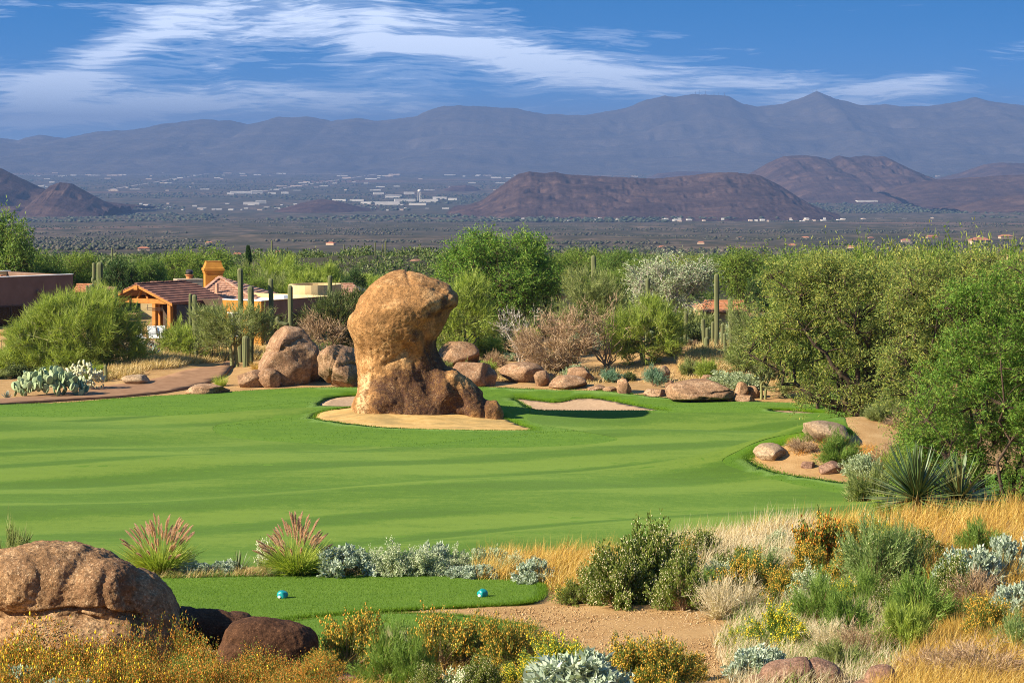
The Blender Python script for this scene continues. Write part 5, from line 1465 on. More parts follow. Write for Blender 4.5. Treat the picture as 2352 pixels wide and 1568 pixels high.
M_clay = noise_mat('clay_roof_tile', (.42, .17, .075), (.58, .29, .15), 2.2, .85, .15, 12)
M_rwhite = flat_mat('white_roof_coating', (.80, .80, .78), .7)
M_darkw = flat_mat('dark_opening_and_shade', (.010, .009, .009), .25, .5)  # windows and doors; on the pergola-side panels it paints shade
M_inner = flat_mat('shade_toned_inner_wall', (.070, .045, .030), .9)  # the pergola interior's shade is put into this dark wall tone
M_iron = flat_mat('brown_iron', (.050, .032, .024), .5, .4)
M_flue = flat_mat('flue_metal', (.045, .038, .034), .5, .5)
M_terra = flat_mat('terracotta', (.46, .17, .06), .7)
M_lounge = flat_mat('white_lounge_fabric', (.74, .74, .70), .8)
M_patio = noise_mat('patio_stone', (.30, .25, .20), (.40, .34, .28), 3, .9, .1)

def framed(loc, rot):
    return Matrix.Translation(loc) @ Matrix.Rotation(rot, 4, 'Z')
def tile_me(name, w, l, mat):
    """a slightly arched roof tile, thicker at its lower edge; x across, y up the slope"""
    n = 3; V = []; F = []
    for j, y in enumerate((-.06 * l, l * 1.02)):
        th = .055 if j == 0 else .02
        for i in range(n + 1):
            x = w * .485 * (2 * i / n - 1); zz = .018 * math.cos((2 * i / n - 1) * 1.5)
            V += [(x, y, zz), (x, y, zz + th)]
    m_ = 2 * (n + 1)
    for i in range(n):
        a = 2 * i
        F += [(a + 1, a + 3, m_ + a + 3, m_ + a + 1), (a, m_ + a, m_ + a + 2, a + 2), (a, a + 2, a + 3, a + 1), (m_ + a, m_ + a + 1, m_ + a + 3, m_ + a + 2)]
    F += [(0, 1, m_ + 1, m_), (2 * n, m_ + 2 * n, m_ + 2 * n + 1, 2 * n + 1)]
    return mesh_py(name, V, F, mat)
def tiled(parent, A, B_, C, D_, rows_, w, mat, pname='tile', jitter=.012, offset=Vector((0, 0, 0))):
    """roof plane: eave A-B, top C-D; real tiles row by row under parent"""
    A, B_, C, D_ = (Vector(p) for p in (A, B_, C, D_))
    ex = (B_ - A).normalized(); up_ = ((C + D_) / 2 - (A + B_) / 2); up_ = (up_ - ex * up_.dot(ex)); sl = up_.length; ey = up_ / sl; ez = ex.cross(ey)
    l = sl / rows_; tm = tile_me(pname, w, l, mat)
    rnd = random.Random(rows_ * 7 + int(w * 100))
    for r in range(rows_):
        t = r / rows_
        a = A + (C - A) * t; b = B_ + (D_ - B_) * t; ln = (b - a).length
        k = max(1, int(round(ln / w))); off = .25 * w if r % 2 else 0
        for i in range(k):
            p = a + (b - a) * ((i + .5) / k) + ex * (off * (1 if i < k - 1 else 0)) + ez * (.03 + rnd.uniform(0, jitter)) + offset
            M = Matrix((ex, ey, ez)).transposed().to_4x4()
            M = Matrix.Translation(p) @ M @ Matrix.Rotation(rnd.uniform(-.02, .02), 4, 'Z') @ Matrix.Rotation(-.05, 4, 'X')
            o = put(pname, tm, parent); o.matrix_local = M
def slab(pts, th, name, mat):
    """a flat plate through pts (counted the same way round), th thick downwards"""
    V = [Vector(p) for p in pts]; n = len(V)
    V2 = [v - Vector((0, 0, th)) for v in V]
    return mesh_py(name, V + V2, [tuple(range(n)), tuple(range(2 * n - 1, n - 1, -1))] + [(i, i + n, (i + 1) % n + n, (i + 1) % n) for i in range(n)], mat)

TH = math.radians(-35)
# --- pergola
corner = P(395, 694, 222.0); hw_, ln_, rise, eave_z = 3.3, 6.3, 1.25, corner.z
R2 = Matrix.Rotation(TH, 4, 'Z')
o0 = corner - R2 @ Vector((hw_ + .35, -.0, 0)); zg = Hs(o0.x, o0.y) - .1
perg = thing('pergola', 'timber pergola with brown tiled gable roof on the patio', 'pergola', (o0.x, o0.y, zg), TH)
ez_ = eave_z - zg
def pp_(name, mb_, mat, parent=perg, bevel=.02): return put(name, mb_.me(name, mat, bevel), parent)
for (x, y) in ((-hw_ + .6, .8), (hw_ - 2.1, .8), (hw_ - .55, .8), (-hw_ + .6, ln_ - .6), (hw_ - .55, ln_ - .6)):
    pp_('post', MB().box(x - .17, x + .17, y - .17, y + .17, 0, ez_ - .2), M_wood)
pp_('tie_beam', MB().box(-hw_ + .1, hw_ - .1, .60, .92, ez_ - .22, ez_ + .14), M_wood)
pp_('tie_beam', MB().box(-hw_ + .1, hw_ - .1, ln_ - .75, ln_ - .45, ez_ - .22, ez_ + .14), M_wood)
for s in (-1, 1):
    pp_('brace', MB().bar((s * .12, .74, ez_ + .14), (s * .34 * .5, .74, ez_ + .62), .16) if False else MB().bar((s * .55, .74, ez_ + .14), (s * .10, .74, ez_ + rise - .35), .17), M_wood)
    pp_('side_beam', MB().box(s * (hw_ - .55) - .14, s * (hw_ - .55) + .14, .95, ln_ - .8, ez_ - .2, ez_ + .10), M_wood)
    pp_('rake_board', MB().add([(s * .0, -.02, ez_ + rise + .02), (s * (hw_ + .35), -.02, ez_ + .02 - .13), (s * (hw_ + .35), -.02, ez_ - .22 - .10), (0, -.02, ez_ + rise - .20), (s * .0, .07, ez_ + rise + .02), (s * (hw_ + .35), .07, ez_ - .11), (s * (hw_ + .35), .07, ez_ - .32), (0, .07, ez_ + rise - .20)],
        [(0, 1, 2, 3), (7, 6, 5, 4), (0, 4, 5, 1), (3, 2, 6, 7), (1, 5, 6, 2), (0, 3, 7, 4)]), M_wood, bevel=0)
pp_('ridge_beam', MB().box(-.2, .2, -.12, ln_, ez_ + rise - .42, ez_ + rise - .08), M_wood)
roof = put('roof', slab([(hw_ + .35, .08, ez_ - .1), (hw_ + .35, ln_, ez_ - .1), (0, ln_, ez_ + rise), (0, .08, ez_ + rise)], .1, 'roof', M_tile), perg)
put('roof', slab([(-hw_ - .35, ln_, ez_ - .1), (-hw_ - .35, .08, ez_ - .1), (0, .08, ez_ + rise), (0, ln_, ez_ + rise)], .1, 'roof', M_tile), perg)
NR = 9
for s in (-1, 1):
    for r in range(NR):
        t0, t1 = r / NR, (r + 1.06) / NR
        x0, x1 = s * (hw_ + .37) * (1 - t0), s * (hw_ + .37) * (1 - min(t1, 1)); z0, z1 = ez_ - .1 + (rise + .1) * t0, ez_ - .1 + (rise + .1) * min(t1, 1)
        m_ = MB(); n = 12
        for i in range(n):
            y0 = -.06 + (ln_ + .06) * i / n + .006; y1 = -.06 + (ln_ + .06) * (i + 1) / n - .006
            j = .012 * ((i * 7 + r * 3) % 5) / 5
            m_.add([(x0, y0, z0 + .02), (x0, y1, z0 + .02), (x1, y1, z1 + .0), (x1, y0, z1 + .0), (x0, y0, z0 + .10 + j), (x0, y1, z0 + .10 + j), (x1, y1, z1 + .035 + j), (x1, y0, z1 + .035 + j)],
                   [(0, 3, 2, 1), (4, 5, 6, 7), (0, 1, 5, 4), (1, 2, 6, 5), (2, 3, 7, 6), (3, 0, 4, 7)])
        o = put('tile_course', m_.me('tile_course', M_tile), perg); o['kind'] = 'stuff'
for i in range(12):
    put('ridge_tile', MB().box(-.17, .17, 0, .50, 0, .09).me('ridge_tile', M_tile, .03), perg, (0, -.08 + i * .53, ez_ + rise + .03 + .01 * (i % 2)), (.04, 0, 0))
put('lantern_rack', MB().bar((-hw_ + 3.9, .5, ez_ - .55), (-hw_ + 5.6, .5, ez_ - .55), .04).bar((-hw_ + 3.9, .5, ez_ - .70), (-hw_ + 5.6, .5, ez_ - .70), .03).bar((-hw_ + 4.0, .5, ez_ - .3), (-hw_ + 4.0, .5, ez_ - .72), .03).bar((-hw_ + 5.5, .5, ez_ - .3), (-hw_ + 5.5, .5, ez_ - .72), .03).me('lantern_rack', M_iron), perg)
pp_('back_wall', MB().box(-hw_ + .3, hw_ - .3, ln_ + .05, ln_ + .2, 0, ez_ - .1), M_inner, bevel=0)  # added wall; the shade behind the posts is painted as its dark colour
pp_('back_shade_panel', MB().box(-hw_ + .9, hw_ - .7, ln_ + .01, ln_ + .048, 0, ez_ - .6), M_darkw, bevel=0)  # flat near-black panel standing in for the pergola's deep shade
# --- main house: flat wing with orange wall and one whose shade is painted brown, hip roof, chimneys
C0 = P(600, 692, 221.5); zt = C0.z; zg = Hs(C0.x, C0.y) - .3
hs_ = thing('house', 'orange stucco house with shade-toned brown wall, hip roof and cream parapets beside the pergola', 'house', (C0.x, C0.y, zg), TH)
ht = zt - zg
def hb(name, x0, x1, y0, y1, z0, z1, mat, parent=hs_, bevel=.02): return put(name, MB().box(x0, x1, y0, y1, z0, z1).me(name, mat, bevel), parent)
# local x runs back along the lit wall (negative), y along the shaded wall
hb('wall', -3.9, 0, 0, .3, 0, ht, M_orange); hb('wall', -9.0, -3.902, .01, .3, 0, ht, M_inner); hb('shade_panel', -8.6, -4.3, -.01, .02, 0, ht - .5, M_darkw); hb('wall', -.3, 0.003, .302, 9.2, 0, ht, M_brown)  # dark stretch and panel paint pergola shade; brown wall paints the shaded face
hb('wall', -9.0, -.302, 8.9, 9.2, 0, ht + .03, M_cream); hb('wall', -9.3, -9.002, 0, 9.2, 0, ht + .03, M_inner)
hb('flat_roof', -8.99, -.31, .31, 8.89, ht - .5, ht - .32, M_rwhite)
hb('parapet_cap', -3.9, .05, -.05, .33, ht + .004, ht + .06, M_rwhite); hb('parapet_cap', -.33, .05, .34, 9.2, ht + .004, ht + .05, M_cream)
for (y0, y1, z0, z1) in ((3.6, 5.2, 0, ht - 1.15), (6.3, 7.6, 0, ht - 1.1), (1.4, 2.4, .9, ht - 1.2)):
    d_ = hb('door' if z0 == 0 else 'window', -.05, .02, y0, y1, z0, z1, M_darkw)
    put('frame', MB().box(.02, .05, y0 - .08, y0, z0, z1 + .08).box(.02, .05, y1, y1 + .08, z0, z1 + .08).box(.02, .05, y0, y1, z1, z1 + .08).me('frame', M_iron), d_)
w_ = hb('window', -3.3, -2.2, -.02, .05, 1.0, ht - 1.0, M_darkw); put('frame', MB().box(-3.38, -2.12, -.06, -.02, .92, 1.0).box(-3.38, -2.12, -.06, -.02, ht - 1.0, ht - .92).box(-2.92, -2.86, -.05, -.022, 1.0, ht - 1.0).me('frame', M_lounge), w_)
hb('ac_cover', -3.4, -2.4, 5.6, 6.6, ht - .32, ht + .12, M_rwhite)
# cream drum parapet
dm = MB(); n = 26
cxd, cyd = -4.0, 11.5
ring = []
for i in range(n):
    a = 2 * math.pi * i / n; ring.append((math.cos(a), math.sin(a)))
V_ = []
for (r_, z_) in ((2.0, 0), (2.0, ht + .75), (1.78, ht + .75), (1.78, ht + .15), (0.01, ht + .15)):
    V_ += [(cxd + 1.0 * r_ * c, cyd + 1.15 * r_ * s, z_) for c, s in ring]
F_ = []
for k in range(4):
    F_ += [(k * n + i, k * n + (i + 1) % n, (k + 1) * n + (i + 1) % n, (k + 1) * n + i) for i in range(n)]
put('drum_parapet', dm.add(V_, F_).me('drum_parapet', M_cream), hs_)
# hip roof over the main room
inv = hs_.matrix_basis.inverted()
inv = (Matrix.Translation(hs_.location) @ Matrix.Rotation(TH, 4, 'Z')).inverted()
def W2L(p): return inv @ Vector(p)
ap = P(505, 638, 235.0); e1 = P(438, 693, 230.0); e2 = P(590, 688, 230.5)
e3 = Vector((e2.x + 1.2, 240.0, e2.z)); e4 = Vector((e1.x - .6, 240.0, e1.z)); e1.z = e2.z = e3.z = e4.z
A_, B_2, C_, D_ = (W2L(p) for p in (e1, e2, e3, e4)); T_ = W2L(ap)
put('roof_deck', mesh_py('roof_deck', [A_, B_2, C_, D_, T_], [(0, 1, 4), (1, 2, 4), (2, 3, 4), (3, 0, 4), (3, 2, 1, 0)], M_tile2), hs_)
tiled(hs_, A_, B_2, T_ - (B_2 - A_) * .03, T_ + (B_2 - A_) * .03, 11, .42, M_tile2)
tiled(hs_, B_2, C_, T_ - (C_ - B_2) * .03, T_ + (C_ - B_2) * .03, 11, .50, M_tile2)
for (s_, e_2) in ((A_, T_), (B_2, T_)):
    n = 9; d_ = (e_2 - s_)
    for i in range(n):
        q = d_.to_track_quat('Y', 'Z'); o = put('ridge_tile', MB().box(-.16, .16, 0, d_.length / n * 1.05, 0, .10).me('ridge_tile', M_tile2, .03), hs_)
        o.matrix_local = Matrix.Translation(s_ + d_ * (i / n) + Vector((0, 0, .06))) @ q.to_matrix().to_4x4()
wl = MB()
for a, b in ((A_, B_2), (B_2, C_), (D_, A_)):
    ia, ib = a * .93 + T_ * .07, b * .93 + T_ * .07
    wl.add([(ia.x, ia.y, 0), (ib.x, ib.y, 0), (ib.x, ib.y, A_.z - .02), (ia.x, ia.y, A_.z - .02)], [(0, 1, 2, 3)])
put('room_wall', wl.me('room_wall', M_inner), hs_)
vp = W2L(P(498, 665, 231.8)); put('vent_pipe', MB().box(vp.x - .12, vp.x + .12, vp.y - .12, vp.y + .12, vp.z - .6, vp.z + .5).me('vent_pipe', M_tile2, .03), hs_)
# orange chimney
def chim(parent, u, D, prof, mat, rot=math.radians(14), name='chimney', depthf=.8):
    """prof: list of (v, half width px) from the bottom up"""
    V = []; F = []; s = pxm(D); x0 = XU(u, D)
    for (v, h) in prof:
        z = P(u, v, D).z; a = h / s
        for dx, dy in ((-1, -depthf), (1, -depthf), (1, depthf), (-1, depthf)):
            q = Matrix.Rotation(rot, 4, 'Z') @ Vector((dx * a, dy * a, 0)); w = Vector((x0 + q.x, D + q.y, z))
            V.append(inv @ w if parent is hs_ else w - parent.location)
    n = len(prof)
    for k in range(n - 1):
        for i in range(4): F.append((k * 4 + i, k * 4 + (i + 1) % 4, (k + 1) * 4 + (i + 1) % 4, (k + 1) * 4 + i))
    F.append(tuple(range(4 * n - 4, 4 * n))); F.append((3, 2, 1, 0))
    return put(name, mesh_py(name, V, F, mat), parent)
c1 = chim(hs_, 489, 237, [(700, 20), (628, 20), (626.5, 22), (623, 22), (621, 24), (616, 24), (614.5, 21.5), (602, 17), (600.5, 17.4), (599.5, 17.4)], M_orange)
put('rain_cap', MB().box(0, 0.001, 0, 0.001, 0, .001).me('rain_cap', M_flue), c1).location = (0, 0, 0) if False else (0, 0, 0)
bpy.data.objects.remove(c1.children[0])
c2 = chim(hs_, 431.5, 229.5, [(680, 29), (645, 29), (643, 30), (640.5, 30), (640, 28)], M_greyst, name='chimney_block', rot=math.radians(18))
def cyl(parent, p, prof, mat, name, n=14, bend=None):
    V = []; F = []
    for (z, r) in prof: V += [(p.x + r * math.cos(2 * math.pi * i / n), p.y + r * math.sin(2 * math.pi * i / n), p.z + z) for i in range(n)]
    for k in range(len(prof) - 1): F += [(k * n + i, k * n + (i + 1) % n, (k + 1) * n + (i + 1) % n, (k + 1) * n + i) for i in range(n)]
    F.append(tuple(range(len(V) - n, len(V))))
    return put(name, mesh_py(name, V, F, mat), parent)
fp = W2L(P(435, 641, 229.5))
cyl(hs_, fp, [(-.1, .27), (.28, .27), (.30, .36), (.36, .36)], M_terra, 'flue_pot')
cyl(hs_, fp, [(.36, .22), (.42, .24), (.45, .30), (.52, .24), (.55, .31), (.62, .25), (.66, .31), (.74, .20), (.76, .05)], M_flue, 'flue_cap')
# --- patio, loungers, fence
pz = Hs(XU(360, 222), 222)
pt = thing('patio', 'pale stone patio under the pergola', 'patio', (XU(350, 224), 224, pz))
put('paving', MB().box(-6, 6, -3.2, 9, -.6, .12).me('paving', M_patio), pt)
# two planks of low wall give the paving an edge
put('edge_kerb', MB().box(-6.1, 6.1, -3.45, -3.22, -.6, .18).me('edge_kerb', M_greyst, .02), pt)
def lounger(u, D, rz, label):
    b = at(u, D); b.z = pz + .12
    t = thing('lounge_chair', label, 'lounge chair', b, rz, 'white lounge chairs behind the iron fence')
    put('seat', MB().box(-.33, .33, -1.2, .15, .32, .42).me('seat', M_lounge, .03), t)
    put('backrest', MB().box(-.33, .33, 0, .95, 0, .09, Matrix.Translation((0, .15, .36)) @ Matrix.Rotation(math.radians(58), 4, 'X')).me('backrest', M_lounge, .03), t)
    for sx in (-.28, .28):
        for y in (-1.1, .1): put('leg', MB().box(sx - .03, sx + .03, y - .03, y + .03, 0, .32).me('leg', M_iron), t)
lounger(318, 220.6, .35, 'white lounge chair behind the iron fence nearest the wide palo verde')
lounger(350, 220.8, .35, 'white lounge chair behind the iron fence below the pergola posts')
lounger(372, 221.2, .35, 'white lounge chair behind the iron fence nearest the thin saguaros')
pk = MB().box(-.011, .011, -.011, .011, 0, 1.25).me('picket', M_iron); pst = MB().box(-.035, .035, -.035, .035, -.3, 1.36).me('post', M_iron, .01)
def fence(u0, u1, D, label, grp='iron fences round the house'):
    a, b = at(u0, D), at(u1, D); n = int((b - a).length / .16); t = thing('iron_fence', label, 'fence', a, 0, grp)
    for i in range(n + 1):
        p = a.lerp(b, i / n); p.z = Hs(p.x, p.y)
        if i % 13 == 0: put('post', pst, t, p - a)
        else: put('picket', pk, t, p - a)
    for h_ in (.12, 1.18):
        m_ = MB()
        for i in range(0, n, 4):
            p = a.lerp(b, i / n); q = a.lerp(b, min(i + 4, n) / n); p.z, q.z = Hs(p.x, p.y) + h_, Hs(q.x, q.y) + h_
            m_.bar(p - a, q - a, .035)
        put('rail', m_.me('rail', M_iron), t)
fence(235, 424, 218.6, 'brown iron picket fence in front of the lounge chairs')
fence(486, 535, 215.0, 'short brown iron fence beyond the crooked palo verde')
fence(640, 705, 207.5, 'iron fence on the bank below the shaded wall')
fence(-10, 22, 214, 'iron fence end beside the flat-roofed house')
# --- brown flat-roofed house
DR = 236.0; Rt = P(168, 631, DR); zg = Hs(Rt.x, Rt.y) - .6
TB = math.radians(45)          # its wall runs away to the right
bh = thing('house', 'brown flat-roofed stucco house behind the wide palo verde', 'house', (Rt.x, Rt.y, zg), TB); hb_ = Rt.z - zg
def bb(name, x0, x1, y0, y1, z0, z1, mat, bevel=.02, parent=None): return put(name, MB().box(x0, x1, y0, y1, z0, z1).me(name, mat, bevel), parent or bh)
bb('wall', -16, 0, 0, .35, 0, hb_, M_brown); bb('wall', -.35, -.003, .352, 9, 0, hb_ - .003, M_brown); bb('wall', -16, -.352, 8.7, 9.003, 0, hb_ + .02, M_cream)
bb('parapet_cap', -16.02, .03, -.03, .38, hb_ + .004, hb_ + .07, M_lounge); bb('parapet_cap', -16, .03, 8.66, 9.04, hb_ + .03, hb_ + .09, M_lounge)
bb('flat_roof', -15.9, -.36, .36, 8.69, hb_ - .7, hb_ - .6, M_cream)
d_ = bb('window', -7.3, -5.0, -.03, .02, .5, hb_ - 2.35, M_darkw); put('frame', MB().box(-7.4, -4.9, -.06, -.03, hb_ - 2.35, hb_ - 2.25).box(-6.2, -6.12, -.06, -.032, .5, hb_ - 2.35).me('frame', M_iron), d_)
for x in (-3.6, -7.7): bb('scupper', x - .10, x + .10, -.22, -.002, hb_ - 1.42, hb_ - 1.15, M_brown)
bb('lamp', -4.4, -4.3, -.12, -.002, 2.0, 2.35, M_iron)
k2 = (Matrix.Translation(bh.location) @ Matrix.Rotation(TB, 4, 'Z')).inverted()
q = [k2 @ P(*p) for p in ((-60, 650, 232), (22, 645, 234), (12, 632, 240), (-40, 628, 240))]
tiled(bh, q[0], q[1], q[3], q[2], 5, .5, M_clay); put('roof_deck', mesh_py('roof_deck', q, [(0, 1, 2, 3)], M_clay), bh)
# --- other tiled roofs showing among the trees
def roof_house(name, label, base_uD, eL, eR, tL, tR, rows_, w, mat, wallm, wall_h=2.8, group=None):
    b = at(*base_uD); t = thing(name, label, 'house', b, 0, group)
    q = [P(*p) for p in (eL, eR, tR, tL)]
    q[1].z = q[0].z; q[2].z = q[3].z = max(q[2].z, q[3].z)
    bk = [Vector((q[0].x, q[3].y * 2 - q[0].y, q[0].z)), Vector((q[1].x, q[2].y * 2 - q[1].y, q[1].z))]
    L = [p - b for p in q + bk]
    put('roof_deck', mesh_py('roof_deck', L, [(0, 1, 2, 3), (3, 2, 5, 4), (0, 3, 4), (1, 5, 2), (4, 5, 1, 0)], mat), t)
    tiled(t, L[0], L[1], L[3], L[2], rows_, w, mat)
    n = max(3, int((L[2] - L[3]).length / .5)); d_ = (L[2] - L[3])
    for i in range(n):
        o = put('ridge_tile', MB().box(-.15, .15, 0, max(d_.length / n, .3) * 1.03, 0, .1).me('ridge_tile', mat, .03), t); o.matrix_local = Matrix.Translation(L[3] + d_ * (i / n) + Vector((0, 0, .05))) @ d_.to_track_quat('Y', 'Z').to_matrix().to_4x4()
    m_ = MB(); i0 = L[0] * .95 + L[5] * .05; i1 = L[5] * .95 + L[0] * .05
    zb = -.5; m_.box(i0.x, i1.x, i0.y, i1.y, zb, L[0].z - .05); put('wall', m_.me('wall', wallm), t)
    return t
roof_house('house', 'house with clay tiled roof glimpsed behind the short saguaros', (200, 243), (164, 672, 240), (238, 674, 240), (176, 655, 244.5), (226, 657, 244.5), 7, .42, M_clay, M_cream)
roof_house('house', 'house with pinkish tiled roof between the monolith and the shaded wall', (795, 246), (748, 692, 241), (846, 694, 241), (752, 654, 248), (812, 656, 248), 11, .42, M_tile2, M_cream)
ch = roof_house('house', 'low tiled house with a cream chimney tower behind the dry bush', (1290, 226), (1226, 757, 223), (1344, 757, 223), (1250, 731, 227.5), (1330, 731, 227.5), 8, .40, M_tile2, M_cream)
chim(ch, 1300, 229.0, [(760, 17), (682, 17), (681, 19), (676, 19), (675, 17.5), (669, 16), (667, 16)], M_cream, rot=.3, name='chimney')
roof_house('house', 'pink-walled house with clay tiles behind the saguaro cluster', (1670, 246), (1606, 718, 241), (1720, 718, 241), (1618, 693, 247), (1708, 694, 247), 9, .42, M_clay, M_cream)
roof_house('house', 'house with sunlit tan roof ridge showing over the mesquites', (2330, 262), (2270, 606, 255), (2420, 606, 255), (2300, 589, 260), (2420, 589, 260), 6, .5, M_cream, M_cream)
rh = roof_house('house', 'cream house corner with low tiles behind the pergola ridge', (345, 248), (318, 664, 244), (382, 664, 244), (345, 650, 248), (370, 650, 248), 5, .42, M_tile2, M_cream)
chim(rh, 333, 247, [(668, 12), (652, 12), (651, 13), (649, 13)], M_cream, rot=.3)
print('houses', round(time.time() - T0, 1))

# ------------------------------------------------------------------ shrubs and grasses: one of each kind grown at unit size, then copied
def shrub_parts(seed, nclus=16, nst=10, spread=.22, nlf=30, t0=.45, style='blade', L=.16, Wd=.014, leafm=None, stemm=None, stem_w=.012, flow=0, flowm=None, fr=.02, ft=.9, flow2=0, flow2m=None, low=.95, curve=.12, irregular=.22, leafdir=1.0, fr2=None):
    rng = np.random.RandomState(seed)
    th = rng.uniform(0, 6.283, nclus); ph = np.arccos(1 - rng.uniform(0, 1, nclus) * low)
    cd = np.stack([np.sin(ph) * np.cos(th), np.sin(ph) * np.sin(th), np.cos(ph)], 1)
    cl = rng.uniform(1 - irregular, 1 + irregular * .6, nclus)
    d = unit(np.repeat(cd, nst, 0) + rng.normal(0, spread, (nclus * nst, 3)) * [1, 1, .7]); d[:, 2] = np.abs(d[:, 2]) + .03
    ln = np.repeat(cl, nst) * rng.uniform(.72, 1.08, len(d))
    base = rng.normal(0, .07, (len(d), 3)) * [1, 1, 0]
    st = blades(rng, base, d + [0, 0, curve * .5], ln * .97, stem_w, curve, 2, (0, 0, -1))
    def along(t):
        return base + (unit(d + [0, 0, curve * .5])) * (ln * t)[:, None] - np.array([0, 0, 1]) * (curve * ln * t * t)[:, None]
    out = {'stems': mesh('stems', st[0], st[1], False, stemm)}
    if nlf:
        k = len(d); rep = np.repeat(np.arange(k), nlf); t = t0 + (1.04 - t0) * rng.uniform(0, 1, len(rep)) ** .8
        p = base[rep] + unit(d + [0, 0, curve * .5])[rep] * (ln[rep] * t)[:, None]; p[:, 2] -= curve * ln[rep] * t * t
        p = p + rng.normal(0, .035, p.shape)
        dl = d[rep] * leafdir + rng.normal(0, .5 if style == 'blade' else .9, p.shape)
        f = blades if style == 'blade' else diamonds
        lv = f(rng, p, dl, L * rng.uniform(.6, 1.3, len(p)), Wd * rng.uniform(.7, 1.3, len(p)))
        out['leaves'] = mesh('leaves', lv[0], lv[1], False, leafm)
    for nm, cnt, mt, fr in (('flowers', flow, flowm, fr), ('buds', flow2, flow2m, fr2 or fr)):
        if cnt:
            k = rng.randint(0, len(d), cnt); t = rng.uniform(ft, 1.08, cnt)
            p = base[k] + unit(d + [0, 0, curve * .5])[k] * (ln[k] * t)[:, None]; p[:, 2] -= curve * ln[k] * t * t
            p = p + rng.normal(0, .04, p.shape)
            bl = blobs(rng, p, fr * rng.uniform(.6, 1.3, cnt))
            out[nm] = mesh(nm, bl[0], bl[1], False, mt)
    return out
def grass_parts(seed, n=420, mat=None, w=.016, bend=.25, spread=.55, tip=None, lo=.45):
    rng = np.random.RandomState(seed); a = rng.uniform(0, 6.283, n); r = rng.uniform(0, .22, n) ** .7
    b = np.stack([r * np.cos(a), r * np.sin(a), 0 * a], 1); d = np.stack([np.cos(a) * spread, np.sin(a) * spread, np.ones(n)], 1) + rng.normal(0, .22, (n, 3))
    V, F = blades(rng, b, d, rng.uniform(lo, 1.05, n), w, bend * rng.uniform(.2, 1.5, n), 3)
    return {'blades': mesh('blades', V, F, False, mat)}
KINDS_ = {
    'broom': [shrub_parts(301 + k, 20, 9, .17, 42, .35, 'blade', .15, .017, G_broom, G_dry, .014, low=.8) for k in range(3)],
    'broomg': [shrub_parts(305 + k, 18, 9, .18, 40, .3, 'blade', .16, .017, G_broomg, G_dry, .014, low=.8, flow=160, flowm=G_cream, fr=.012) for k in range(2)],
    'gold': [shrub_parts(311 + k, 22, 8, .16, 34, .4, 'blade', .10, .020, G_bacc, G_dry, .014, flow=2200, flowm=G_flow, fr=.019, ft=.74, low=.85) for k in range(3)],
    'yellow': [shrub_parts(315 + k, 20, 9, .17, 36, .3, 'blade', .13, .018, G_broom, G_dry, .014, flow=1500, flowm=G_flowy, fr=.020, ft=.78, low=.85) for k in range(2)],
    'bacc': [shrub_parts(321 + k, 30, 8, .15, 44, .45, 'leaf', .075, .032, G_bacc, G_dry, .016, flow=2200, flowm=G_cream, fr=.010, ft=.80, low=.95) for k in range(3)],
    'rust': [shrub_parts(325 + k, 18, 9, .15, 36, .4, 'leaf', .08, .03, G_bacc, G_orange, .016, flow=900, flowm=G_rust, fr=.026, ft=.55, flow2=700, flow2m=G_flow, low=.6) for k in range(2)],
    'brittle': [shrub_parts(331 + k, 36, 7, .12, 26, .86, 'leaf', .13, .062, G_silver, G_straw, .016, low=.96, irregular=.1) for k in range(3)],
    'brittlebig': [shrub_parts(335, 34, 6, .12, 18, .80, 'leaf', .20, .078, G_silver, G_straw, .014, low=.96, irregular=.12)],
    'sage': [shrub_parts(341 + k, 26, 9, .15, 36, .4, 'leaf', .085, .030, G_silver2, G_straw, .014, flow=900, flowm=G_white, fr=.014, low=.9) for k in range(2)],
    'whiteflower': [shrub_parts(345, 16, 8, .15, 30, .4, 'leaf', .09, .03, G_broomg, G_dry, .014, flow=1500, flowm=G_white, fr=.024, ft=.8, low=.6)],
    'bleached': [shrub_parts(351 + k, 22, 18, .20, 4, .5, 'blade', .22, .012, G_cstraw, G_cstraw, .016, low=.7, curve=.2) for k in range(2)],
    'drybrown': [shrub_parts(355 + k, 24, 16, .22, 9, .4, 'blade', .20, .016, G_dry, G_dry, .016, low=.9, curve=.15) for k in range(2)],
    'wild': [shrub_parts(361 + k, 18, 18, .24, 6, .15, 'leaf', .07, .03, G_bacc, G_orange, .016, flow=520, flowm=G_orange, fr=.019, ft=.82, flow2=40 if k == 0 else 12 if k == 1 else 4, flow2m=G_flowy, fr2=.036, low=.55, irregular=.35) for k in range(3)],
    'wildleaf': [shrub_parts(365, 16, 8, .2, 26, .2, 'leaf', .10, .035, G_bacc, G_dry, .012, flow=26, flowm=G_flowy, fr=.026, low=.75)],
    'bluegreen': [shrub_parts(371, 20, 9, .16, 40, .3, 'blade', .15, .018, G_bluegreen, G_dry, .014, low=.75)],
    'creosote': [shrub_parts(375 + k, 20, 9, .2, 30, .35, 'leaf', .12, .05, G_creo, G_dry, .02, low=.8) for k in range(2)],
    'greyscrub': [shrub_parts(378, 22, 9, .18, 30, .4, 'leaf', .11, .045, G_silver2, G_dry, .02, low=.9)],
    'verde': [shrub_parts(381 + k, 18, 10, .18, 30, .25, 'blade', .24, .026, G_verde if k else G_verde2, M_barkg, .02, low=.8) for k in range(2)],
    'gclump': [grass_parts(391 + k, 420, G_gold, .014, .3, .5) for k in range(2)],
    'sclump': [grass_parts(395 + k, 420, G_straw, .016, .3, .55) for k in range(2)],
    'wclump': [grass_parts(398 + k, 460, G_cstraw, .014, .25, .45) for k in range(2)],
    'vclump': [grass_parts(399, 420, G_fount, .014, .3, .5)],
}
_ks = random.Random(77)
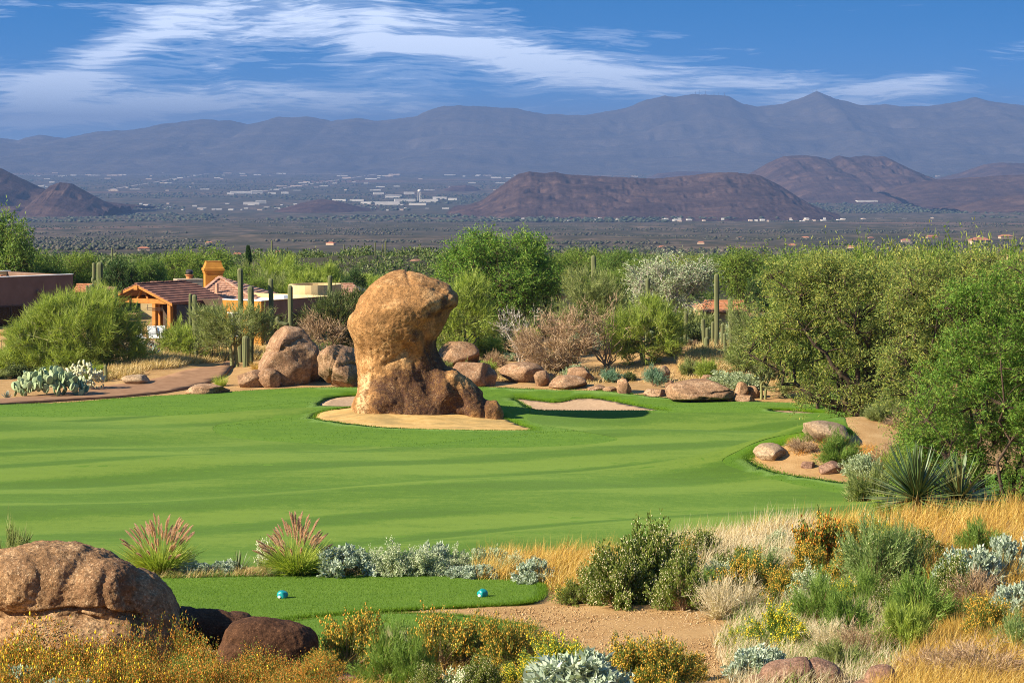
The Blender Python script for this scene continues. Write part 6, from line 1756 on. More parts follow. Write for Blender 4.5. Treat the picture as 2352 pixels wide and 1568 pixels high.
def plant(kind_, u, vb, wpx, hpx, label, group=None, name='shrub', D=None, k=None):
    if D is None: g_, D = gp(u, vb)
    else: g_ = at(u, D)
    if vb > 1190 and D > 64: D = 61.0 + _ks.uniform(-1.5, 1.5); g_ = at(u, D)
    s = pxm(D); lst = KINDS_[kind_]; me_ = lst[(k if k is not None else _ks.randrange(99)) % len(lst)]
    t = thing(name, label, 'grass' if 'clump' in kind_ else 'shrub', (g_.x, g_.y, g_.z - .02), _ks.uniform(0, 6.28), group)
    hs2 = hpx / s; ws = wpx / 2 / s
    t.scale = (ws, ws, hs2)
    for nm, m_ in me_.items(): put(nm, m_, t)['kind'] = 'stuff'
    return t
# ---- the row behind the tee
def fountain(u, vb, wpx, hpx, label, seed):
    g_, D = gp(u, vb); s = pxm(D); hgt = hpx / s
    rng = np.random.RandomState(seed)
    t = thing('fountain_grass', label, 'grass', g_, 0, 'fountain grasses with pink plumes')
    n = 1700; a = rng.uniform(0, 6.283, n); r = rng.uniform(0, .20, n)
    b = np.stack([r * np.cos(a), r * np.sin(a), 0 * a], 1); d = np.stack([np.cos(a) * .75, np.sin(a) * .75, np.ones(n)], 1) + rng.normal(0, .22, (n, 3))
    V, F = blades(rng, b, d, hgt * rng.uniform(.5, 1.1, n), .012, .35 * rng.uniform(.3, 1.4, n), 3)
    put('blades', mesh('blades', V, F, False, G_fount), t)['kind'] = 'stuff'
    # one plume: a bristly curved brush
    m = 520; tt = rng.uniform(0, 1, m); a = rng.uniform(0, 6.283, m); L_ = .20
    p = np.stack([.10 * tt ** 2 * L_ * 2, 0 * tt, L_ * tt], 1)
    dd = np.stack([np.cos(a), np.sin(a), np.full(m, .9)], 1)
    pv = blades(rng, p, dd, .034 * np.sin(np.clip(tt * 2.9 + .2, 0, 3.1)) + .006, .006)
    pm = mesh('plume', pv[0], pv[1], False, G_plume)
    sv = tubes([(np.array([(0, 0, 0), (0, 0, .5), (0, 0, 1.0)]), np.array([.004, .003, .002]))], 3); sm_ = mesh('stalk', sv[0], sv[1], False, G_fount)
    for i in range(80):
        a = rng.uniform(0, 6.283); inc = rng.uniform(.05, 1.05) ** .9; h_ = hgt * rng.uniform(.72, 1.0) * (1 - .18 * inc)
        o = put('plume_stem', sm_, t, (0, 0, 0), (0, inc * .95, a), (1, 1, h_))
        q = put('plume', pm, o, (0, 0, .96), (0, 0, 0), (1.0, 1.0, 1.35 / h_))
    return t
fountain(368, 1322, 150, 132, 'fountain grass with pink plumes beside the huge boulder', 1)
fountain(682, 1324, 180, 128, 'wide fountain grass full of pink plumes in the middle of the tee back', 2)
gb = 'silver shrubs along the back of the tee'
plant('brittle', 436, 1323, 95, 44, 'small silver brittlebush at the foot of the first fountain grass', gb, k=0)
plant('brittle', 468, 1325, 70, 36, 'little silver brittlebush beside the dark spiky yucca', gb, k=1)
plant('whiteflower', 612, 1316, 70, 92, 'upright white-flowered shrub behind the wide fountain grass')
plant('drybrown', 600, 1326, 90, 26, 'low dark brushy clump in front of the white-flowered shrub')
plant('sclump', 560, 1325, 70, 46, 'straw grass tuft beside the dark spiky yucca')
plant('brittle', 790, 1325, 150, 80, 'large silver brittlebush in the row behind the tee', gb, k=2)
plant('sage', 905, 1325, 120, 92, 'pale sage bush with white bloom behind the tee', gb, k=0)
plant('sage', 975, 1324, 130, 84, 'second pale sage bush with white bloom near the dry grass', gb, k=1)
plant('brittle', 1000, 1316, 90, 76, 'silver brittlebush rising behind the two sage bushes', gb, k=1)
plant('sclump', 860, 1325, 60, 50, 'straw grass tuft between the brittlebush and the sage')
plant('brittle', 1062, 1328, 80, 36, 'low silver bush where the sage row ends', gb, k=0)
plant('brittle', 1105, 1331, 90, 40, 'low silver bush in front of the dry golden grass', gb, k=2)
plant('greyscrub', 1128, 1306, 110, 62, 'grey wiry bush in the dry golden grass', gb)
plant('brittle', 1226, 1340, 100, 64, 'round silver brittlebush with bare straw stems at the tee corner', gb, k=1)
plant('greyscrub', 1300, 1290, 120, 52, 'grey bush behind the golden grass at the tee corner', gb)
plant('verde', 22, 1325, 110, 150, 'thin green twiggy shrub at the side of the huge boulder', None, k=0)
# small yucca
def rosette(u, vb, label, n, L_, w, mat, seed, lo=.1, hi=1.35, D=None, name='yucca', bend=.0, cat='yucca', tiltx=0, zoff=0.0, group=None):
    if D is None: g_, D = gp(u, vb)
    else: g_ = at(u, D)
    rng = np.random.RandomState(seed); t = thing(name, label, cat, (g_.x, g_.y, g_.z + zoff), 0, group)
    V = []; F = []
    for k in range(6):
        tt = k / 5; ww = w * (1 - tt) ** .55 * (.75 + .25 * min(1, tt * 5)); z = L_ * tt; y = -bend * L_ * tt * tt
        V += [(-ww / 2, y - ww * .12, z), (0, y + ww * .16, z), (ww / 2, y - ww * .12, z)]
    for k in range(5):
        a = 3 * k; F += [(a, a + 1, a + 4, a + 3), (a + 1, a + 2, a + 5, a + 4)]
    lm = mesh_py('leaf', V, F, mat, True)
    for i in range(n):
        inc = lo + (hi - lo) * rng.uniform(0, 1) ** .8; a = i * 2.39996 + rng.normal(0, .2); s = rng.uniform(.75, 1.08)
        put('leaf', lm, t, (0, 0, 0), (inc + tiltx * 0, 0, a), (1, 1, s))
    return t
M_yuc = noise_mat('yucca_leaf', (.055, .10, .030), (.11, .17, .055), 3.0, .45, 0, spec=.5, c2=(.30, .26, .10))
M_aga = noise_mat('agave_leaf', (.22, .29, .24), (.34, .41, .35), 2.0, .55, 0, spec=.4)
rosette(548, 1322, 'small dark spiky yucca in the row behind the tee', 46, .52, .022, M_yuc, 5, .05, .85)
yb = rosette(2112, 1190, 'big yucca with long dark sword leaves below the feathery mesquite', 190, 1.25, .07, M_yuc, 6, .10, 1.9, zoff=.55, D=58.5)
tv = tubes([(np.array([(0, 0, -1.2), (0, 0, -.5), (0, 0, .05)]), np.array([.10, .11, .08]))], 8)
put('trunk', mesh('trunk', tv[0], tv[1], True, M_barkt), yb)
rosette(2210, 1215, 'second dark sword-leaved yucca tucked under the feathery mesquite', 130, 1.05, .06, M_yuc, 7, .15, 1.7, zoff=.5, D=58.5)
# ---- the slope towards the yucca
plant('bacc', 1420, 1392, 190, 165, 'dark green cream-tipped bush at the edge of the gravel', k=0)
plant('bacc', 1500, 1376, 210, 190, 'tallest dark green cream-tipped bush in the clump beside the gravel', k=1)
plant('bacc', 1565, 1400, 170, 160, 'dark green cream-tipped bush leaning over the straw stems', k=2)
plant('bacc', 1350, 1385, 120, 100, 'small dark green bush at the tee end of the clump', k=2)
plant('wildleaf', 1310, 1388, 110, 60, 'sprawling leafy weed where the tee turf meets the gravel')
plant('gold', 1560, 1335, 100, 110, 'golden-flecked bush behind the dark cream-tipped clump', k=0)
plant('bacc', 1600, 1300, 150, 100, 'olive cream-tipped bush behind the clump next to the bleached grass', k=0)
plant('whiteflower', 1640, 1245, 110, 62, 'white-flowered weed at the turf edge behind the bleached grass')
plant('rust', 1882, 1300, 130, 165, 'upright bush with rust-coloured bloom above the bleached grass', k=0)
plant('gold', 1860, 1330, 130, 90, 'green bush with gold flecks below the rust-bloomed one', k=1)
plant('gold', 1945, 1330, 100, 80, 'small gold-flecked bush between the rust one and the soft brooms', k=2)
plant('broomg', 2010, 1350, 190, 185, 'tall soft grey-green broom in the middle of the slope', k=0)
plant('broomg', 2075, 1330, 130, 150, 'soft grey-green broom beside the tall one', k=1)
plant('broom', 1880, 1440, 150, 150, 'fresh green broom bush below the tall soft one', k=0)
plant('broom', 1950, 1470, 170, 140, 'fresh green broom bush spreading over the straw stems', k=1)
plant('broom', 2120, 1450, 210, 140, 'wide fresh green broom fanning towards the golden grass', k=2)
plant('broom', 1990, 1395, 130, 110, 'fresh green broom between the soft broom and the wide one', k=0)
plant('gold', 1720, 1370, 190, 120, 'broad bush covered in old-gold bloom above the straw stems', k=0)
plant('gold', 1800, 1385, 130, 90, 'old-gold blooming bush next to the broad one', k=1)
plant('yellow', 1770, 1485, 140, 120, 'bright yellow blooming bush at the gravel edge', k=0)
plant('yellow', 1830, 1490, 110, 90, 'yellow blooming bush next to the bright one', k=1)
plant('bleached', 1650, 1420, 160, 130, 'bleached straw stems sprawling onto the gravel', k=0)
plant('bleached', 1705, 1405, 130, 110, 'bleached stems under the broad old-gold bush', k=1)
plant('bleached', 1900, 1500, 150, 110, 'bleached twiggy bush between the brooms and the reddish rock', k=0)
plant('drybrown', 1985, 1510, 150, 100, 'pinkish-brown dry bush below the fresh brooms', k=0)
plant('drybrown', 2240, 1400, 190, 120, 'brown wiry bush behind the silver one on the slope', k=1)
plant('bleached', 1800, 1320, 130, 80, 'pale stems under the bush with gold flecks', k=1)
plant('brittle', 2230, 1360, 170, 120, 'grey brittlebush among the golden grass on the slope', k=0)
plant('brittle', 2320, 1330, 140, 110, 'grey brittlebush near the feathery mesquite', k=1)
plant('brittle', 2340, 1420, 130, 90, 'silver brittlebush low in the golden grass', k=2)
plant('greyscrub', 1800, 1300, 90, 56, 'small grey scrub at the edge of the bleached grass')
plant('broom', 1640, 1372, 90, 80, 'little green broom in the straw stems', k=1)
plant('yellow', 1680, 1480, 70, 50, 'low yellow bush on the edge of the gravel', k=0)
plant('verde', 2080, 1500, 150, 130, 'thorny pale green shrub in front of the wide broom', k=1)
plant('verde', 1930, 1540, 130, 100, 'thin thorny green shrub above the reddish rocks', k=0)
plant('brittle', 1740, 1560, 160, 90, 'blue-grey brittlebush beside the lumpy reddish rock', k=0)
plant('drybrown', 2250, 1560, 260, 110, 'rusty dry bush filling the corner of the golden grass', k=0)
plant('drybrown', 2130, 1550, 180, 90, 'rusty dry bush next to the small pointed rock', k=1)
for i, (u, v, w, h, kd) in enumerate(((1655, 1340, 110, 70, 'sage'), (1745, 1300, 120, 60, 'wclump'), (1690, 1290, 110, 60, 'wclump'), (1610, 1325, 100, 60, 'wclump'), (1830, 1280, 100, 60, 'wclump'), (1930, 1290, 90, 60, 'gclump'), (2090, 1270, 110, 80, 'gclump'),
        (2180, 1275, 120, 80, 'gclump'), (2280, 1270, 120, 90, 'gclump'), (2150, 1330, 110, 80, 'gclump'), (2300, 1400, 120, 80, 'gclump'), (2200, 1460, 120, 80, 'gclump'), (2290, 1500, 130, 90, 'gclump'), (2170, 1520, 120, 80, 'gclump'), (2080, 1540, 110, 70, 'gclump'), (2000, 1540, 100, 60, 'sclump'),
        (1850, 1540, 90, 50, 'sclump'), (1700, 1530, 90, 40, 'sclump'), (1760, 1430, 100, 60, 'wclump'), (1830, 1410, 100, 60, 'wclump'), (2040, 1460, 100, 60, 'wclump'))):
    lab_ = {'sage': 'pale sage bush beside the bleached grass', 'wclump': 'bleached grass clump on the planted slope', 'gclump': 'golden grass clump on the near slope', 'sclump': 'straw grass clump around the reddish rocks'}[kd]
    plant(kd, u, v, w, h, lab_, 'grass clumps on the near slope' if kd != 'sage' else None, name='grass_clump' if kd != 'sage' else 'shrub')
for (u, D, w, h) in ((2060, 100, 150, 120), (2130, 104, 140, 130), (2000, 118, 130, 110), (2200, 96, 150, 140), (2290, 90, 150, 150), (2360, 84, 150, 150), (2080, 122, 120, 100)):
    plant('verde' if D > 99 else 'creosote', u, 0, w, h, 'green bush filling the shade below the mesquites', 'green bushes below the mesquites', D=D)
rc = random.Random(91)
for i in range(34):
    D = rc.uniform(58.5, 70); u = 1930 + (2420 - 1930) * (i / 33) + rc.uniform(-15, 15)
    kd = ('gclump', 'gclump', 'creosote', 'gclump', 'broom', 'drybrown', 'gclump')[i % 7]
    if 2040 < u < 2200 and D < 64: continue
    plant(kd, u, 0, rc.uniform(70, 120), rc.uniform(45, 80), {'gclump': 'golden grass clump on the crest by the yucca', 'creosote': 'dark green bush on the crest by the yucca', 'broom': 'green broom on the crest by the yucca', 'drybrown': 'dry brown bush on the crest by the yucca'}[kd], 'plants along the crest by the yucca', D=D, name='grass_clump' if kd == 'gclump' else 'shrub')
for (u, v, w, h, kd, lab) in ((1960, 1262, 110, 80, 'gold', 'gold-flecked bush on the crest beside the rust-bloomed one'), (2030, 1258, 100, 80, 'yellow', 'yellow blooming bush below the yucca'), (2190, 1390, 170, 130, 'bacc', 'olive cream-tipped bush among the golden grass'), (2270, 1470, 160, 110, 'gold', 'old-gold bush deep in the golden grass'),
                           (1745, 1345, 130, 100, 'broomg', 'soft grey-green broom behind the broad old-gold bush'), (1690, 1330, 120, 90, 'bacc', 'olive cream-tipped bush between the clump and the broad old-gold bush'), (1860, 1385, 130, 100, 'sage', 'pale sage bush in the middle of the planted slope'), (2340, 1500, 150, 110, 'broomg', 'soft grey broom at the far side of the golden grass'),
                           (1930, 1400, 110, 90, 'yellow', 'yellow-flecked bush between the fresh brooms'), (2060, 1405, 120, 100, 'bacc', 'olive bush behind the wide fresh broom'), (2110, 1300, 130, 100, 'bacc', 'olive bush at the foot of the yucca'), (2250, 1290, 140, 100, 'broom', 'fresh broom at the foot of the feathery mesquite'), (1790, 1265, 100, 60, 'sage', 'pale sage bush on the crest of the bleached grass'), (1560, 1270, 110, 66, 'broomg', 'soft broom on the crest behind the cream-tipped clump')):
    plant(kd, u, v, w, h, lab)
for (u, v, w, h, kd, lab) in ((520, 1322, 80, 44, 'brittle', 'silver bush between the yucca and the first fountain grass'), (740, 1318, 80, 70, 'brittle', 'silver bush behind the wide fountain grass'), (850, 1320, 100, 78, 'sage', 'pale sage bush between the large brittlebush and the sage row'), (1040, 1316, 110, 70, 'sage', 'pale sage bush at the dry-grass end of the row'), (420, 1318, 70, 64, 'sage', 'pale sage bush right behind the first fountain grass'), (1180, 1318, 100, 56, 'sage', 'pale sage bush in the dry golden grass'), (640, 1326, 70, 34, 'broomg', 'little green broom at the foot of the wide fountain grass')):
    plant(kd, u, v, w, h, lab, gb)
# ---- the bottom row
grp_g = 'golden shrubs along the front of the gravel'
for (u, v, w, h, k, lab) in ((800, 1545, 150, 130, 0, 'old-gold bush beside the dark rounded boulder'), (850, 1520, 120, 105, 1, 'old-gold bush behind the reedy green broom'), (1010, 1540, 150, 130, 2, 'tall old-gold bush next to the reedy green broom'),
                             (1075, 1530, 130, 110, 0, 'old-gold bush in the middle of the front row'), (1150, 1545, 130, 110, 1, 'old-gold bush before the lower tee turf'), (1210, 1520, 120, 90, 2, 'old-gold bush at the end of the lower tee turf'),
                             (1440, 1580, 170, 110, 0, 'old-gold bush behind the big-leaved silver shrub'), (1530, 1590, 170, 110, 1, 'old-gold bush next to the bare gravel'), (1585, 1560, 90, 60, 2, 'little old-gold bush out on the gravel'), (740, 1560, 100, 60, 1, 'low old-gold bush under the dark rounded boulder')):
    plant('gold', u, v, w * 1.15, h * 1.25, lab, grp_g, k=k)
plant('yellow', 1275, 1560, 170, 120, 'bright yellow bush behind the big-leaved silver shrub', k=0)
plant('yellow', 1200, 1580, 130, 90, 'bright yellow bush in the front row', k=1)
plant('yellow', 1350, 1545, 110, 80, 'bright yellow bush nearest the bare gravel', k=1)
plant('broom', 890, 1575, 170, 170, 'reedy bright green broom in the front row', k=0)
plant('broom', 950, 1580, 130, 130, 'reedy green broom beside the taller one in the front row', k=2)
plant('bleached', 905, 1490, 100, 70, 'tan twiggy bush behind the reedy broom', k=0)
plant('broom', 925, 1480, 110, 64, 'small green-topped bush standing on the lower tee edge', k=1)
plant('drybrown', 1250, 1478, 90, 50, 'sparse twiggy bush at the gravel corner', k=1)
plant('bacc', 1110, 1600, 130, 100, 'pale cream-tipped bush in the front row', k=1)
plant('bacc', 980, 1600, 120, 90, 'pale cream-tipped bush below the reedy brooms', k=2)
plant('whiteflower', 1050, 1600, 110, 80, 'white-tipped bush between the cream-tipped ones', k=0)
plant('brittlebig', 1330, 1615, 280, 125, 'big-leaved silver shrub at the front of the golden bushes')
plant('creosote', 548, 1432, 80, 42, 'dark green tuft growing on the low dark boulder', D=44.3)
# ---- wildflowers round the huge boulder
gw = 'orange wildflowers in front of the huge boulder'
rw = random.Random(12)
for i in range(84):
    u = -20 + 780 * (i / 83) + rw.uniform(-14, 14); v = rw.choice((1545, 1570, 1600, 1630)); h = rw.uniform(95, 150) * (1.0 if u < 480 else .70)
    kk = 0 if u < 330 and i % 3 else 1 if u < 420 else 2
    plant('wild', u, v, rw.uniform(90, 140), h, ('orange-stemmed wildflower clump rich in yellow blooms before the huge boulder', 'orange-stemmed wildflower clump with a few yellow blooms before the huge boulder', 'orange wildflower clump gone to seed before the dark boulders')[kk], gw + (' in bloom', ' fading', ' gone to seed')[kk], 'wildflower', k=kk)
for (u, v, w, h) in ((40, 1600, 130, 80), (130, 1620, 110, 70), (210, 1610, 90, 60)):
    plant('brittle', u, v, w, h, 'small silver bush mixed into the orange wildflowers', 'silver bushes among the wildflowers')
for (u, v, w, h) in ((420, 1585, 120, 100), (480, 1600, 110, 80), (300, 1600, 120, 80)):
    plant('wildleaf', u, v, w, h, 'dark leafy green clump among the orange wildflowers', 'leafy clumps among the wildflowers')
# ---- the sandy mound
plant('broom', 1930, 1066, 120, 88, 'fresh green shrub on the sandy mound under the mesquite', k=0)
plant('greyscrub', 1985, 1092, 100, 62, 'blue-grey sage on the sandy mound', k=0)
plant('drybrown', 1842, 1036, 80, 40, 'tan dry tuft behind the smooth pale boulder', k=0)
plant('gclump', 1815, 1026, 30, 36, 'small golden grass tuft on the mound crest')
plant('gclump', 2035, 1085, 90, 70, 'orange dry grass by the blue-grey sage')
plant('drybrown', 2050, 1070, 110, 80, 'dry orange-brown bush under the olive mesquite', k=1)
plant('verde', 1870, 1012, 60, 30, 'small green weed behind the slanting boulder', k=0)
for i, (u, D, w, h, kd) in enumerate(((2010, 140, 90, 70, 'creosote'), (2050, 137, 90, 70, 'verde'), (2085, 133, 100, 70, 'drybrown'), (2025, 134, 70, 50, 'verde'), (2070, 143, 110, 80, 'creosote'), (1985, 143, 80, 60, 'creosote'))):
    plant(kd, u, 0, w, h, {'creosote': 'dark green bush at the back of the sandy mound', 'verde': 'pale green bush at the back of the sandy mound', 'drybrown': 'dry brown bush at the back of the sandy mound'}[kd], 'bushes at the back of the sandy mound', D=D)
plant('broom', 2110, 1100, 120, 90, 'green shrub at the foot of the olive mesquite', k=2)

# ---- uncountable dry grass
def field(name, label, outline, n, L0, L1, w, mat, bend=.35, spread=.35, photo=True, seed=1, clump=.6, lift=0.0):
    rng = np.random.RandomState(seed)
    poly = wpoly(outline, 5) if photo else np.asarray(outline)
    if photo and min(q_[1] for q_ in outline) > 1190:
        f_ = np.minimum(1.0, 65.0 / poly[:, 1]); poly = poly * f_[:, None]
    lo, hi = poly.min(0), poly.max(0)
    x = rng.uniform(lo[0], hi[0], n * 4); y = rng.uniform(lo[1], hi[1], n * 4)
    k = inside(x, y, poly); x, y = x[k], y[k]
    if clump:
        q = fbm(np.stack([x / clump, y / clump, 0 * x], 1), 2) + rng.uniform(-.3, .3, len(x)) > -.1; x, y = x[q], y[q]
    x, y = x[:n], y[:n]
    b = np.stack([x, y, H(x, y) + lift], 1); d = rng.normal(0, spread, b.shape); d[:, 2] = 1
    d[:, 0] += .15
    hgt = rng.uniform(L0, L1, len(b)) * (1 + .35 * fbm(np.stack([x / (clump or 1) * .6, y / (clump or 1) * .6, 0 * x + 3], 1), 2))
    V, F = blades(rng, b, d, hgt, w, bend * rng.uniform(.1, 1.4, len(b)), 2, (.5, 0, -.8))
    return kind(put(name, mesh(name, V, F, False, mat)), 'stuff', label)
field('dry_grass', 'dry golden grass at the corner of the tee', [(1075, 1332), (1130, 1290), (1300, 1275), (1420, 1290), (1450, 1330), (1380, 1372), (1290, 1382), (1250, 1350), (1160, 1338)], 9000, .35, .75, .009, G_gold, seed=2)
field('dry_grass', 'straw and weeds in the row behind the tee', [(330, 1330), (500, 1322), (700, 1319), (900, 1317), (1080, 1316), (1080, 1326), (900, 1325), (600, 1328), (380, 1333)], 5000, .10, .34, .008, G_straw, seed=15, clump=.4)
field('dry_grass', 'green weeds in the row behind the tee', [(330, 1330), (500, 1322), (700, 1319), (900, 1317), (1080, 1316), (1080, 1326), (900, 1325), (600, 1328), (380, 1333)], 3000, .10, .30, .009, G_broom, seed=16, clump=.4)
field('dry_grass', 'bleached dry grass on the slope above the cream-tipped clump', [(1480, 1300), (1560, 1262), (1700, 1232), (1850, 1222), (1860, 1290), (1800, 1330), (1650, 1350), (1540, 1340)], 9500, .40, .85, .010, G_cstraw, seed=3)
field('dry_grass', 'golden dry grass crest behind the bleached grass', [(1500, 1278), (1700, 1222), (1880, 1210), (1990, 1220), (1990, 1262), (1850, 1240), (1650, 1262)], 5000, .4, .85, .009, G_gold, seed=4)
field('dry_grass', 'golden grass along the crest by the yucca', [(5.6, 58), (8, 56.5), (14, 56), (16, 62), (15, 72), (9, 72), (6.6, 66)], 9000, .25, .55, .009, G_gold, photo=False, seed=17)
field('dry_grass', 'tall golden grass below the feathery mesquite', [(1960, 1225), (2060, 1205), (2150, 1200), (2300, 1195), (2440, 1200), (2440, 1380), (2250, 1370), (2130, 1350), (2050, 1290)], 10500, .40, .80, .009, G_gold, seed=5)
field('dry_grass', 'golden grass sweeping down the near slope', [(2040, 1560), (2120, 1480), (2230, 1400), (2440, 1370), (2440, 1640), (2000, 1640)], 12000, .30, .62, .007, G_gold, seed=6)
field('dry_grass', 'straw and weeds between the brooms and the gravel', [(1640, 1470), (1760, 1400), (1900, 1360), (2060, 1350), (2120, 1440), (2040, 1560), (1840, 1600), (1700, 1620), (1660, 1540)], 9000, .22, .50, .008, G_cstraw, seed=7)
field('dry_grass', 'green weeds threading the brooms on the slope', [(1660, 1450), (1800, 1340), (2000, 1300), (2150, 1330), (2150, 1450), (2040, 1540), (1840, 1590), (1700, 1560)], 5000, .2, .5, .009, G_broom, seed=8)
field('dry_grass', 'straw grass among the golden shrubs of the front row', [(700, 1570), (850, 1520), (1050, 1530), (1250, 1510), (1400, 1560), (1700, 1570), (1720, 1640), (700, 1640)], 5000, .15, .38, .007, G_gold, seed=9)
field('dry_grass', 'orange and yellow grass round the wildflowers', [(-40, 1530), (300, 1530), (700, 1535), (780, 1560), (780, 1640), (-40, 1640)], 9000, .18, .50, .006, G_orange, seed=10)
field('dry_grass', 'tan dry grass beyond the cart path', [(230, 880), (330, 862), (420, 842), (500, 832), (590, 828), (640, 815), (560, 800), (430, 815), (300, 835), (220, 862)], 12000, .35, .9, .045, G_straw, seed=11, clump=2.2)
field('dry_grass', 'pale tufted grass below the saguaro cluster', [(1560, 850), (1580, 815), (1640, 800), (1700, 810), (1720, 840), (1660, 860)], 9000, .4, 1.1, .045, G_straw, seed=12, clump=2.0)
field('dry_grass', 'thin straw grass on the boulder bank', [(1090, 870), (1250, 845), (1420, 850), (1560, 850), (1800, 870), (1880, 900), (1700, 890), (1500, 880), (1300, 880)], 6000, .2, .6, .04, G_straw, seed=13, clump=2.0)
field('dry_grass', 'orange dry stems on the sandy mound', [(1800, 1040), (1860, 1020), (2020, 1030), (2060, 1090), (1960, 1100), (1900, 1060)], 1200, .15, .45, .02, G_orange, seed=14)

# ---- turf blades: ragged fringes and short sward
def sward(name, label, poly, n, L0, L1, w, mat, seed, holes=(), lift=.045, band=None, ymax=None):
    rng = np.random.RandomState(seed); lo, hi = poly.min(0), poly.max(0)
    if band:
        k = rng.randint(0, len(poly), n); t = rng.uniform(0, 1, n)[:, None]; p = poly[k] * (1 - t) + poly[(k + 1) % len(poly)] * t + rng.normal(0, band, (n, 2))
        x, y = p[:, 0], p[:, 1]
    else:
        x = rng.uniform(lo[0], hi[0], n * 2); y = rng.uniform(lo[1], hi[1], n * 2); k = inside(x, y, poly)
        for h in holes: k &= ~inside(x, y, h)
        x, y = x[k][:n], y[k][:n]
    b = np.stack([x, y, H(x, y) + lift - .004], 1); d = rng.normal(0, .5, b.shape); d[:, 2] = 1
    V, F = blades(rng, b, d, rng.uniform(L0, L1, len(b)), w)
    return kind(put(name, mesh(name, V, F, False, mat)), 'stuff', label)
G_turf = leaf_mat('turf_blade', [(.075, .165, .006), (.11, .215, .012), (.15, .25, .022)], .45, 1.15)
G_turff = leaf_mat('fairway_blade', [(.080, .165, .016), (.115, .205, .028), (.150, .235, .042)], .3, 1.0)
sward('grass', 'short turf of the tee', O_TEE, 90000, .018, .040, .007, G_turf, 21)
sward('grass', 'short turf of the lower tee', O_TEE2, 26000, .018, .045, .007, G_turf, 22, lift=.03)
sward('grass', 'ragged fringe of the tee', O_TEE, 14000, .03, .085, .008, G_turf, 23, band=.05)
sward('grass', 'ragged fringe of the lower tee', O_TEE2, 8000, .03, .085, .008, G_turf, 24, band=.05, lift=.02)
sward('grass', 'thick rough grass round the fairway', O_GREEN, 60000, .03, .07, .03, G_turf, 25, (O_BUNK, O_BUNK2, O_BUNK3, O_APRON, O_FAIR), lift=.05)
sward('grass', 'grass lip round the sand apron', O_APRON, 6000, .04, .10, .03, G_turf, 26, band=.10, lift=.03)
sward('grass', 'grass lip round the wide bunker', O_BUNK, 5000, .04, .10, .03, G_turf, 27, band=.10, lift=.03)
sward('grass', 'uneven outer edge of the turf', O_GREEN, 12000, .04, .10, .035, G_turf, 28, band=.16, lift=.03)
# ---- gravel and twigs on the bare soil
rng = np.random.RandomState(50)
pg = wpoly([(850, 1412), (1236, 1392), (1400, 1395), (1650, 1420), (1700, 1500), (1640, 1600), (1300, 1560), (1150, 1500)], 4)
x = rng.uniform(pg[:, 0].min(), pg[:, 0].max(), 16000); y = rng.uniform(pg[:, 1].min(), pg[:, 1].max(), 16000); k = inside(x, y, pg) & ~inside(x, y, O_TEE2) & ~inside(x, y, O_TEE); x, y = x[k], y[k]
bl = blobs(rng, np.stack([x, y, H(x, y) + .004], 1), rng.uniform(.006, .020, len(x)) * rng.uniform(.5, 1.2, len(x)))
G_grav = leaf_mat('gravel_grain', [(.22, .12, .05), (.34, .205, .09), (.43, .28, .135), (.50, .36, .19)], .0, 1.0)
kind(put('gravel', mesh('gravel', bl[0], bl[1], False, G_grav)), 'stuff', 'fine golden gravel strip between the tees and the shrubs')
k = rng.choice(len(x), 500); b = np.stack([x[k], y[k], H(x[k], y[k]) + .012], 1); d = rng.normal(0, 1, b.shape); d[:, 2] *= .08
tw = blades(rng, b, d, rng.uniform(.05, .25, 500), .008)
kind(put('twig_litter', mesh('twig_litter', tw[0], tw[1], False, G_dry)), 'stuff', 'dead twigs scattered on the gravel')
print('near', round(time.time() - T0, 1))

# ------------------------------------------------------------------ desert planting round the houses and the boulder bank
px_tree('dry_bush', 'large tangled dry brown bush above the broad low boulder', 131, 1275, 203,
        [(1275, 790, 95, 50), (1220, 800, 50, 40), (1330, 800, 50, 42), (1280, 750, 55, 30), (1270, 830, 90, 25)], dfac=.7, cat='shrub',
        ncl=120, rcl=.75, ntw=12, nlf=4, style='blade', L=.42, Wd=.040, base_r=.06, fork=.3, bark=M_barkt, leafm=G_dry, nlimb=14, shell=.2, twigm=G_dry, stems=5, tw_w=.045, up=.5, wob=.4)
px_tree('dry_bush', 'dry twiggy bush hanging over the split outcrop', 132, 745, 202.5,
        [(735, 760, 35, 25), (760, 770, 40, 20), (720, 745, 25, 25)], dfac=.7, cat='shrub',
        ncl=40, rcl=.6, ntw=12, nlf=3, style='blade', L=.4, Wd=.036, base_r=.05, fork=.3, bark=M_barkt, leafm=G_dry, nlimb=10, shell=.2, twigm=G_dry, stems=4, tw_w=.04, up=.5, wob=.4)
plant('bluegreen', 1504, 906, 66, 52, 'blue-green bush between the squat boulder and the upright stone', D=193.5)
plant('greyscrub', 1680, 905, 120, 50, 'grey-green brush behind the angular stones', D=194)
plant('greyscrub', 1720, 900, 90, 46, 'grey-green brush beside the palo verde with the forked trunk', D=193)
plant('bluegreen', 1400, 880, 70, 34, 'blue-green low bush behind the flat stones', D=199)
plant('vclump', 505, 886, 62, 42, 'green tufted grass in front of the low brown boulder', D=196.5)
plant('verde', 1700, 855, 60, 70, 'feathery green shrub before the pale tufted grass', D=203, k=1)
plant('gclump', 590, 868, 60, 34, 'golden tuft behind the low brown boulder', D=202)
plant('creosote', 378, 760, 26, 48, 'leafy green bush in the shade of the pergola', D=221.5, k=0)
G_red = leaf_mat('red_bougainvillea', [(.40, .01, .03), (.55, .02, .05), (.10, .14, .03)], .3)
KINDS_['red'] = [shrub_parts(385, 16, 8, .2, 26, .4, 'leaf', .16, .09, G_red, G_dry, .02, low=.9)]
plant('red', 652, 750, 26, 34, 'red bougainvillea beside the saguaro on the outcrop', D=207)
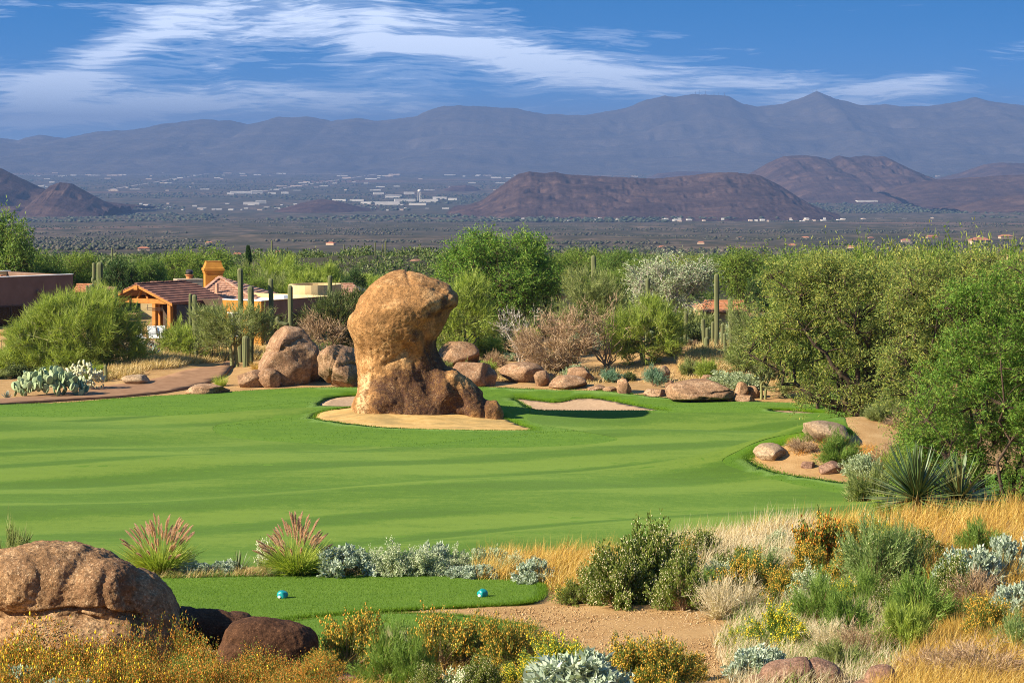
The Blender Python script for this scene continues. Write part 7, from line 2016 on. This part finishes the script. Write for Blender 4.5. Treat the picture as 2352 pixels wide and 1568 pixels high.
gz_ = [('creosote', 'dark green creosote bush on the desert bank', 'creosote bushes on the desert bank'), ('verde', 'pale green twiggy bush on the desert bank', 'pale green bushes on the desert bank'),
       ('greyscrub', 'grey-green scrub bush on the desert bank', 'grey-green scrub on the desert bank'), ('drybrown', 'dry brown bush on the desert bank', 'dry brown bushes on the desert bank'), ('sclump', 'tan grass clump on the desert bank', 'tan grass clumps on the desert bank')]
rb = random.Random(31); placed = 0
for i in range(900):
    u = rb.uniform(-40, 2300); D = 199 + 75 * rb.random() ** 1.5
    x = XU(u, D)
    pa = (np.array([x]), np.array([D]))
    if inside(*pa, O_GREEN)[0] or inside(*pa, O_PATH)[0] or pdist(*pa, O_PATH)[0] < 1.0 or pdist(*pa, O_GREEN)[0] < 4: continue
    if 230 < u < 700 and D > 214: continue
    if 220 < u < 620 and D < 214: continue
    if abs(u - 930) < 130 and D < 204: continue
    kx = rb.choices(range(5), (3, 3, 2, 2, 2))[0]; kd, lab, g_ = gz_[kx]
    w = rb.uniform(30, 70); h = w * rb.uniform(.5, .8) if kd != 'sclump' else w * .6
    if kd == 'sclump': w *= .7; h *= .6
    plant(kd, u, 0, w, h, lab, g_, D=D, name='grass_clump' if kd == 'sclump' else 'desert_bush'); placed += 1
    if placed >= 230: break
for i in range(26):
    u = rb.uniform(-40, 240); D = rb.uniform(200, 212); pa = (np.array([XU(u, D)]), np.array([D]))
    if inside(*pa, O_PATH)[0] or pdist(*pa, O_PATH)[0] < 1.0: continue
    plant(rb.choice(('verde', 'creosote')), u, 0, rb.uniform(40, 80), rb.uniform(24, 44), 'green undergrowth bush below the wide palo verde', 'undergrowth below the wide palo verde', D=D, name='desert_bush')
for i, (u, D, w, h, kd) in enumerate(((1115, 210, 90, 60, 'verde'), (1160, 214, 90, 60, 'creosote'), (1140, 205, 70, 44, 'drybrown'), (1205, 216, 80, 60, 'verde'), (1100, 220, 100, 70, 'verde'), (1180, 222, 110, 70, 'creosote'), (1420, 212, 80, 50, 'creosote'), (1440, 222, 90, 60, 'verde'), (1580, 220, 90, 60, 'creosote'), (1600, 228, 110, 70, 'verde'), (1700, 222, 100, 70, 'greyscrub'), (1540, 208, 70, 46, 'drybrown'), (1340, 214, 90, 56, 'greyscrub'), (1390, 226, 110, 70, 'verde'),
        (1240, 224, 100, 60, 'creosote'), (1290, 216, 80, 50, 'drybrown'), (640, 212, 70, 40, 'verde'), (700, 214, 80, 50, 'creosote'), (730, 210, 60, 40, 'greyscrub'), (60, 216, 100, 60, 'verde'), (10, 212, 100, 60, 'verde'), (120, 218, 100, 60, 'creosote'))):
    plant(kd, u, 0, w, h, {'verde': 'tall pale green bush in the thicket on the bank', 'creosote': 'tall dark green bush in the thicket on the bank', 'drybrown': 'dry brown bush in the thicket on the bank', 'greyscrub': 'tall grey-green bush in the thicket on the bank'}[kd], 'taller bushes of the thicket on the bank', D=D, name='desert_bush')
# agaves by the fence
for k, (u, D, lab) in enumerate(((322, 216.4, 'blue-grey agave in front of the iron fence near the lounge chairs'), (352, 216.0, 'larger blue-grey agave in front of the iron fence'), (300, 215.8, 'blue-grey agave at the palo verde end of the iron fence'))):
    rosette(u, 0, lab, 34, 1.15 - .15 * k, .15, M_aga, 60 + k, .1, 1.2, D=D, name='agave', cat='agave', group='agaves in front of the iron fence')
rosette(12, 0, 'small agave beside the prickly pear', 26, .6, .09, M_aga, 66, .1, 1.1, D=187.6, name='agave', cat='agave')
# prickly pear
M_pad = noise_mat('prickly_pear_pad', (.20, .27, .13), (.30, .38, .21), 4, .6, .1, c2=(.36, .40, .22))
V, F = _ICO[3]
pad = mesh('pad', V * [.21, .05, .27] + [0, 0, .25], F, True, M_pad)
def pear(u0, u1, v0, D, n, label, seed):
    b = at((u0 + u1) / 2, D); t = thing('prickly_pear', label, 'cactus', b); r2 = random.Random(seed); w = (u1 - u0) / pxm(D) / 2; hgt = P(u0, v0, D).z - b.z
    for i in range(n):
        a = r2.uniform(0, 6.28); rr_ = math.sqrt(r2.random()); zmax = hgt * math.sqrt(max(0.05, 1 - rr_ ** 2 * .85)) - .3
        z = max(0, zmax * (r2.random() ** .45)); s = r2.uniform(.75, 1.15)
        put('pad', pad, t, (w * rr_ * math.cos(a), w * .55 * rr_ * math.sin(a), z), (r2.uniform(-.5, .5), r2.uniform(-.6, .6), r2.uniform(0, 3.14)), s)
pear(28, 195, 842, float(ground(110, 914)[0][1]) + 1.2, 230, 'big blue-green prickly pear beside the cart path', 3)
M_cho = noise_mat('cholla_spines', (.42, .44, .26), (.62, .60, .40), 14, .9, .3)
V = []; F = []
cj = ribbed(np.array([(0, 0, z) for z in (0, .03, .08, .15, .22, .27, .295)]), np.array([.03, .055, .065, .068, .062, .045, .004]), 8, 'joint'); cj.materials.clear(); cj.materials.append(M_cho)
b = at(190, float(ground(190, 902)[0][1]) + 1.5); t = thing('cholla', 'pale spiny cholla heaped behind the prickly pear', 'cactus', b); r2 = random.Random(8)
for i in range(170):
    a = r2.uniform(0, 6.28); rr_ = math.sqrt(r2.random()); z = 2.1 * math.sqrt(max(.04, 1 - rr_ ** 2 * .8)) * r2.random() ** .4
    put('joint', cj, t, (1.35 * rr_ * math.cos(a), .8 * rr_ * math.sin(a), max(0, z - .2)), (r2.uniform(-.9, .9), r2.uniform(-.9, .9), r2.uniform(0, 6)), r2.uniform(.8, 1.3))
print('all', round(time.time() - T0, 1), len(bpy.data.objects))
